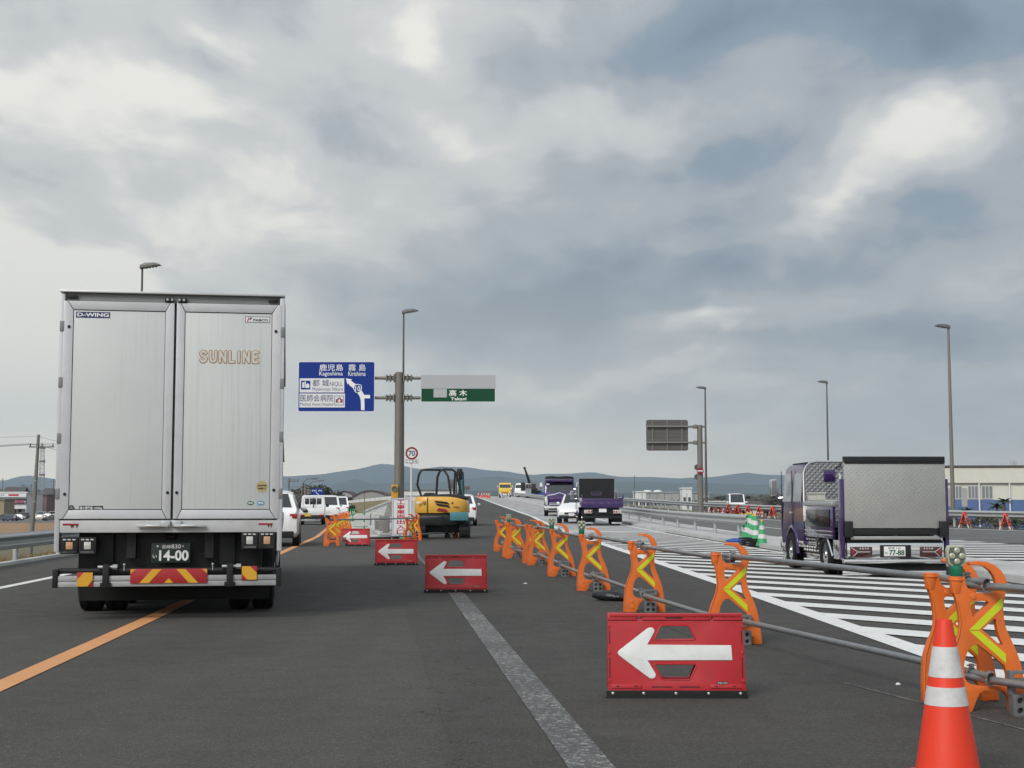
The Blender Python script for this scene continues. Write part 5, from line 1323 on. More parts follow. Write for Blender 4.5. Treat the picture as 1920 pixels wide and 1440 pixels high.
for x in (X(238), X(404)): MB().cyl((x, -0.0, Z(1068)), (x, 0.0, Z(1058)), 0.008, None, 6).ball((x, 0, Z(1057)), 0.016, 0.016, 0.016, 8, 6).build('lever', STEEL, bpo, smooth=True)
def hazard(x0, x1, z0, z1, cuts, name='reflector_plate'):
    rt = MB().box(x0, x1, -0.066, -0.053, z0, z1).build(name, REFR, bpo, 0.003)
    for poly in cuts: MB().prism(poly, 'y', -0.0685, -0.0664).build('yellow_stripe', REFY, rt)
z0, z1 = Z(1091), Z(1064.5); x0, x1 = X(250.5), X(394.5); xm = (x0+x1)/2
def band(a, b, sgn): 
    hh = z1-z0
    return [(xm+sgn*(a+hh*0.9), z0+0.003), (xm+sgn*(b+hh*0.9), z0+0.003), (xm+sgn*b, z1-0.003), (xm+sgn*a, z1-0.003)]
hazard(x0, x1, z0, z1, [band(0.08, 0.18, 1), band(0.08, 0.18, -1), [(xm-0.05, z0+0.003), (xm+0.05, z0+0.003), (xm, z0+0.055)], [(x0+0.003, z1-0.003), (x0+0.06, z1-0.003), (x0+0.003, z1-0.05)], [(x1-0.003, z1-0.003), (x1-0.06, z1-0.003), (x1-0.003, z1-0.05)]])
hazard(X(152.5), X(181.5), Z(1096), Z(1070), [[(X(152.8), Z(1095.5)), (X(172), Z(1095.5)), (X(181.2), Z(1084)), (X(181.2), Z(1070.4)), (X(165), Z(1070.4)), (X(152.8), Z(1083))]])
hazard(X(459.5), X(488.5), Z(1086), Z(1060.5), [[(X(488.2), Z(1085.6)), (X(470), Z(1085.6)), (X(459.8), Z(1074)), (X(459.8), Z(1060.9)), (X(475), Z(1060.9)), (X(488.2), Z(1073))]])
MB().box(-1.07, 1.10, 0.80, 0.83, 0.205, 0.75).build('mud_flap', RUB, truck, 0.008)
for y in (1.6, 2.85, 7.6):
    MB().cyl((-0.95, y, 0.42), (0.95, y, 0.42), 0.07, None, 10).build('axle', BLKM, truck, smooth=True)
    for s_ in (-1, 1):
        wheel(truck, s_*1.02, y, 0.42, 0.26, 'truck', s_).location.z += 0.0444
        if y < 5: wheel(truck, s_*0.73, y, 0.42, 0.24, 'truck', s_).location.z += 0.0444
MB().box(-1.1, 1.1, 4.2, 6.8, 0.5, 1.0).build('under_frame', BLKM, truck, 0.02)
for s_ in (-1, 1):
    for z in (0.45, 0.65, 0.85): MB().box(s_*1.17-0.02, s_*1.17+0.02, 4.0, 6.9, z, z+0.1).build('side_guard', ALU, truck, 0.005)
cb = MB(); cb.prism([(LEN+0.12, 0.55), (LEN+1.9, 0.55), (LEN+1.95, 1.4), (LEN+1.85, 2.0), (LEN+1.6, 2.75), (LEN+1.2, 3.0), (LEN+0.12, 3.0)], 'x', -1.2, 1.2)
cb.build('cab', WHITE, truck, 0.06)
MB().prism([(LEN+1.90, 1.75), (LEN+1.905, 1.75), (LEN+1.66, 2.62), (LEN+1.65, 2.62)], 'x', -1.05, 1.05).build('windscreen', GLASS, truck)
for s_ in (-1, 1): wheel(truck, s_*1.05, LEN+0.9, 0.45, 0.28, 'truck', s_).location.z += 0.0444

# ---------------------------------------------------------------- checker plate
def checker(name, base, scale, con=0.42, bmp=0.7):
    g = NG(name, 0.35); g.b.inputs['Metallic'].default_value = 0.55
    p1 = g.t.nodes.new('ShaderNodeTexWave'); p1.wave_profile = 'SIN'; g.set(p1.inputs['Vector'], g.mapped((1, 0.01, 1), (0, R(45), 0))); p1.inputs['Scale'].default_value = scale; p1.inputs['Distortion'].default_value = 0
    p2 = g.t.nodes.new('ShaderNodeTexWave'); p2.wave_profile = 'SIN'; g.set(p2.inputs['Vector'], g.mapped((1, 0.01, 1), (0, R(-45), 0))); p2.inputs['Scale'].default_value = scale; p2.inputs['Distortion'].default_value = 0
    h = g.math('MULTIPLY', p1.outputs['Fac'], p2.outputs['Fac'])
    n = g.noise(2.5, 5, 0.6)
    c = g.mix(g.rng(n, 0.3, 0.7), tuple(x*0.86 for x in base), base); c = g.mix(g.rng(h, 0.35, 0.7, 0.0, con), c, tuple(x*0.55 for x in base))
    g.color(c); g.bump(h, bmp, 0.012)
    return g.m
CHK = checker('checker_plate', (0.40, 0.40, 0.378), 5.2, 0.14, 0.12); CHKD = checker('dark_checker_plate', (0.30, 0.30, 0.31), 4.2)

def truck_cab(t, W, y0, y1, z0, zr, paint_, front_detail=True, glass=GLASS, quarter=True):
    """forward-control cab, back wall at y0, front at y1 (+Y is forward)"""
    c = MB(); h = zr-z0; zw = z0+h*0.50
    side = [(y0, z0), (y1-0.08, z0), (y1, z0+0.12*h), (y1+0.02, z0+0.38*h), (y1-0.02, zw), (y1-0.22, z0+h*0.86), (y1-0.36, zr-0.05), (y1-0.55, zr), (y0+0.10, zr), (y0, zr-0.08)]
    rings = []
    for x, sc in ((-1, 0.90), (-0.97, 0.97), (-0.88, 1.0), (0.88, 1.0), (0.97, 0.97), (1, 0.90)):
        cy_, cz_ = (y0+y1)/2, z0+h*0.35
        rings.append([(x*W/2 * (1 if z < zw+0.05 else 0.955), cy_+(y-cy_)*(1 if y <= y0 else (0.5+0.5*sc)), cz_+(z-cz_)*(1 if z < cz_ else 0.6+0.4*sc)) for y, z in side])
    c.loft(rings)
    body = c.build('cab', paint_, t, smooth=True, ang=28)
    # windscreen
    zz0, zz1 = zw+0.05*h, z0+h*0.86
    f = lambda z: y1-0.02 - (z-zw)/(z0+h*0.86-zw)*0.20
    quadpane([(W/2*0.90, f(zz0), zz0), (-W/2*0.90, f(zz0), zz0), (-W/2*0.86, f(zz1), zz1), (W/2*0.86, f(zz1), zz1)], 0.02, 0.014, glass, 'windscreen', t)
    for s_ in (-1, 1):
        yb = y1-0.98
        def pane(ya, yb_, name):
            P = [(s_*W/2*1.0, ya, zw+0.02), (s_*W/2*1.0, yb_, zw+0.02), (s_*W/2*0.955, yb_-(0.10 if yb_ > y1-0.3 else 0), zr-0.16), (s_*W/2*0.955, ya, zr-0.16)]
            if s_ < 0: P = [P[1], P[0], P[3], P[2]]
            quadpane(P, 0.035, 0.008, glass, name, t)
        pane(yb+0.06, y1-0.16, 'door_window')
        if quarter and yb-0.06-(y0+0.12) > 0.2: pane(y0+0.14, yb-0.06, 'quarter_window')
        for yy in (yb, y1-0.10):
            MB().box(s_*W/2-0.006, s_*W/2+0.006, yy-0.008, yy+0.008, z0+0.25, zr-0.12).build('door_seam', BLK, t)
        MB().box(s_*W/2-0.02, s_*W/2+0.028, yb+0.06, yb+0.17, z0+h*0.36, z0+h*0.40).build('door_handle', CHROME, t, 0.008)
    return body
def mirror(t, x, y, z, s_, w=0.20, h=0.40):
    MB().tube([(x-s_*0.30, y-0.05, z-0.20), (x-s_*0.1, y+0.02, z-0.22), (x, y, z-h*0.4)], 0.018, 8).build('mirror_arm', CHROME, t, smooth=True)
    m_ = MB().box(x-w/2, x+w/2, y-0.05, y+0.06, z-h/2, z+h/2).build('mirror', CHROME, t, 0.04, seg=3)
    MB().box(x-w/2+0.025, x+w/2-0.025, y-0.056, y-0.049, z-h/2+0.03, z+h/2-0.03).build('mirror_glass', GLASSL, m_, 0.003)

# ---------------------------------------------------------------- purple flatbed truck with tail lift
pt = thing('flatbed_truck', 'small purple flatbed truck with upright silver checker plate tail lift', 'truck', (6.72, 25.1, 0), R(2.7))
PW = 0.90
tl_ = MB().box(-0.90, 0.90, -0.10, -0.02, 0.86, 2.06).build('tail_plate', CHK, pt, 0.006)
MB().box(-0.90, 0.90, -0.115, 0.0, 2.00, 2.115).build('plate_cap', BLK, tl_, 0.012)
MB().box(-0.885, 0.885, -0.112, -0.101, 1.985, 1.998).build('cap_trim', BLKM, tl_)
for s_ in (-1, 1):
    MB().box(s_*0.93-0.035, s_*0.93+0.035, -0.06, 0.10, 0.34, 1.72).build('lift_column', PURPLE, pt, 0.012)
    MB().box(s_*0.84-0.07, s_*0.84+0.07, -0.15, 0.0, 0.70, 0.98).build('lift_knuckle', BLKM, pt, 0.01)
    MB().tube([(s_*0.93, 0.10, 1.0), (s_*0.93, 0.14, 1.5), (s_*0.93, 0.10, 1.74)], 0.02, 8).build('lift_ram', CHROME, pt, smooth=True)
    MB().lathe([(0.028, 0), (0.028, 0.09), (0.012, 0.11), (0.0001, 0.11)], 12, Matrix.Translation((s_*0.93, 0.05, 1.71))).build('lift_pin', CHROME, pt, smooth=True)
MB().box(-0.84, 0.84, -0.08, 0.05, 0.74, 0.85).build('lift_beam', BLKM, pt, 0.012)
MB().box(-0.80, 0.80, -0.10, -0.05, 0.66, 0.72).build('lift_step', CHK, pt, 0.006)
MB().box(-0.84, 0.84, 0.0, 0.06, 0.60, 0.68).build('rear_beam', BLKM, pt, 0.01)
rc = MB().box(-0.86, 0.86, -0.07, 0.04, 0.33, 0.60).build('rear_panel', CHROME, pt, 0.008)
for s_ in (-1, 1):
    x0, x1 = (-0.81, -0.42) if s_ < 0 else (0.43, 0.82)
    rl = MB().box(x0, x1, -0.085, -0.069, 0.355, 0.535).build('rear_light', mat('dark_red_lens', (0.045, 0.006, 0.008), 0.15, 0, 0.1, 9, coat=0.7), rc, 0.006)
    xa = x0+0.02 if s_ < 0 else x1-0.02; dr = 1 if s_ < 0 else -1
    MB().tube([(xa, -0.088, 0.52), (xa+dr*0.11, -0.088, 0.445), (xa+dr*0.33, -0.088, 0.445)], 0.007, 5).build('light_bar', LENS, rl); MB().tube([(xa+dr*0.03, -0.088, 0.37), (xa+dr*0.11, -0.088, 0.443)], 0.007, 5).build('light_bar', LENS, rl)
    MB().prism([(xa+dr*0.005, 0.40), (xa+dr*0.06, 0.445), (xa+dr*0.005, 0.49)], 'y', -0.090, -0.086).build('red_chevron', TAIL, rl)
    for k in range(4):
        MB().lathe([(0.016, 0), (0.016, 0.006), (0.010, 0.006), (0.010, 0.0)], 10, Matrix.Translation((xa+dr*(0.16+k*0.045), -0.086, 0.505)) @ Matrix.Rotation(R(90), 4, 'X')).build('led_ring', LENS, rl)
npb = MB().box(-0.28, 0.27, -0.08, -0.0695, 0.345, 0.565).build('plate_recess', BLK, rc, 0.004)
np_ = MB().box(-0.215, 0.165, -0.092, -0.081, 0.37, 0.54).build('number_plate', PLATEW, rc, 0.004)
lettering('宮崎 130', -0.14, 0.08, 0.495, 0.53, -0.0925, TXTGRN, np_, 0.01); lettering('77-88', -0.125, 0.145, 0.385, 0.48, -0.0925, TXTGRN, np_, 0.03); lettering('ぬ', -0.20, -0.15, 0.41, 0.45, -0.0925, TXTGRN, np_)
MB().box(-0.92, 0.92, -0.085, 0.06, 0.245, 0.318).build('bumper', CHROME, pt, 0.014)
MB().box(-0.92, 0.92, 0.02, 0.04, 0.115, 0.24).build('mud_flap', RUB, pt)
fl = MB().box(-0.92, 0.92, 0.018, 0.042, 0.035, 0.112).build('flap_trim', CHROME, pt, 0.004)
for k in range(9): MB().ball((-0.84+k*0.21, 0.016, 0.075), 0.014, 0.008, 0.014, 8, 6).build('rivet', STEEL, fl, smooth=True)
MB().box(-0.90, 0.90, 0.08, 2.72, 0.86, 0.95).build('bed', BLKM, pt, 0.01)
hb_ = MB(); hb_.plate([(-0.92, 0.95), (0.92, 0.95), (0.92, 1.88), (0.88, 2.00), (0.80, 2.08), (0.68, 2.11), (-0.68, 2.11), (-0.80, 2.08), (-0.88, 2.00), (-0.92, 1.88)], [], 'y', 2.66, 2.70)
hbo = hb_.build('headboard', CHKD, pt)
MB().tube([(-0.92, 2.65, 0.95), (-0.92, 2.65, 1.88), (-0.88, 2.65, 2.00), (-0.80, 2.65, 2.08), (-0.68, 2.65, 2.11), (0.68, 2.65, 2.11), (0.80, 2.65, 2.08), (0.88, 2.65, 2.00), (0.92, 2.65, 1.88), (0.92, 2.65, 0.95)], 0.018, 6).build('headboard_edge', CHROME, hbo, smooth=True)
MB().box(-0.52, -0.30, 2.62, 2.66, 1.72, 1.94).build('control_box', PURPLE, hbo, 0.01); MB().tube([(-0.30, 2.63, 1.98), (-0.2, 2.63, 2.02), (-0.18, 2.63, 2.08)], 0.012, 6).build('conduit', BLK, hbo)
for s_ in (-1, 1):
    g_ = MB().box(s_*0.90-0.025, s_*0.90+0.025, 0.60, 2.58, 0.66, 1.24).build('side_gate', PURPLE, pt, 0.01)
    MB().box(s_*0.932-0.012, s_*0.932+0.012, 0.78, 2.42, 0.86, 1.18).build('gate_recess', mat('dark_gloss', (0.012, 0.014, 0.016), 0.12, 0.3, 0.1, 3), g_, 0.004)
    MB().box(s_*0.90-0.05, s_*0.90+0.06, 0.58, 2.60, 1.25, 1.33).build('gate_cap', ALU, g_, 0.012)
    for z in (0.70, 0.77): MB().box(s_*0.935-0.012, s_*0.935+0.012, 0.62, 2.56, z, z+0.025).build('gate_trim', CHROME, g_, 0.004)
    # chrome skirt, steps and lamps
    sk = MB().box(s_*0.82-0.05, s_*0.82+0.05, 1.75, 2.95, 0.24, 0.34).box(s_*0.82-0.05, s_*0.82+0.05, 1.75, 2.95, 0.50, 0.56).build('skirt', CHROME, pt, 0.01)
    MB().box(s_*0.80-0.03, s_*0.80+0.03, 1.80, 2.90, 0.34, 0.66).build('skirt_back', BLKM, pt)
    for r_ in (0.40, 0.46, 0.61):
        for k in range(6): MB().ball((s_*0.87, 1.86+k*0.19, r_), 0.026, 0.030, 0.026, 8, 6).build('marker_lamp', LENS, sk, smooth=True)
    # rear mudguard: bright arms over the wheel
    MB().tube([(s_*0.90, 1.85, 0.42), (s_*0.90, 1.70, 0.74), (s_*0.90, 1.18, 0.78), (s_*0.90, 0.72, 0.34)], 0.024, 6).build('mudguard_trim', CHROME, pt, smooth=True)
    MB().box(s_*0.86-0.05, s_*0.86+0.05, 0.12, 0.66, 0.30, 0.64).build('side_locker', CHROME, pt, 0.012)
    wheel(pt, s_*0.80, 1.25, 0.355, 0.22, 'truck', s_); wheel(pt, s_*0.53, 1.25, 0.355, 0.22, 'truck', s_)
    wheel(pt, s_*0.845, 3.70, 0.355, 0.21, 'truck', s_)
    mirror(pt, s_*1.08, 4.50, 1.62, s_, 0.16, 0.34)
    arch = MB(); arch.tube([(s_*0.90, 3.70+0.45*math.cos(R(a_)), 0.38+0.45*math.sin(R(a_))) for a_ in range(-10, 191, 20)], 0.035, 8)
    arch.build('wheel_arch', PURPLE, pt, smooth=True)
    MB().lathe([(0.0001, 0), (0.44, 0)], 24, Matrix.Translation((s_*0.918, 3.70, 0.38)) @ Matrix.Rotation(R(90), 4, 'Y')).build('arch_shade_disc', RUB, pt)  # flat dark disc on the cab side, standing in for the wheel arch's shade
    MB().box(s_*0.84-0.08, s_*0.84+0.08, 2.80, 3.22, 0.44, 0.56).build('cab_step', CHROME, pt, 0.02)
    MB().box(s_*0.85-0.02, s_*0.85+0.02, 4.36, 4.62, 0.12, 0.5).build('front_flap', CHROME, pt, 0.008)
truck_cab(pt, 1.82, 2.76, 4.62, 0.50, 2.07, PURPLE, glass=mat('painted_daylight_glass', (0.30, 0.32, 0.34), 0.1, 0, 0.05, 2, spec=0.6))  # opaque panes; daylight seen through the cab is put into their pale colour
MB().box(-0.80, 0.80, 2.9, 4.0, 2.05, 2.10).build('roof_trim', BLKM, pt, 0.02)
MB().box(-0.91, 0.91, 4.52, 4.72, 0.28, 0.54).build('front_bumper', CHROME, pt, 0.03)
for x in (-0.35, 0.35): MB().box(x-0.04, x+0.04, 0.1, 4.3, 0.5, 0.70).build('chassis_rail', BLKM, pt)
MB().box(-0.6, 0.6, 1.2, 1.3, 0.3, 0.4).build('axle', BLKM, pt)
# white slatted tray lying on the bed edge
tr = thing('slatted_tray', 'pale slatted tray lying on the purple truck bed edge', 'tray', pt.matrix_basis @ Vector((0, 0, 0)) if False else (6.72, 25.1, 0), R(2.7))
TRM = mat('pale_tray', (0.50, 0.49, 0.46), 0.6, 0, 0.1, 8)
MB().box(-0.92, -0.55, 1.1, 2.35, 1.335, 1.36).build('tray_floor', TRM, tr, 0.004)
for k in range(12): MB().box(-0.93, -0.915, 1.12+k*0.105, 1.17+k*0.105, 1.36, 1.47).build('slat', TRM, tr)
MB().box(-0.94, -0.90, 1.1, 2.38, 1.47, 1.50).build('tray_rail', TRM, tr, 0.004)

# ---------------------------------------------------------------- purple tipper seen from the front
def tipper(loc, rz, label, W, Lc, facing_detail, H=2.5, bodyh=1.0, tall=False):
    t = thing('tipper_truck', label, 'truck', loc, rz, 'purple tipper trucks on the concrete road')
    return t
d1 = 100.0
ft_ = thing('tipper_truck', 'purple tipper truck facing the camera with chrome front', 'truck', (at(1049, HOR, d1).x, d1, prof(d1)), R(180-2))
# local +Y points at the camera; the front is at y = 0, the rest behind at negative y
truck_cab(ft_, 2.10, -2.0, 0.0, 0.72, 2.48, PURPLE)
MB().box(-1.0, 1.0, -0.35, 0.16, 2.42, 2.60).build('sun_visor', PURPLE, ft_, 0.05)
gr_ = MB().prism([(-0.72, 0.95), (0.72, 0.95), (0.74, 1.32), (0.62, 1.50), (-0.62, 1.50), (-0.74, 1.32)], 'y', -0.03, 0.05).build('grille', PURPLE, ft_, 0.02)
MB().tube([(-0.85, 0.05, 1.46), (-0.35, 0.06, 1.54), (0.0, 0.06, 1.66), (0.35, 0.06, 1.54), (0.85, 0.05, 1.46)], 0.035, 6).build('grille_trim', CHROME, gr_, smooth=True)
for z in (0.80, 0.90): MB().box(-0.72, 0.72, 0.0, 0.07, z, z+0.05).build('grille_bar', CHROME, gr_, 0.01)
for s_ in (-1, 1):
    MB().prism([(s_*0.80, 0.80), (s_*1.03, 0.80), (s_*1.04, 1.35), (s_*0.86, 1.46)], 'y', -0.10, 0.06).build('light_surround', CHROME, ft_, 0.02)
    MB().box(min(s_*0.83, s_*1.0), max(s_*0.83, s_*1.0), 0.05, 0.075, 0.88, 1.14).build('headlight', LENS, ft_, 0.015)
    mirror(ft_, s_*1.28, -0.05, 2.12, s_, 0.22, 0.50)
    wheel(ft_, s_*0.95, -0.85, 0.47, 0.27, 'truck', s_); wheel(ft_, s_*0.95, -4.2, 0.47, 0.27, 'truck', s_)
    MB().box(s_*1.04-0.03, s_*1.04+0.03, -2.0, 0.0, 0.5, 0.75).build('cab_step', CHROME, ft_, 0.02)
MB().box(-1.05, 1.05, -0.25, 0.12, 0.42, 0.72).build('bumper', CHROME, ft_, 0.04)
MB().box(-0.75, 0.75, 0.08, 0.135, 0.46, 0.56).build('bumper_slot', BLK, ft_, 0.01)
MB().box(-0.80, 0.80, 0.0, 0.06, 0.26, 0.40).build('air_dam', BLKM, ft_, 0.01)
MB().box(-0.16, 0.17, 0.12, 0.14, 0.56, 0.72).build('number_plate', PLATEW, ft_)
MB().box(-1.05, 1.05, -5.4, -2.15, 0.95, 2.0).build('tipper_body', PURPLE, ft_, 0.03)
cgd = MB().box(-1.04, 1.04, -2.3, -2.1, 1.0, 2.74).build('cab_guard', BLKM, ft_, 0.03)
MB().tube([(-1.0, -2.2, 2.76), (-0.5, -2.2, 2.80), (0.1, -2.2, 2.76), (0.6, -2.2, 2.81), (1.0, -2.2, 2.76)], 0.06, 6).build('rolled_cover', RUB, ft_, smooth=True)
MB().box(-0.5, 0.5, -5.2, -1.0, 0.55, 0.9).build('chassis', BLKM, ft_)
stk_ = MB().plate([(0.80+0.12*math.cos(a_), 2.26+0.07*math.sin(a_)) for a_ in [2*math.pi*i/16 for i in range(16)]], [], 'y', -0.075, -0.045).build('windscreen_sticker', SIGNW, ft_)

# ---------------------------------------------------------------- purple tipper seen from behind
d2 = 75.2
rt_ = thing('tipper_truck', 'purple tipper truck seen from behind with black headboard', 'truck', (at(1130, HOR, d2).x, d2, prof(d2)), R(2))
MB().box(-1.06, 1.06, 0.06, 3.4, 0.98, 1.06).build('bed_floor', PURPLE, rt_)
tg = MB().box(-1.04, 1.04, 0.0, 0.06, 0.96, 1.44).build('tailgate', PURPLE, rt_, 0.01)
for k in range(5): MB().box(-0.98+k*0.40, -0.64+k*0.40, -0.012, 0.0, 1.02, 1.30).build('gate_panel', PURPLE, tg, 0.006)
MB().box(-1.0, 1.0, -0.03, 0.0, 1.32, 1.40).build('gate_rail', PURPLE, tg, 0.01)
for s_ in (-1, 1):
    MB().box(s_*1.06-0.03, s_*1.06+0.03, 0.0, 3.4, 0.98, 1.48).build('side_gate', PURPLE, rt_, 0.01)
    MB().prism([(s_*1.03, 1.44), (s_*1.12, 1.44), (s_*1.10, 1.66), (s_*1.07, 1.66)], 'y', 0.0, 0.08).build('gate_post', PURPLE, rt_, 0.005)
    rl = MB().box(min(s_*0.55, s_*0.98), max(s_*0.55, s_*0.98), 0.0, 0.08, 0.66, 0.84).build('rear_light', LENS, rt_, 0.01)
    for k in range(3): MB().box(s_*(0.60+k*0.13)-0.04, s_*(0.60+k*0.13)+0.04, -0.012, 0.0, 0.70, 0.80).build('lens', TAIL if k < 2 else LENSA, rl, 0.005)
    MB().box(s_*0.75-0.30, s_*0.75+0.30, 0.25, 0.28, 0.20, 0.62).build('mud_flap', RUB, rt_)
    MB().box(s_*0.76-0.26, s_*0.76+0.26, 0.24, 0.285, 0.10, 0.19).build('flap_trim', CHROME, rt_, 0.005)
    wheel(rt_, s_*0.90, 1.1, 0.42, 0.24, 'truck', s_); wheel(rt_, s_*0.64, 1.1, 0.42, 0.24, 'truck', s_); wheel(rt_, s_*0.90, 4.4, 0.42, 0.24, 'truck', s_)
    mirror(rt_, s_*1.22, 5.0, 1.66, s_, 0.22, 0.45)
hbd = MB().plate([(-0.98, 1.06), (0.98, 1.06), (0.98, 2.55), (-0.98, 2.55)], [[(-0.38, 1.72), (-0.32, 1.60), (0.32, 1.60), (0.38, 1.72), (0.38, 1.86), (-0.38, 1.86)]], 'y', 3.30, 3.38).build('headboard', BLKM, rt_)
MB().plate([(-1.0, 1.06), (1.0, 1.06), (1.0, 2.58), (-1.0, 2.58)], [[(-0.97, 1.0601), (0.97, 1.0601), (0.97, 2.55), (-0.97, 2.55)]], 'y', 3.27, 3.298).build('headboard_edge', STEEL, hbd) if False else MB().tube([(-0.99, 3.30, 1.3), (-0.99, 3.30, 2.56), (0.99, 3.30, 2.56), (0.99, 3.30, 1.3)], 0.022, 6).build('headboard_edge', STEEL, hbd)
for k in range(6): MB().tube([(-0.33+k*0.13, 3.34, 1.60), (-0.33+k*0.13, 3.34, 1.86)], 0.01, 5).build('window_bar', BLKM, hbd)
MB().box(-0.9, 0.9, 0.20, 0.30, 0.52, 0.96).build('rear_cross_member', BLKM, rt_, 0.01)
MB().box(-0.20, 0.20, -0.01, 0.02, 0.72, 0.90).build('number_plate', PLATEW, rt_)
MB().box(-1.0, 1.0, 0.02, 0.12, 0.40, 0.52).build('bumper', BLKM, rt_, 0.01)
truck_cab(rt_, 2.0, 3.5, 5.3, 0.6, 2.35, PURPLE, glass=GLASSL)
MB().box(-0.4, 0.4, 0.3, 5.0, 0.5, 0.9).build('chassis', BLKM, rt_)

# ---------------------------------------------------------------- far yellow truck and boom truck
d3 = 220.0
yt = thing('flatbed_truck', 'yellow truck far up the road facing the camera', 'truck', (at(947, HOR, d3).x, d3, prof(d3)), R(180))
truck_cab(yt, 1.95, -1.8, 0.0, 0.55, 2.30, YEL_T)
yb_ = MB().box(-0.95, 0.95, -0.1, 0.10, 0.34, 0.62).build('bumper', WHITE, yt, 0.03)
for k in range(5): MB().prism([(-0.9+k*0.40, 0.35), (-0.72+k*0.40, 0.35), (-0.60+k*0.40, 0.61), (-0.78+k*0.40, 0.61)], 'y', 0.101, 0.108).build('stripe', BLK, yb_)
for s_ in (-1, 1):
    MB().box(s_*0.74-0.14, s_*0.74+0.14, 0.0, 0.04, 0.68, 0.86).build('headlight', LENS, yt, 0.02)
    wheel(yt, s_*0.82, -0.9, 0.38, 0.24, 'truck', s_); wheel(yt, s_*0.82, -3.6, 0.38, 0.24, 'truck', s_); mirror(yt, s_*1.12, -0.05, 1.7, s_, 0.18, 0.4)
MB().box(-0.5, 0.5, 0.0, 0.03, 0.70, 0.84).build('grille', REFR, yt, 0.01)
MB().box(-0.16, 0.16, 0.102, 0.115, 0.40, 0.55).build('number_plate', PLATEW, yt)
MB().lathe([(0.10, 0), (0.10, 0.12), (0.06, 0.18), (0.0001, 0.19)], 12, Matrix.Translation((0, -0.9, 2.31))).build('beacon', CONE_O, yt, smooth=True)
MB().box(-1.0, 1.0, -4.6, -1.9, 0.75, 1.25).build('bed', YEL_T, yt, 0.02); MB().box(-0.4, 0.4, -4.4, -0.6, 0.45, 0.75).build('chassis', BLKM, yt)
# boom truck
bt_ = thing('boom_truck', 'dark boom truck with raised drilling mast beside the yellow truck', 'truck', (at(975, HOR, 218).x, 218, prof(218)), R(150))
truck_cab(bt_, 1.95, -1.8, 0.0, 0.55, 2.25, WHITE)
MB().box(-0.97, -0.2, 0.02, 0.10, 1.1, 2.35).build('control_cabinet', BLKM, bt_, 0.03)
bb = MB().box(-0.95, 0.95, -0.1, 0.10, 0.34, 0.75).build('bumper', WHITE, bt_, 0.03)
for k in range(4): MB().prism([(-0.9+k*0.48, 0.36), (-0.7+k*0.48, 0.36), (-0.55+k*0.48, 0.73), (-0.75+k*0.48, 0.73)], 'y', 0.101, 0.11).build('stripe', BLK, bb)
MB().box(-1.0, 1.0, -5.0, -1.9, 0.7, 1.15).build('bed', BLKM, bt_, 0.02)
RUSTM = mat('rusty_machinery', (0.14, 0.075, 0.045), 0.7, 0.2, 0.4, 3, dirt=0.3)
MB().box(-0.8, 0.7, -3.6, -2.2, 1.15, 2.2).build('drill_rig', RUSTM, bt_, 0.06)
for k in range(5): MB().cyl((-0.9, -2.4-k*0.4, 1.3+0.12*(k % 2)), (0.9, -2.4-k*0.4, 1.3+0.12*(k % 2)), 0.12, None, 10).build('pipe_roll', RUSTM, bt_, smooth=True)
ms = MB(); ms.tube([(0.1, -3.9, 1.2), (0.4, -3.0, 3.4), (0.6, -2.5, 4.6)], [0.24, 0.20, 0.13], 6); ms.tube([(-0.2, -3.7, 1.4), (0.2, -2.8, 3.2)], 0.08, 6); ms.build('mast', BLKM, bt_)
MB().ball((0.6, -2.5, 4.62), 0.22, 0.22, 0.18, 10, 6).build('mast_head', BLKM, bt_, smooth=True)
MB().tube([(0.9, -4.4, 1.1), (1.0, -4.4, 2.0), (0.4, -3.2, 3.0)], 0.10, 6).build('strut', BLKM, bt_)
for s_ in (-1, 1): wheel(bt_, s_*0.82, -0.9, 0.38, 0.24, 'truck', s_); wheel(bt_, s_*0.82, -3.9, 0.38, 0.24, 'truck', s_)

# ---------------------------------------------------------------- excavator
EY = 52.8; ex = at(832, HOR, EY).x
et = thing('mini_excavator', 'yellow mini excavator with black roll bars and teal boom', 'excavator', (ex, EY, 0))
E = lambda px, py, dy=0.0: (at(px, py, EY+dy).x - ex, dy, at(px, py, EY+dy).z)
def track(x0, x1):
    lp = [(-0.95, 0.02), (0.75, 0.0), (0.98, 0.10), (1.08, 0.28), (0.98, 0.47), (0.75, 0.58), (-0.75, 0.58), (-0.98, 0.48), (-1.08, 0.28), (-1.02, 0.10)]
    tk = MB(); tk.prism(lp, 'x', x0, x1); o = tk.build('track', RUB, et, 0.03)
    pad = MB()
    P = [Vector((0, a, b)) for a, b in lp]
    n = len(P); per = [(P[(i+1) % n]-P[i]).length for i in range(n)]; tot = sum(per); N = 26
    for k in range(N):
        s_ = tot*k/N; i = 0
        while s_ > per[i]: s_ -= per[i]; i += 1
        d = (P[(i+1) % n]-P[i]).normalized(); q = P[i]+d*s_
        M = Matrix.Translation((0, q.y, q.z)) @ Matrix.Rotation(math.atan2(d.z, d.y), 4, 'X')
        pad.box(x0-0.012, x1+0.012, -0.05, 0.05, -0.03, 0.03, M)
    pad.build('track_pads', RUB, o, 0.006)
    for yy in (-0.6, -0.2, 0.2, 0.6): MB().cyl((x0-0.01, yy, 0.14), (x1+0.01, yy, 0.14), 0.10, None, 12).build('roller', BLKM, o, smooth=True)
track(-0.95, -0.62); track(0.62, 0.95)
MB().box(-0.62, 0.62, -0.5, 0.5, 0.22, 0.56).build('undercarriage', BLKM, et, 0.03)
MB().cyl((0, 0, 0.5), (0, 0, 0.68), 0.42, None, 24).build('slew_ring', BLKM, et, smooth=True)
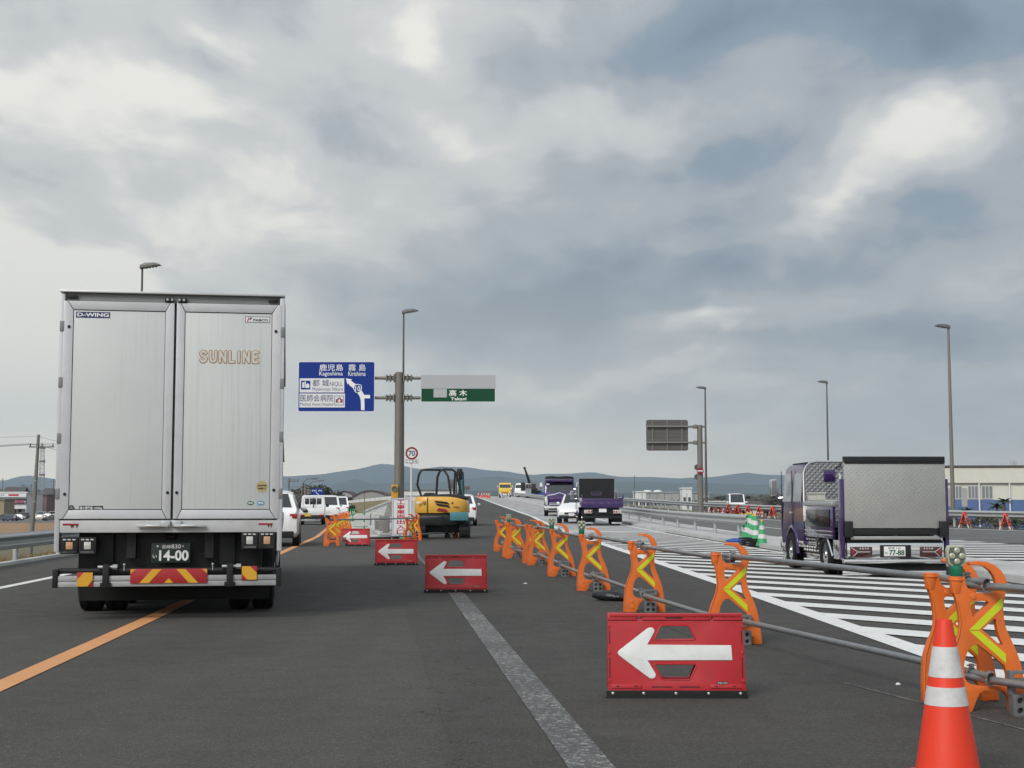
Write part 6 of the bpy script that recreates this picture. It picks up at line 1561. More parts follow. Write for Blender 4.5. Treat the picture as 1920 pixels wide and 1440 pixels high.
# counterweight hood: curved yellow shell facing the camera
def shell(zlo, zhi, r0, m_, name, crown=0.0, par=et, y0=-0.95, sx=1.0):
    rings = []; n = 26
    for z, sc in ((zlo, 0.985), (zlo+0.03, 1.0), (zhi-0.10, 1.0), (zhi-0.03, 0.965), (zhi, 0.90)):
        ring = []
        for i in range(n+1):
            a = math.pi + math.pi*i/n
            x = 1.0*sx*math.copysign(abs(math.cos(a))**0.55, math.cos(a))*sc; y = -0.02 + (y0+0.02)*abs(math.sin(a))**0.55*sc
            zz = z - (crown*max(0, (x-0.1)/0.9)**2 if z > zlo+0.05 else 0)
            ring.append((x-0.06, y, zz))
        ring += [(ring[-1][0], 0.75, ring[-1][2]), (ring[0][0], 0.75, ring[0][2])]
        rings.append(ring)
    return MB().loft(rings).build(name, m_, par, smooth=True, ang=35)
zz = lambda py: at(832, py, EY-0.9).z
sh1 = shell(zz(962), zz(931), 1, YEL, 'counterweight', 0.16)
shell(zz(985), zz(961), 1, BLKM, 'skirt', 0.0, et, -0.88, 0.96)
cv = MB(); cv.ball((0.15, -0.25, zz(934)), 0.78, 0.62, 0.16, 20, 10); cv.build('engine_cover', BLKM, et, smooth=True)
for k in range(3):
    vx = [E(814+k*2.4, 938.5+k*5.2, -0.99), E(838+k*2.6, 941+k*6.2, -0.99), E(843+k*1.6, 945.5+k*6.2, -0.98), E(817+k*2.5, 942+k*5.2, -0.99)]
    if k < 2:
        mb = MB(); mb.loft([[Vector(p) for p in vx], [Vector(p)+Vector((0, 0.08, 0)) for p in vx]]); mb.build('vent', HOLE, sh1)
mb = MB(); vx = [E(819, 957.5, -0.985), E(842, 961.5, -0.985), E(836, 954.5, -0.985), E(822, 952.5, -0.985)]; mb.loft([[Vector(p) for p in vx], [Vector(p)+Vector((0, 0.07, 0)) for p in vx]]); mb.build('vent', SIGNR, sh1)
x_, _, _ = E(804, 940); MB().box(x_-0.01, x_+0.01, -0.972, -0.90, zz(961), zz(932)).build('hood_seam', HOLE, sh1)
x_, _, z_ = E(789, 942.5); lettering('CAN', x_-0.09, x_+0.07, z_-0.03, z_+0.03, -0.955, TXTW, sh1, 0.02) if False else MB().box(x_-0.10, x_+0.06, -0.965, -0.92, z_-0.03, z_+0.035).build('maker_badge', SIGNW, sh1, 0.008)
x_, _, z_ = E(798, 942); MB().box(x_-0.05, x_+0.05, -0.972, -0.93, z_-0.055, z_+0.05).build('latch_recess', mat('dark_yellow', (0.36, 0.17, 0.02), 0.5, 0, 0.1, 5), sh1, 0.01)
x_, _, z_ = E(857, 950); MB().box(x_-0.09, x_+0.09, -0.955, -0.90, z_-0.018, z_+0.008).build('print', mat('brown_print', (0.16, 0.08, 0.02), 0.5, 0, 0.1, 5), sh1)
x_, _, z_ = E(850, 943); MB().cyl((x_, -0.965, z_), (x_, -0.92, z_), 0.03, None, 10).build('fuel_cap', HOLE, sh1)
def hoop(pts, r=0.042, name='roll_bar'): return MB().tube([E(*p) for p in pts], r, 8).build(name, BLKM, et, smooth=True)
hoop([(795, 943, 0.0), (789, 927, 0.0), (782.5, 909, 0.0), (785, 891, 0.0), (790, 882, 0.0), (797, 880.5, 0.0), (822, 881, 0.0)])
hoop([(817, 944, 0.25), (818, 930, 0.25), (811, 882.5, 0.25) if False else (820, 895, 0.25), (825, 883, 0.25), (832, 880, 0.25), (848, 880.5, 0.25), (855, 886, 0.25), (860, 905, 0.25), (868, 943, 0.25)], 0.045)
hoop([(832, 881, 0.25), (840, 893, 0.1), (845, 925, -0.1), (847, 938, -0.1)], 0.04)
hoop([(797, 881, 0.0), (826, 881, 0.25)], 0.04)
se = MB(); se.prism([(-0.28, 0.0), (0.28, 0.0), (0.26, 0.30), (0.16, 0.40), (-0.16, 0.40), (-0.26, 0.30)], 'y', -0.06, 0.08)
x_, _, z_ = E(805, 944, 0); se.build('seat', BLK, et, 0.03, loc=(x_, 0.15, z_)); 
x_, _, z_ = E(802, 936, 0); MB().box(x_-0.22, x_+0.30, -0.10, 0.0, z_-0.10, z_+0.06).build('console', BLK, et, 0.03)
x_, _, z_ = E(804, 917, 0); MB().prism([(x_-0.28, z_), (x_+0.28, z_+0.12), (x_+0.28, z_+0.03), (x_-0.2, z_-0.03)], 'y', 0.7, 1.2).build('canopy_visor', STEEL, et) if False else None
# boom, seen end-on to the right
bx0 = E(862, 900, 1.0)[0]
bo = MB(); bo.box(bx0-0.14, bx0+0.15, 0.9, 1.25, 1.0, E(862, 884, 1.0)[2]); boo = bo.build('boom', TEAL, et, 0.03)
MB().box(bx0-0.10, bx0+0.10, 0.82, 1.0, E(862, 898, 1.0)[2], E(862, 879, 1.0)[2]).build('boom_head', BLKM, boo, 0.03)
MB().cyl((bx0-0.06, 0.84, 1.3), (bx0-0.06, 0.84, E(862, 893, 1.0)[2]), 0.035, None, 10).build('boom_ram', CHROME, boo, smooth=True)
for q, rr__ in ((-0.20, 0.03), (-0.17, 0.022), (0.16, 0.014)):
    MB().tube([(bx0+q, 0.85, 1.1), (bx0+q*1.1, 0.80, 1.7), (bx0+q*0.9, 0.85, E(862, 886, 1.0)[2])], rr__, 6).build('hose', BLK, boo, smooth=True)
MB().cyl((bx0+0.09, 0.86, 1.25), (bx0+0.09, 0.86, E(862, 900, 1.0)[2]), 0.045, None, 10).build('boom_ram', TEAL, boo, smooth=True)
xa_, _, za_ = E(844, 976, -1.2); xb_, _, zb2_ = E(878, 961, -1.2)
bld = MB().prism([(-1.30, za_), (-1.18, za_-0.02), (-1.10, (za_+zb2_)/2), (-1.18, zb2_+0.02), (-1.30, zb2_)], 'x', xa_, xb_); bld.build('dozer_blade', TEAL, et, 0.02)
MB().box((xa_+xb_)/2-0.1, (xa_+xb_)/2+0.1, -1.2, -0.4, za_, za_+0.16).build('blade_arm', TEAL, et, 0.02)

# ---------------------------------------------------------------- cars
c = gp(520, 1024)
car('car', 'silver white crossover car right behind the box truck edge', 'car', (-7.25, 42.4, 0), R(7.5), WHITE, 'suv')
car('car', 'white crossover car standing behind the excavator', 'car', (at(862, HOR, 75).x, 75, prof(75)), R(1.5), WHITE, 'suv')
car('car', 'small white car facing the camera between the two purple tippers', 'car', (at(1097, HOR, 80.5).x, 80.5+4.4, prof(84)), R(180-10), WHITE, 'suv')
car('van', 'white van in the queue behind the kei truck', 'van', (at(614, HOR, 100).x, 100, 0), R(7), WHITE, 'van')
car('van', 'white van farthest along the left queue', 'van', (at(634, HOR, 114).x, 114, 0), R(7), WHITE, 'van')
car('van', 'small white van facing the camera behind the far right rail', 'van', (at(1389, HOR, 124).x, 128, 0.25), R(180-3), WHITE, 'kei', PLATEY)
# kei truck
kt = thing('kei_truck', 'small white kei pickup truck with a rear window guard in the left queue', 'truck', (at(585, HOR, 85).x, 85, 0), R(6))
MB().box(-0.72, 0.72, 0.0, 0.04, 0.66, 0.96).build('tailgate', WHITE, kt, 0.012)
for s_ in (-1, 1):
    MB().box(s_*0.715-0.02, s_*0.715+0.02, 0.04, 1.95, 0.66, 0.96).build('side_gate', WHITE, kt, 0.01)
    MB().box(min(s_*0.44, s_*0.68), max(s_*0.44, s_*0.68), -0.02, 0.03, 0.50, 0.62).build('tail_light', TAIL, kt, 0.01)
    wheel(kt, s_*0.63, 0.65, 0.27, 0.17, 'car', s_); wheel(kt, s_*0.63, 2.75, 0.27, 0.17, 'car', s_)
    MB().box(s_*0.85-0.09, s_*0.85+0.09, 2.7, 2.78, 1.05, 1.22).build('mirror', BLK, kt, 0.03)
MB().box(-0.70, 0.70, 0.02, 1.95, 0.60, 0.67).build('bed_floor', WHITE, kt)
kc = MB(); kc.loft([[(x*0.735, y, z) for x, z in ((-1, 0.40), (1, 0.40), (1, 1.12), (0.90, 1.70), (0.80, 1.77), (-0.80, 1.77), (-0.90, 1.70), (-1, 1.12))] for y in (2.02, 2.95)] + [[(x*0.72, 3.3, z) for x, z in ((-1, 0.40), (1, 0.40), (1, 0.95), (0.92, 1.05), (0.80, 1.08), (-0.80, 1.08), (-0.92, 1.05), (-1, 0.95))]])
kc.build('cab', WHITE, kt, 0.03)
for x0, x1 in ((-0.50, -0.24), (-0.20, 0.18), (0.22, 0.50)): MB().box(x0, x1, 2.0, 2.03, 1.22, 1.58).build('rear_window', GLASS, kt, 0.01)
gd = MB()
for x in (-0.66, 0.66): gd.tube([(x, 1.93, 0.96), (x, 1.93, 1.55), (x*0.86, 1.93, 1.74)], 0.022, 6)
gd.tube([(-0.57, 1.93, 1.74), (0.57, 1.93, 1.74)], 0.022, 6); gd.tube([(-0.66, 1.93, 1.12), (0.66, 1.93, 1.12)], 0.018, 6)
for x in (-0.22, 0.20): gd.tube([(x, 1.93, 1.12), (x, 1.93, 1.74)], 0.016, 6)
gd.build('window_guard', WHITE, kt)
MB().box(-0.66, 0.66, 0.02, 0.10, 0.36, 0.50).build('rear_cross_member', BLKM, kt)
MB().box(-0.165, 0.165, -0.012, 0.0, 0.50, 0.665).build('number_plate', PLATEY, kt, loc=(-0.25, 0, 0)); MB().box(-0.62, 0.5, -0.05, 0.02, 0.22, 0.32).build('underrun_bar', STEEL, kt, 0.01)
MB().ball((-0.40, -0.06, 0.84), 0.17, 0.06, 0.10, 10, 6).build('hung_bag', BLK, kt, smooth=True)
MB().tube([(0.02, 1.9, 1.0), (0.04, 1.88, 1.62)], 0.035, 6).build('pole_load', BLK, kt)
# parked cars across the field
pk = 'cars parked beyond the brown field'
PKS = [(20, 978, 'dark blue hatchback parked at the far left', DARKCAR, 'hatch', 75, 178), (32, 973, 'white hatchback parked left of the utility pole', WHITE, 'hatch', 84, 186), (8, 972, 'black car parked at the far left edge', BLACKCAR, 'hatch', 70, 192), (40, 967, 'dark van parked left of the utility pole', BLACKCAR, 'van', 80, 205), (75, 973, 'beige hatchback parked right of the utility pole', BEIGECAR, 'hatch', 92, 182), (87, 967, 'silver hatchback parked nearest the box truck', SILVER, 'hatch', 90, 198), (97, 975, 'dark car half hidden by the box truck edge', BLACKCAR, 'hatch', 96, 180), (76, 962, 'pale green van parked by the shop', mat('pale_green_paint', (0.42, 0.50, 0.48), 0.35, 0, 0.05, 2), 'van', 88, 216), (98, 958, 'cream white box van by the brick building', mat('cream_paint', (0.62, 0.60, 0.48), 0.4, 0, 0.05, 2), 'van', 85, 226)]
for px, py, lab, m_, kd, rz, Yd in PKS:
    Yd *= 2
    car('parked_car', lab, 'van' if kd == 'van' else 'car', (at(px, HOR, Yd).x, Yd, PLAIN+0.02), R(rz), m_, kd, None, pk, center=True)

# ================================================================ between the roads: island, wall, posts
def blocky(name, base):
    g = NG(name, 0.85)
    b = g.t.nodes.new('ShaderNodeTexBrick'); g.set(b.inputs['Vector'], g.mapped((1, 1, 1), (R(90), 0, 0)))
    b.inputs['Scale'].default_value = 1.6; b.inputs['Color1'].default_value = (*[x*0.85 for x in base], 1); b.inputs['Color2'].default_value = (*base, 1); b.inputs['Mortar'].default_value = (*[x*0.45 for x in base], 1)
    b.inputs['Mortar Size'].default_value = 0.02; b.inputs['Brick Width'].default_value = 0.6; b.inputs['Row Height'].default_value = 0.4
    n = g.noise(1.2, 5, 0.6); c = g.mix(g.rng(n, 0.4, 0.75, 0, 0.4), b.outputs['Color'], tuple(x*0.6 for x in base))
    g.color(c); g.bump(b.outputs['Fac'], -0.5, 0.03)
    return g.m
BLOCKW = blocky('retaining_blocks', (0.55, 0.56, 0.53))
wa, wb = at(683, HOR, 140), at(738, HOR, 116); wc = at(836, HOR, 94)
rw = thing('retaining_wall', 'pale concrete block retaining wall sloping up to the overpass', 'wall', (0, 0, 0))
def wall_seg(a, b, za, zb, m_, nm, zbot=-0.8, th=0.4):
    d = Vector((b.x-a.x, b.y-a.y)).normalized(); n = Vector((-d.y, d.x))*th
    mb = MB(); mb.loft([[(a.x, a.y, zbot), (a.x, a.y, za), (a.x+n.x, a.y+n.y, za), (a.x+n.x, a.y+n.y, zbot)], [(b.x, b.y, zbot), (b.x, b.y, zb), (b.x+n.x, b.y+n.y, zb), (b.x+n.x, b.y+n.y, zbot)]])
    return mb.build(nm, m_, rw)
wall_seg(wa, wb, at(683, 960, 140).z, at(738, 938, 116).z, BLOCKW, 'block_face')
wall_seg(wb, wc, at(738, 938, 116).z, at(836, 940, 94).z, CONC, 'wing_face')
cap = MB(); cap.tube([(wa.x, wa.y, at(683, 959.5, 140).z), (wb.x, wb.y, at(738, 937.5, 116).z)], 0.12, 6); cap.build('coping', CONC, rw)
tri = MB(); tri.loft([[at(718, 974, 115), at(738, 972, 114), at(738, 941, 114), at(727, 944, 115)], [p + Vector((0, 0.3, 0)) for p in (at(718, 974, 115), at(738, 972, 114), at(738, 941, 114), at(727, 944, 115))]]); tri.build('wing_slab', CONC_D, rw)
# grass bank behind the wall
bk = MB(); n = 14; rows = []
for i in range(n+1):
    t_ = i/n; px = 632 + (760-632)*t_
    top = at(px, 945 - 11*t_, 200 - 36*t_); mid = at(px, 952 - 8*t_, 176 - 28*t_); lo = at(px, 972 - 6*t_, 152 - 28*t_); lo.z = min(lo.z, -0.05); bkp = Vector((top.x*1.05, top.y+24, PLAIN))
    rows.append([lo, mid, top, bkp])
for a, b in zip(rows, rows[1:]):
    for i in range(3): bk.add([a[i], b[i], b[i+1], a[i+1]], [(0, 1, 2, 3)])
struct(bk.build('grass_bank', GRASS_MIX, smooth=True))
# white parapet on top of the bank
pf = thing('parapet', 'long white parapet along the crest of the grass bank', 'parapet', (0, 0, 0))
A_, B_ = at(632, 943, 202), at(760, 930, 166)
mb = MB(); mb.loft([[(A_.x, A_.y, A_.z-0.35), (A_.x, A_.y, A_.z+0.15), (A_.x+0.1, A_.y+0.3, A_.z+0.15), (A_.x+0.1, A_.y+0.3, A_.z-0.35)], [(B_.x, B_.y, B_.z-0.35), (B_.x, B_.y, B_.z+0.15), (B_.x+0.1, B_.y+0.3, B_.z+0.15), (B_.x+0.1, B_.y+0.3, B_.z-0.35)]]); mb.build('wall', SIGNW, pf)
for k in range(14):
    p = A_.lerp(B_, k/13); MB().box(-0.12, 0.12, -0.06, 0.0, -0.36, 0.17).build('pier', CONC, pf, loc=p)
# concrete island
isl = thing('traffic_island', 'low white concrete traffic island behind the nearest arrow boards', 'island', (0, 0, 0))
ip = [gp(690, 992), gp(700, 1000), gp(712, 1004.5), gp(742, 1004), gp(760, 996), gp(745, 989), gp(712, 987)]
mb = MB(); mb.prism([(p.x, p.y) for p in ip], 'z', 0.0, 0.16); mb.build('kerb', CONC, isl, 0.03)
for px, py in ((708, 993), (716, 996), (724, 999)):
    p = gp(px, py, 0.16); MB().box(-0.12, 0.12, -0.12, 0.12, 0.0, 0.62).build('pillar', CONC_D, isl, 0.02, loc=p)
sp = [at(699, 967, 59.2), at(722, 974, 58), at(736, 972, 58), at(734, 969, 60.8), at(712, 966, 61.2)]
mb = MB(); mb.loft([[p for p in sp], [p + Vector((0.02, 0.05, -0.16)) for p in sp]]); mb.build('tilted_slab', CONC, isl, 0.02)
x_ = at(724, 972, 57.2); MB().box(-0.12, 0.12, -0.05, 0.05, -0.10, 0.10).build('meter_box', LAMPG, isl, 0.02, loc=x_)
cbk = thing('concrete_block', 'white rounded concrete block left of the traffic island', 'block', gp(676, 988))
MB().box(-0.30, 0.55, -0.2, 0.5, 0.0, 0.72).build('block', CONC, cbk, 0.08)
def delin(px, py, H, label):
    t = thing('delineator_post', label, 'post', gp(px, py), 0, 'green and white delineator posts')
    nseg = 5
    for k in range(nseg): MB().cyl((0, 0, 0.02+H*k/nseg), (0, 0, 0.02+H*(k+1)/nseg), 0.045, None, 12).build('band', GREENP if k % 2 == 0 else CONE_W, t, smooth=True)
    MB().cyl((0, 0, 0), (0, 0, 0.03), 0.10, 0.08, 14).build('foot', GREENP, t, smooth=True)
delin(666, 988, 0.80, 'green and white delineator post left of the white block'); delin(682.5, 993, 0.85, 'dark green delineator post in front of the white block')
for k, (px, py) in enumerate([(653, 978), (657, 978), (661, 977), (664, 976)]): delin(px, py, 0.85, f'slim green and white delineator post, {ordw[k]} from the left behind the orange bunch')
tp = thing('thin_pole', 'thin bare steel pole rising behind the traffic island', 'pole', gp(683, 985)); MB().cyl((0, 0, 0), (0, 0, at(683, 925, gp(683, 985).y).z), 0.022, None, 8).build('pole', LAMPG, tp)

# ================================================================ left: utility pole, wires, tower, shops
UY = 120.0; u0, u1 = at(59, 1010, UY), at(72, 815, UY)
up = thing('utility_pole', 'leaning concrete utility pole with crossarm beyond the left rail', 'utility pole', (u0.x, UY, PLAIN))
dx_ = u1.x-u0.x; hz_ = u1.z-PLAIN; top = Vector((dx_*1.05, 0, hz_))
MB().tube([(-0.1, 0, -0.2), top*0.5, top], [0.20, 0.165, 0.12], 12).build('pole', POLE, up, smooth=True)
ca = MB(); zc_ = at(66, 838, UY).z-PLAIN; ca.box(dx_-0.75, dx_+1.35, -0.06, 0.06, zc_-0.05, zc_+0.05); ca.build('crossarm', LAMPG, up)
for x in (dx_-0.65, dx_+0.35, dx_+1.25): MB().cyl((x, 0, zc_), (x, 0, zc_+0.28), 0.05, 0.07, 8).build('insulator', LAMPG, up, smooth=True)
for f in (0.45, 0.62): MB().cyl(top*f-Vector((0, 0, 0.04)), top*f+Vector((0, 0, 0.04)), 0.20, None, 12).build('band', STEEL, up)
for k in range(5): MB().cyl(top*(0.5+0.08*k), top*(0.5+0.08*k)+Vector((0.28*(-1)**k, 0, 0)), 0.012, None, 5).build('step_bolt', STEEL, up)
def wire(a, b, sag, label, r=0.016):
    a, b = Vector(a), Vector(b); pts = [a.lerp(b, i/10) - Vector((0, 0, sag*4*(i/10)*(1-i/10))) for i in range(11)]
    t = MB().tube(pts, r, 4).build('power_line', BLKM); tag(t, label, 'wire', 'power lines at the left')
for k, x in enumerate((dx_-0.65, dx_+0.35, dx_+1.25)):
    p = Vector((u0.x+x, UY, PLAIN+zc_+0.28))
    wire(p, p + Vector((-60, -18, -1.2)), 0.9, f'power line leaving the leaning pole to the left, {ordw[k]} from the left insulator')
    wire(p, p + Vector((9, 40, -0.4)), 0.9, f'power line leaving the leaning pole to the right, {ordw[k]} from the left insulator')
wire((u0.x+top.x, UY, PLAIN+hz_-0.15), (u0.x-60, UY-18, PLAIN+hz_-0.6), 0.5, 'topmost power line left of the leaning pole', 0.012)
wire((u0.x+top.x, UY, PLAIN+hz_-0.15), (u0.x+9, UY+40, PLAIN+hz_-1.0), 0.9, 'topmost power line right of the leaning pole', 0.012)
# lattice tower
ty = 660.0; tb = at(77, HOR, ty); tz = at(77, 835, ty).z-PLAIN
lt_ = thing('lattice_tower', 'slim white lattice mast behind the leaning pole', 'tower', (tb.x, ty, PLAIN))
lg = MB()
for sx in (-1, 1):
    for sy in (-1, 1): lg.tube([(sx*1.5, sy*1.5, 0), (sx*0.6, sy*0.6, tz)], 0.12, 5)
lg.build('legs', STEEL, lt_)
br = MB()
for k in range(16):
    f0, f1 = k/16, (k+1)/16; w0, w1 = 1.5-0.9*f0, 1.5-0.9*f1
    for s_ in (-1, 1):
        br.tube([(-w0, s_*w0, f0*tz), (w1, s_*w1, f1*tz)], 0.06, 4); br.tube([(w0, s_*w0, f0*tz), (-w1, s_*w1, f1*tz)], 0.06, 4); br.tube([(s_*w0, -w0, f0*tz), (s_*w1, w1, f1*tz)], 0.06, 4)
br.build('bracing', STEEL, lt_)
for k in range(3): MB().box(-1.1, 1.1, -1.1, 1.1, tz*(0.55+0.2*k), tz*(0.55+0.2*k)+0.8).build('antenna_ring', LAMPG, lt_, 0.1)
# generic building
def building(name, label, pxl, pxr, pytop, Y, depth, wallm, roofm, roof='flat', z0=PLAIN, rows=0, cols=0, wz=(0.35, 0.65), winm=GLASS, rot=0.0, over=0.4, cat='building', rz=0.0):
    Y = Y*2 if Y != 176.0 else Y
    a, b = at(pxl, pytop, Y), at(pxr, pytop, Y); w = b.x-a.x; h = a.z-z0
    t = thing(name, label, cat, ((a.x+b.x)/2, Y, z0), rz)
    hw_ = h*(0.62 if roof != 'flat' else 0.95)
    MB().box(-w/2, w/2, 0, depth, 0, hw_).build('wall', wallm, t)
    if roof == 'flat': MB().box(-w/2-over, w/2+over, -over, depth+over, hw_, h).build('roof', roofm, t)
    elif roof == 'gable': MB().prism([(-over, hw_-0.1), (depth/2, h), (depth+over, hw_-0.1), (depth+over, hw_+0.15), (depth/2, h+0.25), (-over, hw_+0.15)], 'x', -w/2-over, w/2+over).build('roof', roofm, t)
    elif roof == 'hip':
        r_ = MB(); r_.add([(-w/2-over, -over, hw_), (w/2+over, -over, hw_), (w/2+over, depth+over, hw_), (-w/2-over, depth+over, hw_), (-w*0.22, depth/2, h), (w*0.22, depth/2, h)], [(0, 1, 5, 4), (2, 3, 4, 5), (1, 2, 5), (3, 0, 4), (3, 2, 1, 0)]); r_.build('roof', roofm, t)
    elif roof == 'arch':
        pts = [(-w/2-over + (w+2*over)*i/16, hw_ + (h-hw_)*math.sin(math.pi*i/16)**0.8) for i in range(17)]
        MB().prism(pts + [(x, z-0.35) for x, z in reversed(pts)], 'y', -over, depth).build('roof', roofm, t)
        MB().prism([(x*0.97, z-0.3) for x, z in pts], 'y', 0.0, 0.3).build('gable_wall', wallm, t)
    for r in range(rows):
        for c_ in range(cols):
            ww = w/cols; x0 = -w/2+ww*(c_+0.22); zz0 = hw_*(r+wz[0])/max(1, rows); zz1 = hw_*(r+wz[1])/max(1, rows)
            win = MB().box(x0, x0+ww*0.56, -0.06, 0.02, zz0, zz1).build('window', SIGNW, t); MB().box(x0+0.06, x0+ww*0.56-0.06, -0.075, -0.055, zz0+0.06, zz1-0.06).build('pane', winm, win)
    return t
BRN = mat('brown_tile_roof', (0.075, 0.065, 0.062), 0.8, 0, 0.2, 0.8); MAROON = mat('maroon_metal_roof', (0.060, 0.028, 0.034), 0.6, 0, 0.12, 0.5); GREYR = mat('grey_roof', (0.12, 0.12, 0.12), 0.7, 0, 0.15, 0.5)
CREAM = mat('cream_render', (0.56, 0.55, 0.48), 0.75, 0, 0.06, 0.6, dirt=0.1); BRICKM = mat('red_brown_brick', (0.16, 0.10, 0.095), 0.85, 0, 0.2, 1.5); TAN = mat('tan_render', (0.26, 0.22, 0.13), 0.8, 0, 0.1, 0.6); BLUEW = mat('blue_painted_wall', (0.075, 0.125, 0.27), 0.6, 0, 0.10, 0.8, dirt=0.12); WHT = mat('white_render', (0.60, 0.61, 0.60), 0.75, 0, 0.06, 0.5, dirt=0.1); GREYW = mat('grey_wall_panel', (0.30, 0.30, 0.30), 0.75, 0, 0.08, 0.5)
shop = building('shop', 'white shop with a dark sign band and pink lettering beyond the car park', -60, 50, 922, 232, 16, WHT, WHT, 'flat', PLAIN, 0, 0)
sw = at(50, HOR, 464).x - at(-60, HOR, 464).x
sgz = lambda py: at(20, py, 463.2).z - PLAIN
sgx = lambda px: at(px, HOR, 463.2).x - shop.location.x
MB().box(sgx(-60), sgx(49), -0.5, -0.3, sgz(944.5), sgz(934.5)).build('sign_band', TXTK, shop)
lettering('フリカモ', sgx(8.5), sgx(25.5), sgz(943.5), sgz(938.5), -0.51, TXTW, shop, 0.03); lettering('買取王国', sgx(26.5), sgx(44), sgz(943.5), sgz(938.5), -0.51, mat('pink_lettering', (0.55, 0.10, 0.20), 0.5, 0, 0.05, 1), shop, 0.04); lettering('!', sgx(45.5), sgx(47), sgz(943.5), sgz(938.5), -0.51, TXTW, shop, 0.03)
MB().box(sgx(-60), sgx(48), -0.45, -0.25, sgz(932), sgz(925)).build('upper_sign', SIGNW, shop); MB().box(sgx(15), sgx(34), -0.48, -0.46, sgz(930), sgz(926.5)).build('red_panel', TXTR, shop); lettering('ルフ', sgx(0), sgx(7), sgz(930), sgz(926), -0.47, TXTK, shop, 0.02)
for px in (22, 33, 40): MB().box(sgx(px)-1.1, sgx(px)+1.1, -0.1, 0.02, 0.2, 2.6).build('window', GLASS, shop)
building('annexe', 'tan annexe at the far left edge of the photo', -40, 8, 936, 214, 9, TAN, TAN)
building('house', 'house with a dark gabled roof above the shop', 4, 40, 914, 262, 10, BRN, BRN, 'gable', PLAIN, 1, 4)
building('house', 'dark roofed house right of the leaning pole', 66, 101, 915, 258, 11, BRICKM, BRN, 'hip', PLAIN, 2, 4)
building('house', 'small dark house behind the leaning pole', 44, 66, 922, 275, 9, BRICKM, BRN, 'hip', PLAIN, 1, 3)
building('brick_building', 'low red brown brick building beside the parked vans', 68, 88, 927, 244, 8, BRICKM, BRN, 'flat')
building('house', 'low grey house hidden partly behind the truck edge', 84, 150, 926, 285, 10, GREYW, BRN, 'hip', PLAIN, 1, 5)
for k, (px, Yd, py) in enumerate([(42, 300, 907), (46, 320, 908), (52, 310, 912), (57.5, 280, 907), (4, 240, 897), (99, 250, 898)]):
    Yd *= 2; p = at(px, HOR, Yd); hh = at(px, py, Yd).z-PLAIN
    t = thing('distant_pole', f'thin distant pole at the left, {ordw[k]} of six above the shop roofs', 'pole', (p.x, Yd, PLAIN), 0, 'distant poles at the left')
    MB().cyl((0, 0, 0), (0, 0, hh), 0.22, 0.16, 8).build('pole', LAMPG, t); MB().box(-1.0, 1.0, -0.1, 0.1, hh-0.9, hh-0.7).build('crossarm', LAMPG, t)
for k, (pa, pb, pt_, Yd, rf_) in enumerate([(-30, 6, 917, 300, 'hip'), (30, 48, 919, 320, 'gable'), (52, 72, 917, 315, 'hip'), (84, 104, 918, 310, 'gable'), (100, 130, 921, 330, 'hip'), (12, 30, 921, 340, 'hip')]):
    building('house', f'far small house with a dark roof at the left, {ordw[k]} of six behind the shops', pa, pb, pt_, Yd, 9, [BRICKM, GREYW, TAN][k % 3], [BRN, GREYR][k % 2], rf_, PLAIN, 1, 3)
# field fence
ff = thing('field_fence', 'low wire fence in front of the brown field', 'fence', (0, 0, 0))
for k in range(24): MB().cyl((0, 0, 0), (0, 0, 1.0), 0.04, None, 6).build('post', LAMPG, ff, loc=(-150+k*5, 193, PLAIN))
for z in (0.45, 0.9): MB().cyl((-150, 193, PLAIN+z), (-35, 193, PLAIN+z), 0.015, None, 4).build('wire', LAMPG, ff)
# ================================================================ centre-left background
building('hall', 'long hall with a maroon arched roof beyond the grass bank', 622, 668, 920, 262, 20, GREYW, MAROON, 'arch', PLAIN, 1, 6)
building('hall', 'grey gabled hall with an arched maroon roof, right of the long hall', 656, 734, 919, 250, 24, mat('grey_cream_wall', (0.26, 0.25, 0.24), 0.75, 0, 0.08, 0.5), MAROON, 'arch', PLAIN, 2, 9)
building('low_building', 'low pale building left of the halls', 600, 650, 932, 240, 10, WHT, GREYR, 'flat', PLAIN, 1, 6)
building('warehouse', 'long dark roofed warehouse behind the gantry post', 735, 850, 918, 300, 20, WHT, GREYR, 'flat', PLAIN, 1, 12)
building('low_building', 'low white shed between the gantry and the excavator', 752, 800, 927, 210, 9, WHT, WHT, 'flat', PLAIN, 1, 4)
# second blue sign and arched lamps beyond the queue
sg2 = thing('direction_sign', 'distant blue direction sign above the kei truck', 'sign', (at(605, HOR, 184).x, 184, 0))
S2 = lambda px, py: (at(px, py, 184).x - sg2.location.x, at(px, py, 184).z)
(xa, za), (xb, zb) = S2(583.5, 930), S2(607, 916); MB().box(xa, xb, -0.03, 0.03, za, zb).build('panel', SIGNB, sg2)
for px0, px1 in ((585, 594), (597, 604)):
    (q0, w0), (q1, w1) = S2(px0, 921.5), S2(px1, 918.5); lettering('鹿児島' if px0 == 585 else '霧島', q0, q1, w0, w1, -0.032, TXTW, sg2, 0.01)
(q0, w0), (q1, w1) = S2(592, 923), S2(598, 928); MB().tube([(q0, -0.035, w0), (q1, -0.035, w1)], 0.05, 5).build('route_arrow', TXTW, sg2)
(q0, w0) = S2(572, 921); MB().cyl((q0, 0.08, 0), (q0, 0.08, w0+0.6), 0.14, None, 10).build('post', POLE, sg2, smooth=True)
for py in (919, 925): (q2, w2) = S2(572, py); MB().cyl((q2, 0.08, w2), (xb, 0.08, w2), 0.06, None, 8).build('arm', POLE, sg2, smooth=True)
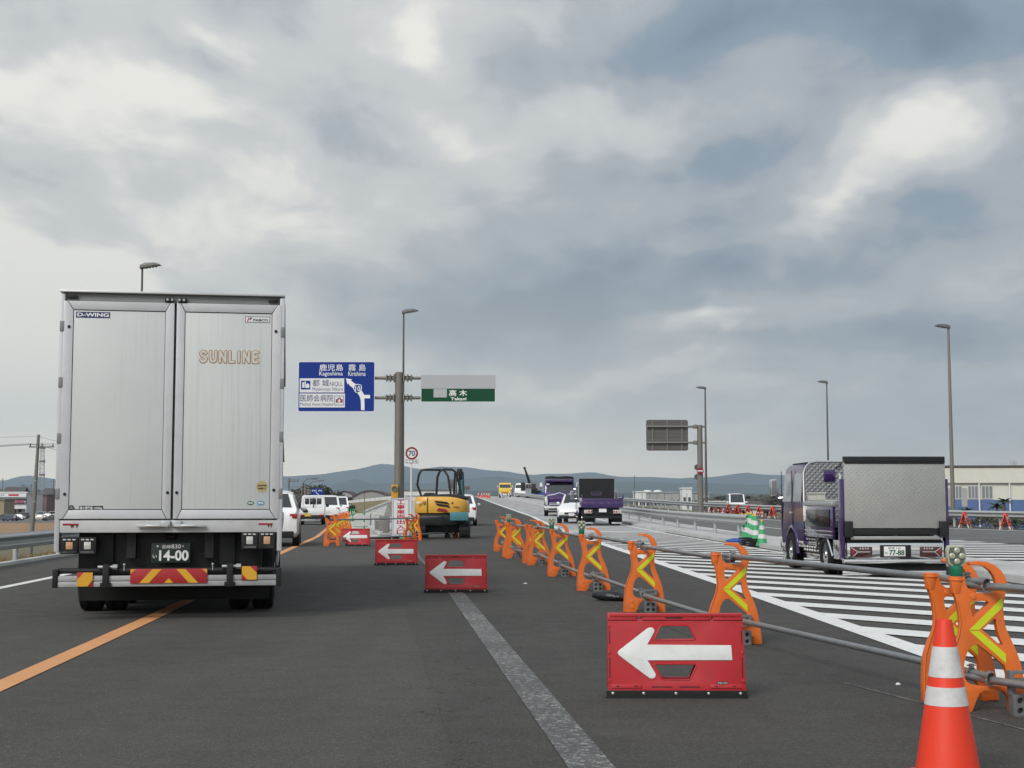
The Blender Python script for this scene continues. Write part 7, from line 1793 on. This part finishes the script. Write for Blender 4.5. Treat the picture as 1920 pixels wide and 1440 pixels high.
for k, (px, pyt, px2, Yd) in enumerate([(566, 897, 584, 190), (578, 901, 598, 236)]):
    p = at(px, HOR, Yd); t = thing('street_lamp', ['arched road lamp left of the distant blue sign', 'arched road lamp right behind the distant blue sign'][k], 'street lamp', (p.x, Yd, 0), 0, 'arched lamps beyond the queue')
    zt = at(px, pyt, Yd).z; xe = at(px2, HOR, Yd).x-p.x
    MB().tube([(0, 0, 0), (0, 0, zt*0.72), (xe*0.12, 0, zt*0.88), (xe*0.45, 0, zt*0.98), (xe, 0, zt)], [0.1, 0.09, 0.08, 0.07, 0.06], 8).build('pole', LAMPG, t, smooth=True); MB().box(xe-0.2, xe+0.75, -0.18, 0.18, zt-0.12, zt+0.1).build('lamp_head', LAMPG, t, 0.05)
up2 = thing('utility_pole', 'distant utility pole with crossarms right of the box truck', 'utility pole', (at(541, HOR, 210).x, 210, PLAIN)); h2 = at(541, 897, 210).z-PLAIN
MB().cyl((0, 0, 0), (0, 0, h2), 0.17, 0.12, 8).build('pole', LAMPG, up2)
for q in (0.4, 1.2): MB().box(-0.2, 1.5, -0.06, 0.06, h2-q-0.1, h2-q).build('crossarm', LAMPG, up2)
for x in (0.3, 0.8, 1.3): MB().cyl((x, 0, h2-0.4), (x, 0, h2-0.1), 0.10, None, 6).build('insulator', LAMPG, up2)
# ================================================================ right background
fy = 176.0
fb = building('factory', 'long cream factory with blue lower wall and tall windows at the right', 1740, 2150, 874, fy, 26, CREAM, CREAM, 'flat', PLAIN, 0, 0, rz=R(-4), over=0.0)
fx = lambda px: at(px, HOR, fy).x - fb.location.x
fz = lambda py: at(1850, py, fy).z - PLAIN
fh = at(1740, 874, fy).z - PLAIN
MB().box(fx(1740)-0.2, fx(2150)+0.2, -0.22, 0.0, fz(906), fz(877)).build('fascia', CREAM, fb); MB().box(fx(1740)-0.3, fx(2150)+0.3, -0.4, 0.3, fz(875.5), fz(872.5)).build('roof_edge', BRN, fb)
MB().box(fx(1740), fx(2150), -0.26, -0.22, fz(906.8), fz(905.2)).build('drip_edge', GREYR, fb); MB().box(fx(1740), fx(2150), -0.03, 0.0, 0, fz(937)).build('blue_band', BLUEW, fb)
for k, (a, b_) in enumerate([(1762, 1778), (1789, 1806), (1818, 1836), (1843, 1863), (1935, 1955), (1965, 1985), (2000, 2020)]):
    wn_ = MB().box(fx(a), fx(b_), -0.10, 0.0, fz(935.5), fz(910.5)).build('window', SIGNW, fb)
    n_ = 3
    for q in range(n_):
        x0 = fx(a)+(fx(b_)-fx(a))*(q+0.08)/n_; x1 = fx(a)+(fx(b_)-fx(a))*(q+0.92)/n_
        MB().box(x0, x1, -0.115, -0.095, fz(934.5), fz(911.5)).build('pane', GLASSL, wn_)
for px in (1838, 1894, 1989): MB().cyl((fx(px), -0.25, 0), (fx(px), -0.25, fz(906)), 0.09, None, 8).build('down_pipe', SIGNW, fb)
for px in (1766, 1797): MB().box(fx(px+14)-0.35, fx(px+14)+0.35, -0.08, -0.02, fz(950), fz(915)).build('door', GREYW, fb)
for px in (1773, 1917):
    a_ = MB(); hh = fz(863)-fh; a_.cyl((fx(px), 3, fh), (fx(px), 3, fh+hh), 0.03, None, 5)
    for q in range(4): a_.cyl((fx(px)-0.5, 3, fh+hh-0.15*q), (fx(px)+0.5, 3, fh+hh-0.15*q), 0.02, None, 4)
    a_.build('aerial', LAMPG, fb)
building('white_building', 'small white flat roofed building far right of the tippers', 1191, 1211, 921, 330, 12, WHT, WHT, 'flat', PLAIN, 1, 3)
wh = building('grey_warehouse', 'wide low grey warehouse with white roof vents in the distance', 1211, 1282, 922, 340, 20, GREYW, GREYW, 'flat', PLAIN, 1, 10)
for x in (-8, -3): MB().ball((x, 4, at(1240, 922, 680).z-PLAIN), 2.2, 2.2, 0.9, 12, 8).build('roof_vent', WHT, wh, smooth=True)
building('white_building', 'white stepped building left of the no-entry post', 1279, 1297, 914, 335, 10, WHT, WHT, 'flat', PLAIN, 1, 2)
building('grey_warehouse', 'grey warehouse directly behind the no-entry post', 1294, 1330, 923, 345, 14, GREYW, GREYW, 'flat', PLAIN, 1, 5)
building('low_building', 'low pale shed behind the white van at the right', 1330, 1372, 939, 200, 8, WHT, WHT, 'flat', PLAIN, 1, 5)
building('low_building', 'small white shed right of the white van', 1406, 1430, 941, 180, 8, WHT, BRN, 'gable', PLAIN, 1, 3)
for k in range(9):
    px = 1190 + k*14; Yd = 300; p = at(px, HOR, Yd); t = thing('fence_post', f'thin tall fence post beyond the right rail, {ordw[k]} from the left', 'post', (p.x, Yd, PLAIN), 0, 'fence posts beyond the right rail')
    MB().cyl((0, 0, 0), (0, 0, at(px, 925, Yd).z-PLAIN), 0.06, None, 6).build('pole', LAMPG, t)
p = at(1190, HOR, 240); t = thing('thin_pole', 'bare grey pole standing right of the rear tipper', 'pole', (p.x, 240, PLAIN)); MB().cyl((0, 0, 0), (0, 0, at(1190, 892, 240).z-PLAIN), 0.09, 0.07, 8).build('pole', LAMPG, t)
# blue tarpaulin far up the road, signs seen behind the excavator
t = thing('tarpaulin_stack', 'blue tarpaulin covered stack far up the road', 'tarpaulin', (at(1004, HOR, 236).x, 236, prof(236))); MB().box(-1.4, 1.5, 0, 2, 0, 0.75).build('cover', BLUEC, t, 0.2)
for k, (px0, px1, py0, py1, lab) in enumerate([(840, 851, 899, 916, 'grey sign back framed by the excavator roll bars'), (868, 881, 911, 918, 'small grey sign back right of the excavator boom')]):
    Yd = 140; a, b = at(px0, py1, Yd), at(px1, py0, Yd); t = thing('road_sign', lab, 'sign', ((a.x+b.x)/2, Yd, prof(Yd)))
    MB().box(-(b.x-a.x)/2, (b.x-a.x)/2, -0.02, 0.02, a.z-prof(Yd), b.z-prof(Yd)).build('panel', SIGNBACK, t, 0.015); MB().cyl((0, 0.05, 0), (0, 0.05, b.z-prof(Yd)), 0.05, None, 8).build('post', POLE, t)

# ================================================================ trees and shrubs
def crown_mesh(name, w, h, n, leaf, m_, seed, base=0.25, lobes=9):
    random.seed(seed); mb = MB(); vs = []; fs = []
    L_ = []
    for i in range(lobes):
        a = random.uniform(0, 6.28); rr = random.uniform(0.1, 0.34)*w; z = h*(base + (1-base)*random.uniform(0.12, 0.85))
        L_.append((rr*math.cos(a), rr*math.sin(a), z, random.uniform(0.16, 0.30)*w, random.uniform(0.10, 0.2)*h))
    for i in range(n):
        cx_, cy_, cz_, lr, lh = random.choice(L_)
        d = Vector((random.gauss(0, 1), random.gauss(0, 1), random.gauss(0, 1))).normalized()*random.uniform(0.55, 1.08)
        p = Vector((cx_+d.x*lr, cy_+d.y*lr, cz_+d.z*lh))
        u = Vector((random.gauss(0, 1), random.gauss(0, 1), random.gauss(0, 0.6))).normalized(); v = u.orthogonal().normalized()
        s_ = leaf*random.uniform(0.5, 1.3); k = len(vs)
        vs += [p-u*s_, p+v*s_*0.6, p+u*s_, p-v*s_*0.6]; fs.append((k, k+1, k+2, k+3))
    mb.add(vs, fs); me = mb.mesh(name); me.materials.append(m_); return me
def trunk_mesh(h, r, w, seed):
    random.seed(seed); mb = MB(); mb.tube([(0, 0, -0.3), (0.05, 0, h*0.3), (0.0, 0.1, h*0.6), (0.1, 0, h*0.9)], [r, r*0.8, r*0.5, r*0.15], 7)
    for i in range(9):
        a = random.uniform(0, 6.28); z = h*random.uniform(0.25, 0.7); e = Vector((math.cos(a)*w*0.36, math.sin(a)*w*0.36, z+h*0.24)); mb.tube([(0, 0, z), e*0.5+Vector((0, 0, z*0.5)), e], [r*0.4, r*0.25, r*0.08], 5)
    me = mb.mesh('trunk', smooth=True); me.materials.append(BARK); return me
CRD = [crown_mesh('crown', 1.0, 1.0, 2600, 0.045, LEAF, 31+i, 0.12, 12) for i in range(3)]
CRW = [crown_mesh('crown', 1.0, 1.0, 1500, 0.035, LEAF2, 41+i, 0.2, 12) for i in range(3)]
TRK_ME = [trunk_mesh(1.0, 0.035, 0.9, 51+i) for i in range(2)]
def tree(px, pytop, Y, w, label, kind, group, z0=PLAIN, i=0):
    Y = Y*2; p = at(px, pytop, Y); h = p.z-z0
    t = thing('tree', label, 'tree', (p.x, Y, z0), random.uniform(0, 6), group); t.scale = (w, w, h)
    obj('crown', (CRD if kind == 'd' else CRW)[i % 3], None, t); obj('trunk', TRK_ME[i % 2], None, t)
cen = [(536, 917, 150, 9, 'd'), (546, 912, 140, 8, 'w'), (556, 915, 150, 9, 'd'), (567, 911, 145, 8, 'w'), (580, 903, 150, 7, 'd'), (592, 906, 152, 8, 'w'), (600, 909, 140, 6, 'd'), (611, 913, 150, 8, 'w'), (622, 918, 160, 8, 'w'), (634, 924, 165, 8, 'd')]
for i, (px, py, Y, w, kd) in enumerate(cen):
    tree(px, py, Y, w, f'{"dark evergreen" if kd == "d" else "grey bare winter"} tree, {ordw[i]} from the left in the clump beyond the queue', kd, 'trees beyond the queue', PLAIN, i)
rt2 = [(1338, 929), (1352, 927), (1366, 925), (1380, 926), (1396, 923), (1410, 927), (1424, 925), (1438, 922), (1452, 924), (1466, 920), (1480, 921)]
for i, (px, py) in enumerate(rt2):
    kd = 'd' if i % 3 else 'w'; tree(px, py, 230+(i % 3)*14, 11, f'{"dark evergreen" if kd == "d" else "grey bare winter"} tree, {ordw[i]} from the left in the far line beyond the no-entry post', kd, 'far trees right of the no-entry post', PLAIN, i)
# distant woods that read as one mass
wd = MB(); random.seed(77); vs = []; fs = []
def wood(px0, px1, Y, hmin, hmax, n):
    for i in range(n):
        px = random.uniform(px0, px1); yy = Y*random.uniform(0.95, 1.08); x = (px-960)/FPX*yy; h = random.uniform(hmin, hmax)
        for k in range(10):
            c_ = Vector((x+random.gauss(0, h*0.25), yy+random.gauss(0, h*0.2), PLAIN+h*random.uniform(0.1, 0.95)))
            u = Vector((random.gauss(0, 1), random.gauss(0, 1), random.gauss(0, 1))).normalized()*h*0.22; v = u.orthogonal().normalized()*h*0.16; q = len(vs)
            vs.extend([c_-u, c_+v, c_+u, c_-v]); fs.append((q, q+1, q+2, q+3))
wood(-200, 640, 840, 4, 8, 330); wood(640, 960, 1040, 4, 8, 170); wood(1190, 2100, 1040, 4, 9, 420); wood(2100, 4200, 840, 4, 9, 250); wood(-2400, -200, 840, 4, 9, 300)
wd.add(vs, fs); o = wd.build('distant_woods', LEAF); o['kind'] = 'stuff'; o['label'] = 'dark belt of far woods along the foot of the hills'
# dark bush at the near end of the bank
def bush(px, py, Y, w, h, z0, label, m_, n=900, leaf=0.05, seed=5):
    Y = Y*2; p = at(px, py, Y); t = thing('bush', label, 'bush', (p.x, Y, z0)); me = crown_mesh('foliage', w, h, n, leaf, m_, seed, 0.0, 10); obj('foliage', me, None, t)
    st_ = MB(); random.seed(seed)
    for i in range(5): st_.tube([(0, 0, -0.1), (random.uniform(-.3, .3)*w, random.uniform(-.3, .3)*w, h*0.6)], [0.03, 0.01], 5)
    st_.build('stem', BARK, t)
bush(646, 960, 78, 2.8, 2.4, -1.0, 'dark bush at the foot of the grass bank', LEAF, 1400, 0.14, 3)
for i, px in enumerate((1790, 1822, 1850, 1870, 1905, 1940)):
    Y = 39.5 - i*0.6; bush(px, 975, Y, 1.9, 0.9, prof(Y*2)-0.15, f'brown green hedge shrub under the far right rail, {ordw[i]} from the left', LEAF2 if i % 2 else LEAF3, 700, 0.07, 60+i)
# cycads before the factory
def cycad(px, py, Y, H, R_, label, seed):
    random.seed(seed); Y = Y*2; p = at(px, py, Y); z0 = -0.6
    t = thing('cycad', label, 'plant', (p.x, Y, z0)); hz0 = p.z - z0 - R_*0.55
    MB().cyl((0, 0, -0.5), (0, 0, hz0), 0.16, 0.12, 8).build('trunk', BARK, t, smooth=True)
    for k in range(16):
        a = 6.28*k/16+random.uniform(-.2, .2); e = random.uniform(0.1, 1.2); mb = MB(); pts = []
        for i in range(7):
            s_ = i/6; r_ = R_*s_*math.cos(e*(1-s_*0.6)); z = hz0 + R_*s_*math.sin(e) - 0.55*R_*s_*s_
            pts.append(Vector((r_*math.cos(a), r_*math.sin(a), z)))
        sd_ = Vector((-math.sin(a), math.cos(a), 0)); vs = []; fs = []
        for i, q in enumerate(pts):
            w_ = 0.16*math.sin(math.pi*(0.1+0.88*i/6)); vs += [q-sd_*w_-Vector((0, 0, w_*0.4)), q, q+sd_*w_-Vector((0, 0, w_*0.4))]
        for i in range(6): fs += [(3*i, 3*i+1, 3*i+4, 3*i+3), (3*i+1, 3*i+2, 3*i+5, 3*i+4)]
        mb.add(vs, fs); mb.build('frond', LEAF3, t)
cycad(1869, 938, 66, 2, 1.1, 'dark cycad with drooping fronds before the factory window', 4); cycad(1882, 930, 64, 2, 0.9, 'taller cycad before the factory, right one of two', 9); cycad(1812, 948, 68, 2, 1.0, 'low cycad before the factory door', 12)
# dry grass on the left verge
gv = MB(); random.seed(8); vs = []; fs = []
for i in range(9000):
    y = random.uniform(14, 68); x = interp(LW, y)-2.7-abs(random.gauss(0, 1.6)); sl_ = max(0.0, (interp(LW, y)-3.4)-x); z = -0.10-0.355*sl_
    a = random.uniform(0, 6.28); h = random.uniform(0.05, 0.20); w_ = random.uniform(0.008, 0.02); dx_g, dy_g = math.cos(a), math.sin(a); ln = random.uniform(-0.08, 0.08); q = len(vs)
    vs += [(x-dx_g*w_, y-dy_g*w_, z), (x+dx_g*w_, y+dy_g*w_, z), (x+ln, y+ln*0.6, z+h)]; fs.append((q, q+1, q+2))
gv.add(vs, fs); o = gv.build('dry_verge_grass', GRASS_DRY); o['kind'] = 'stuff'; o['label'] = 'dry tan grass along the left verge behind the guard rail'
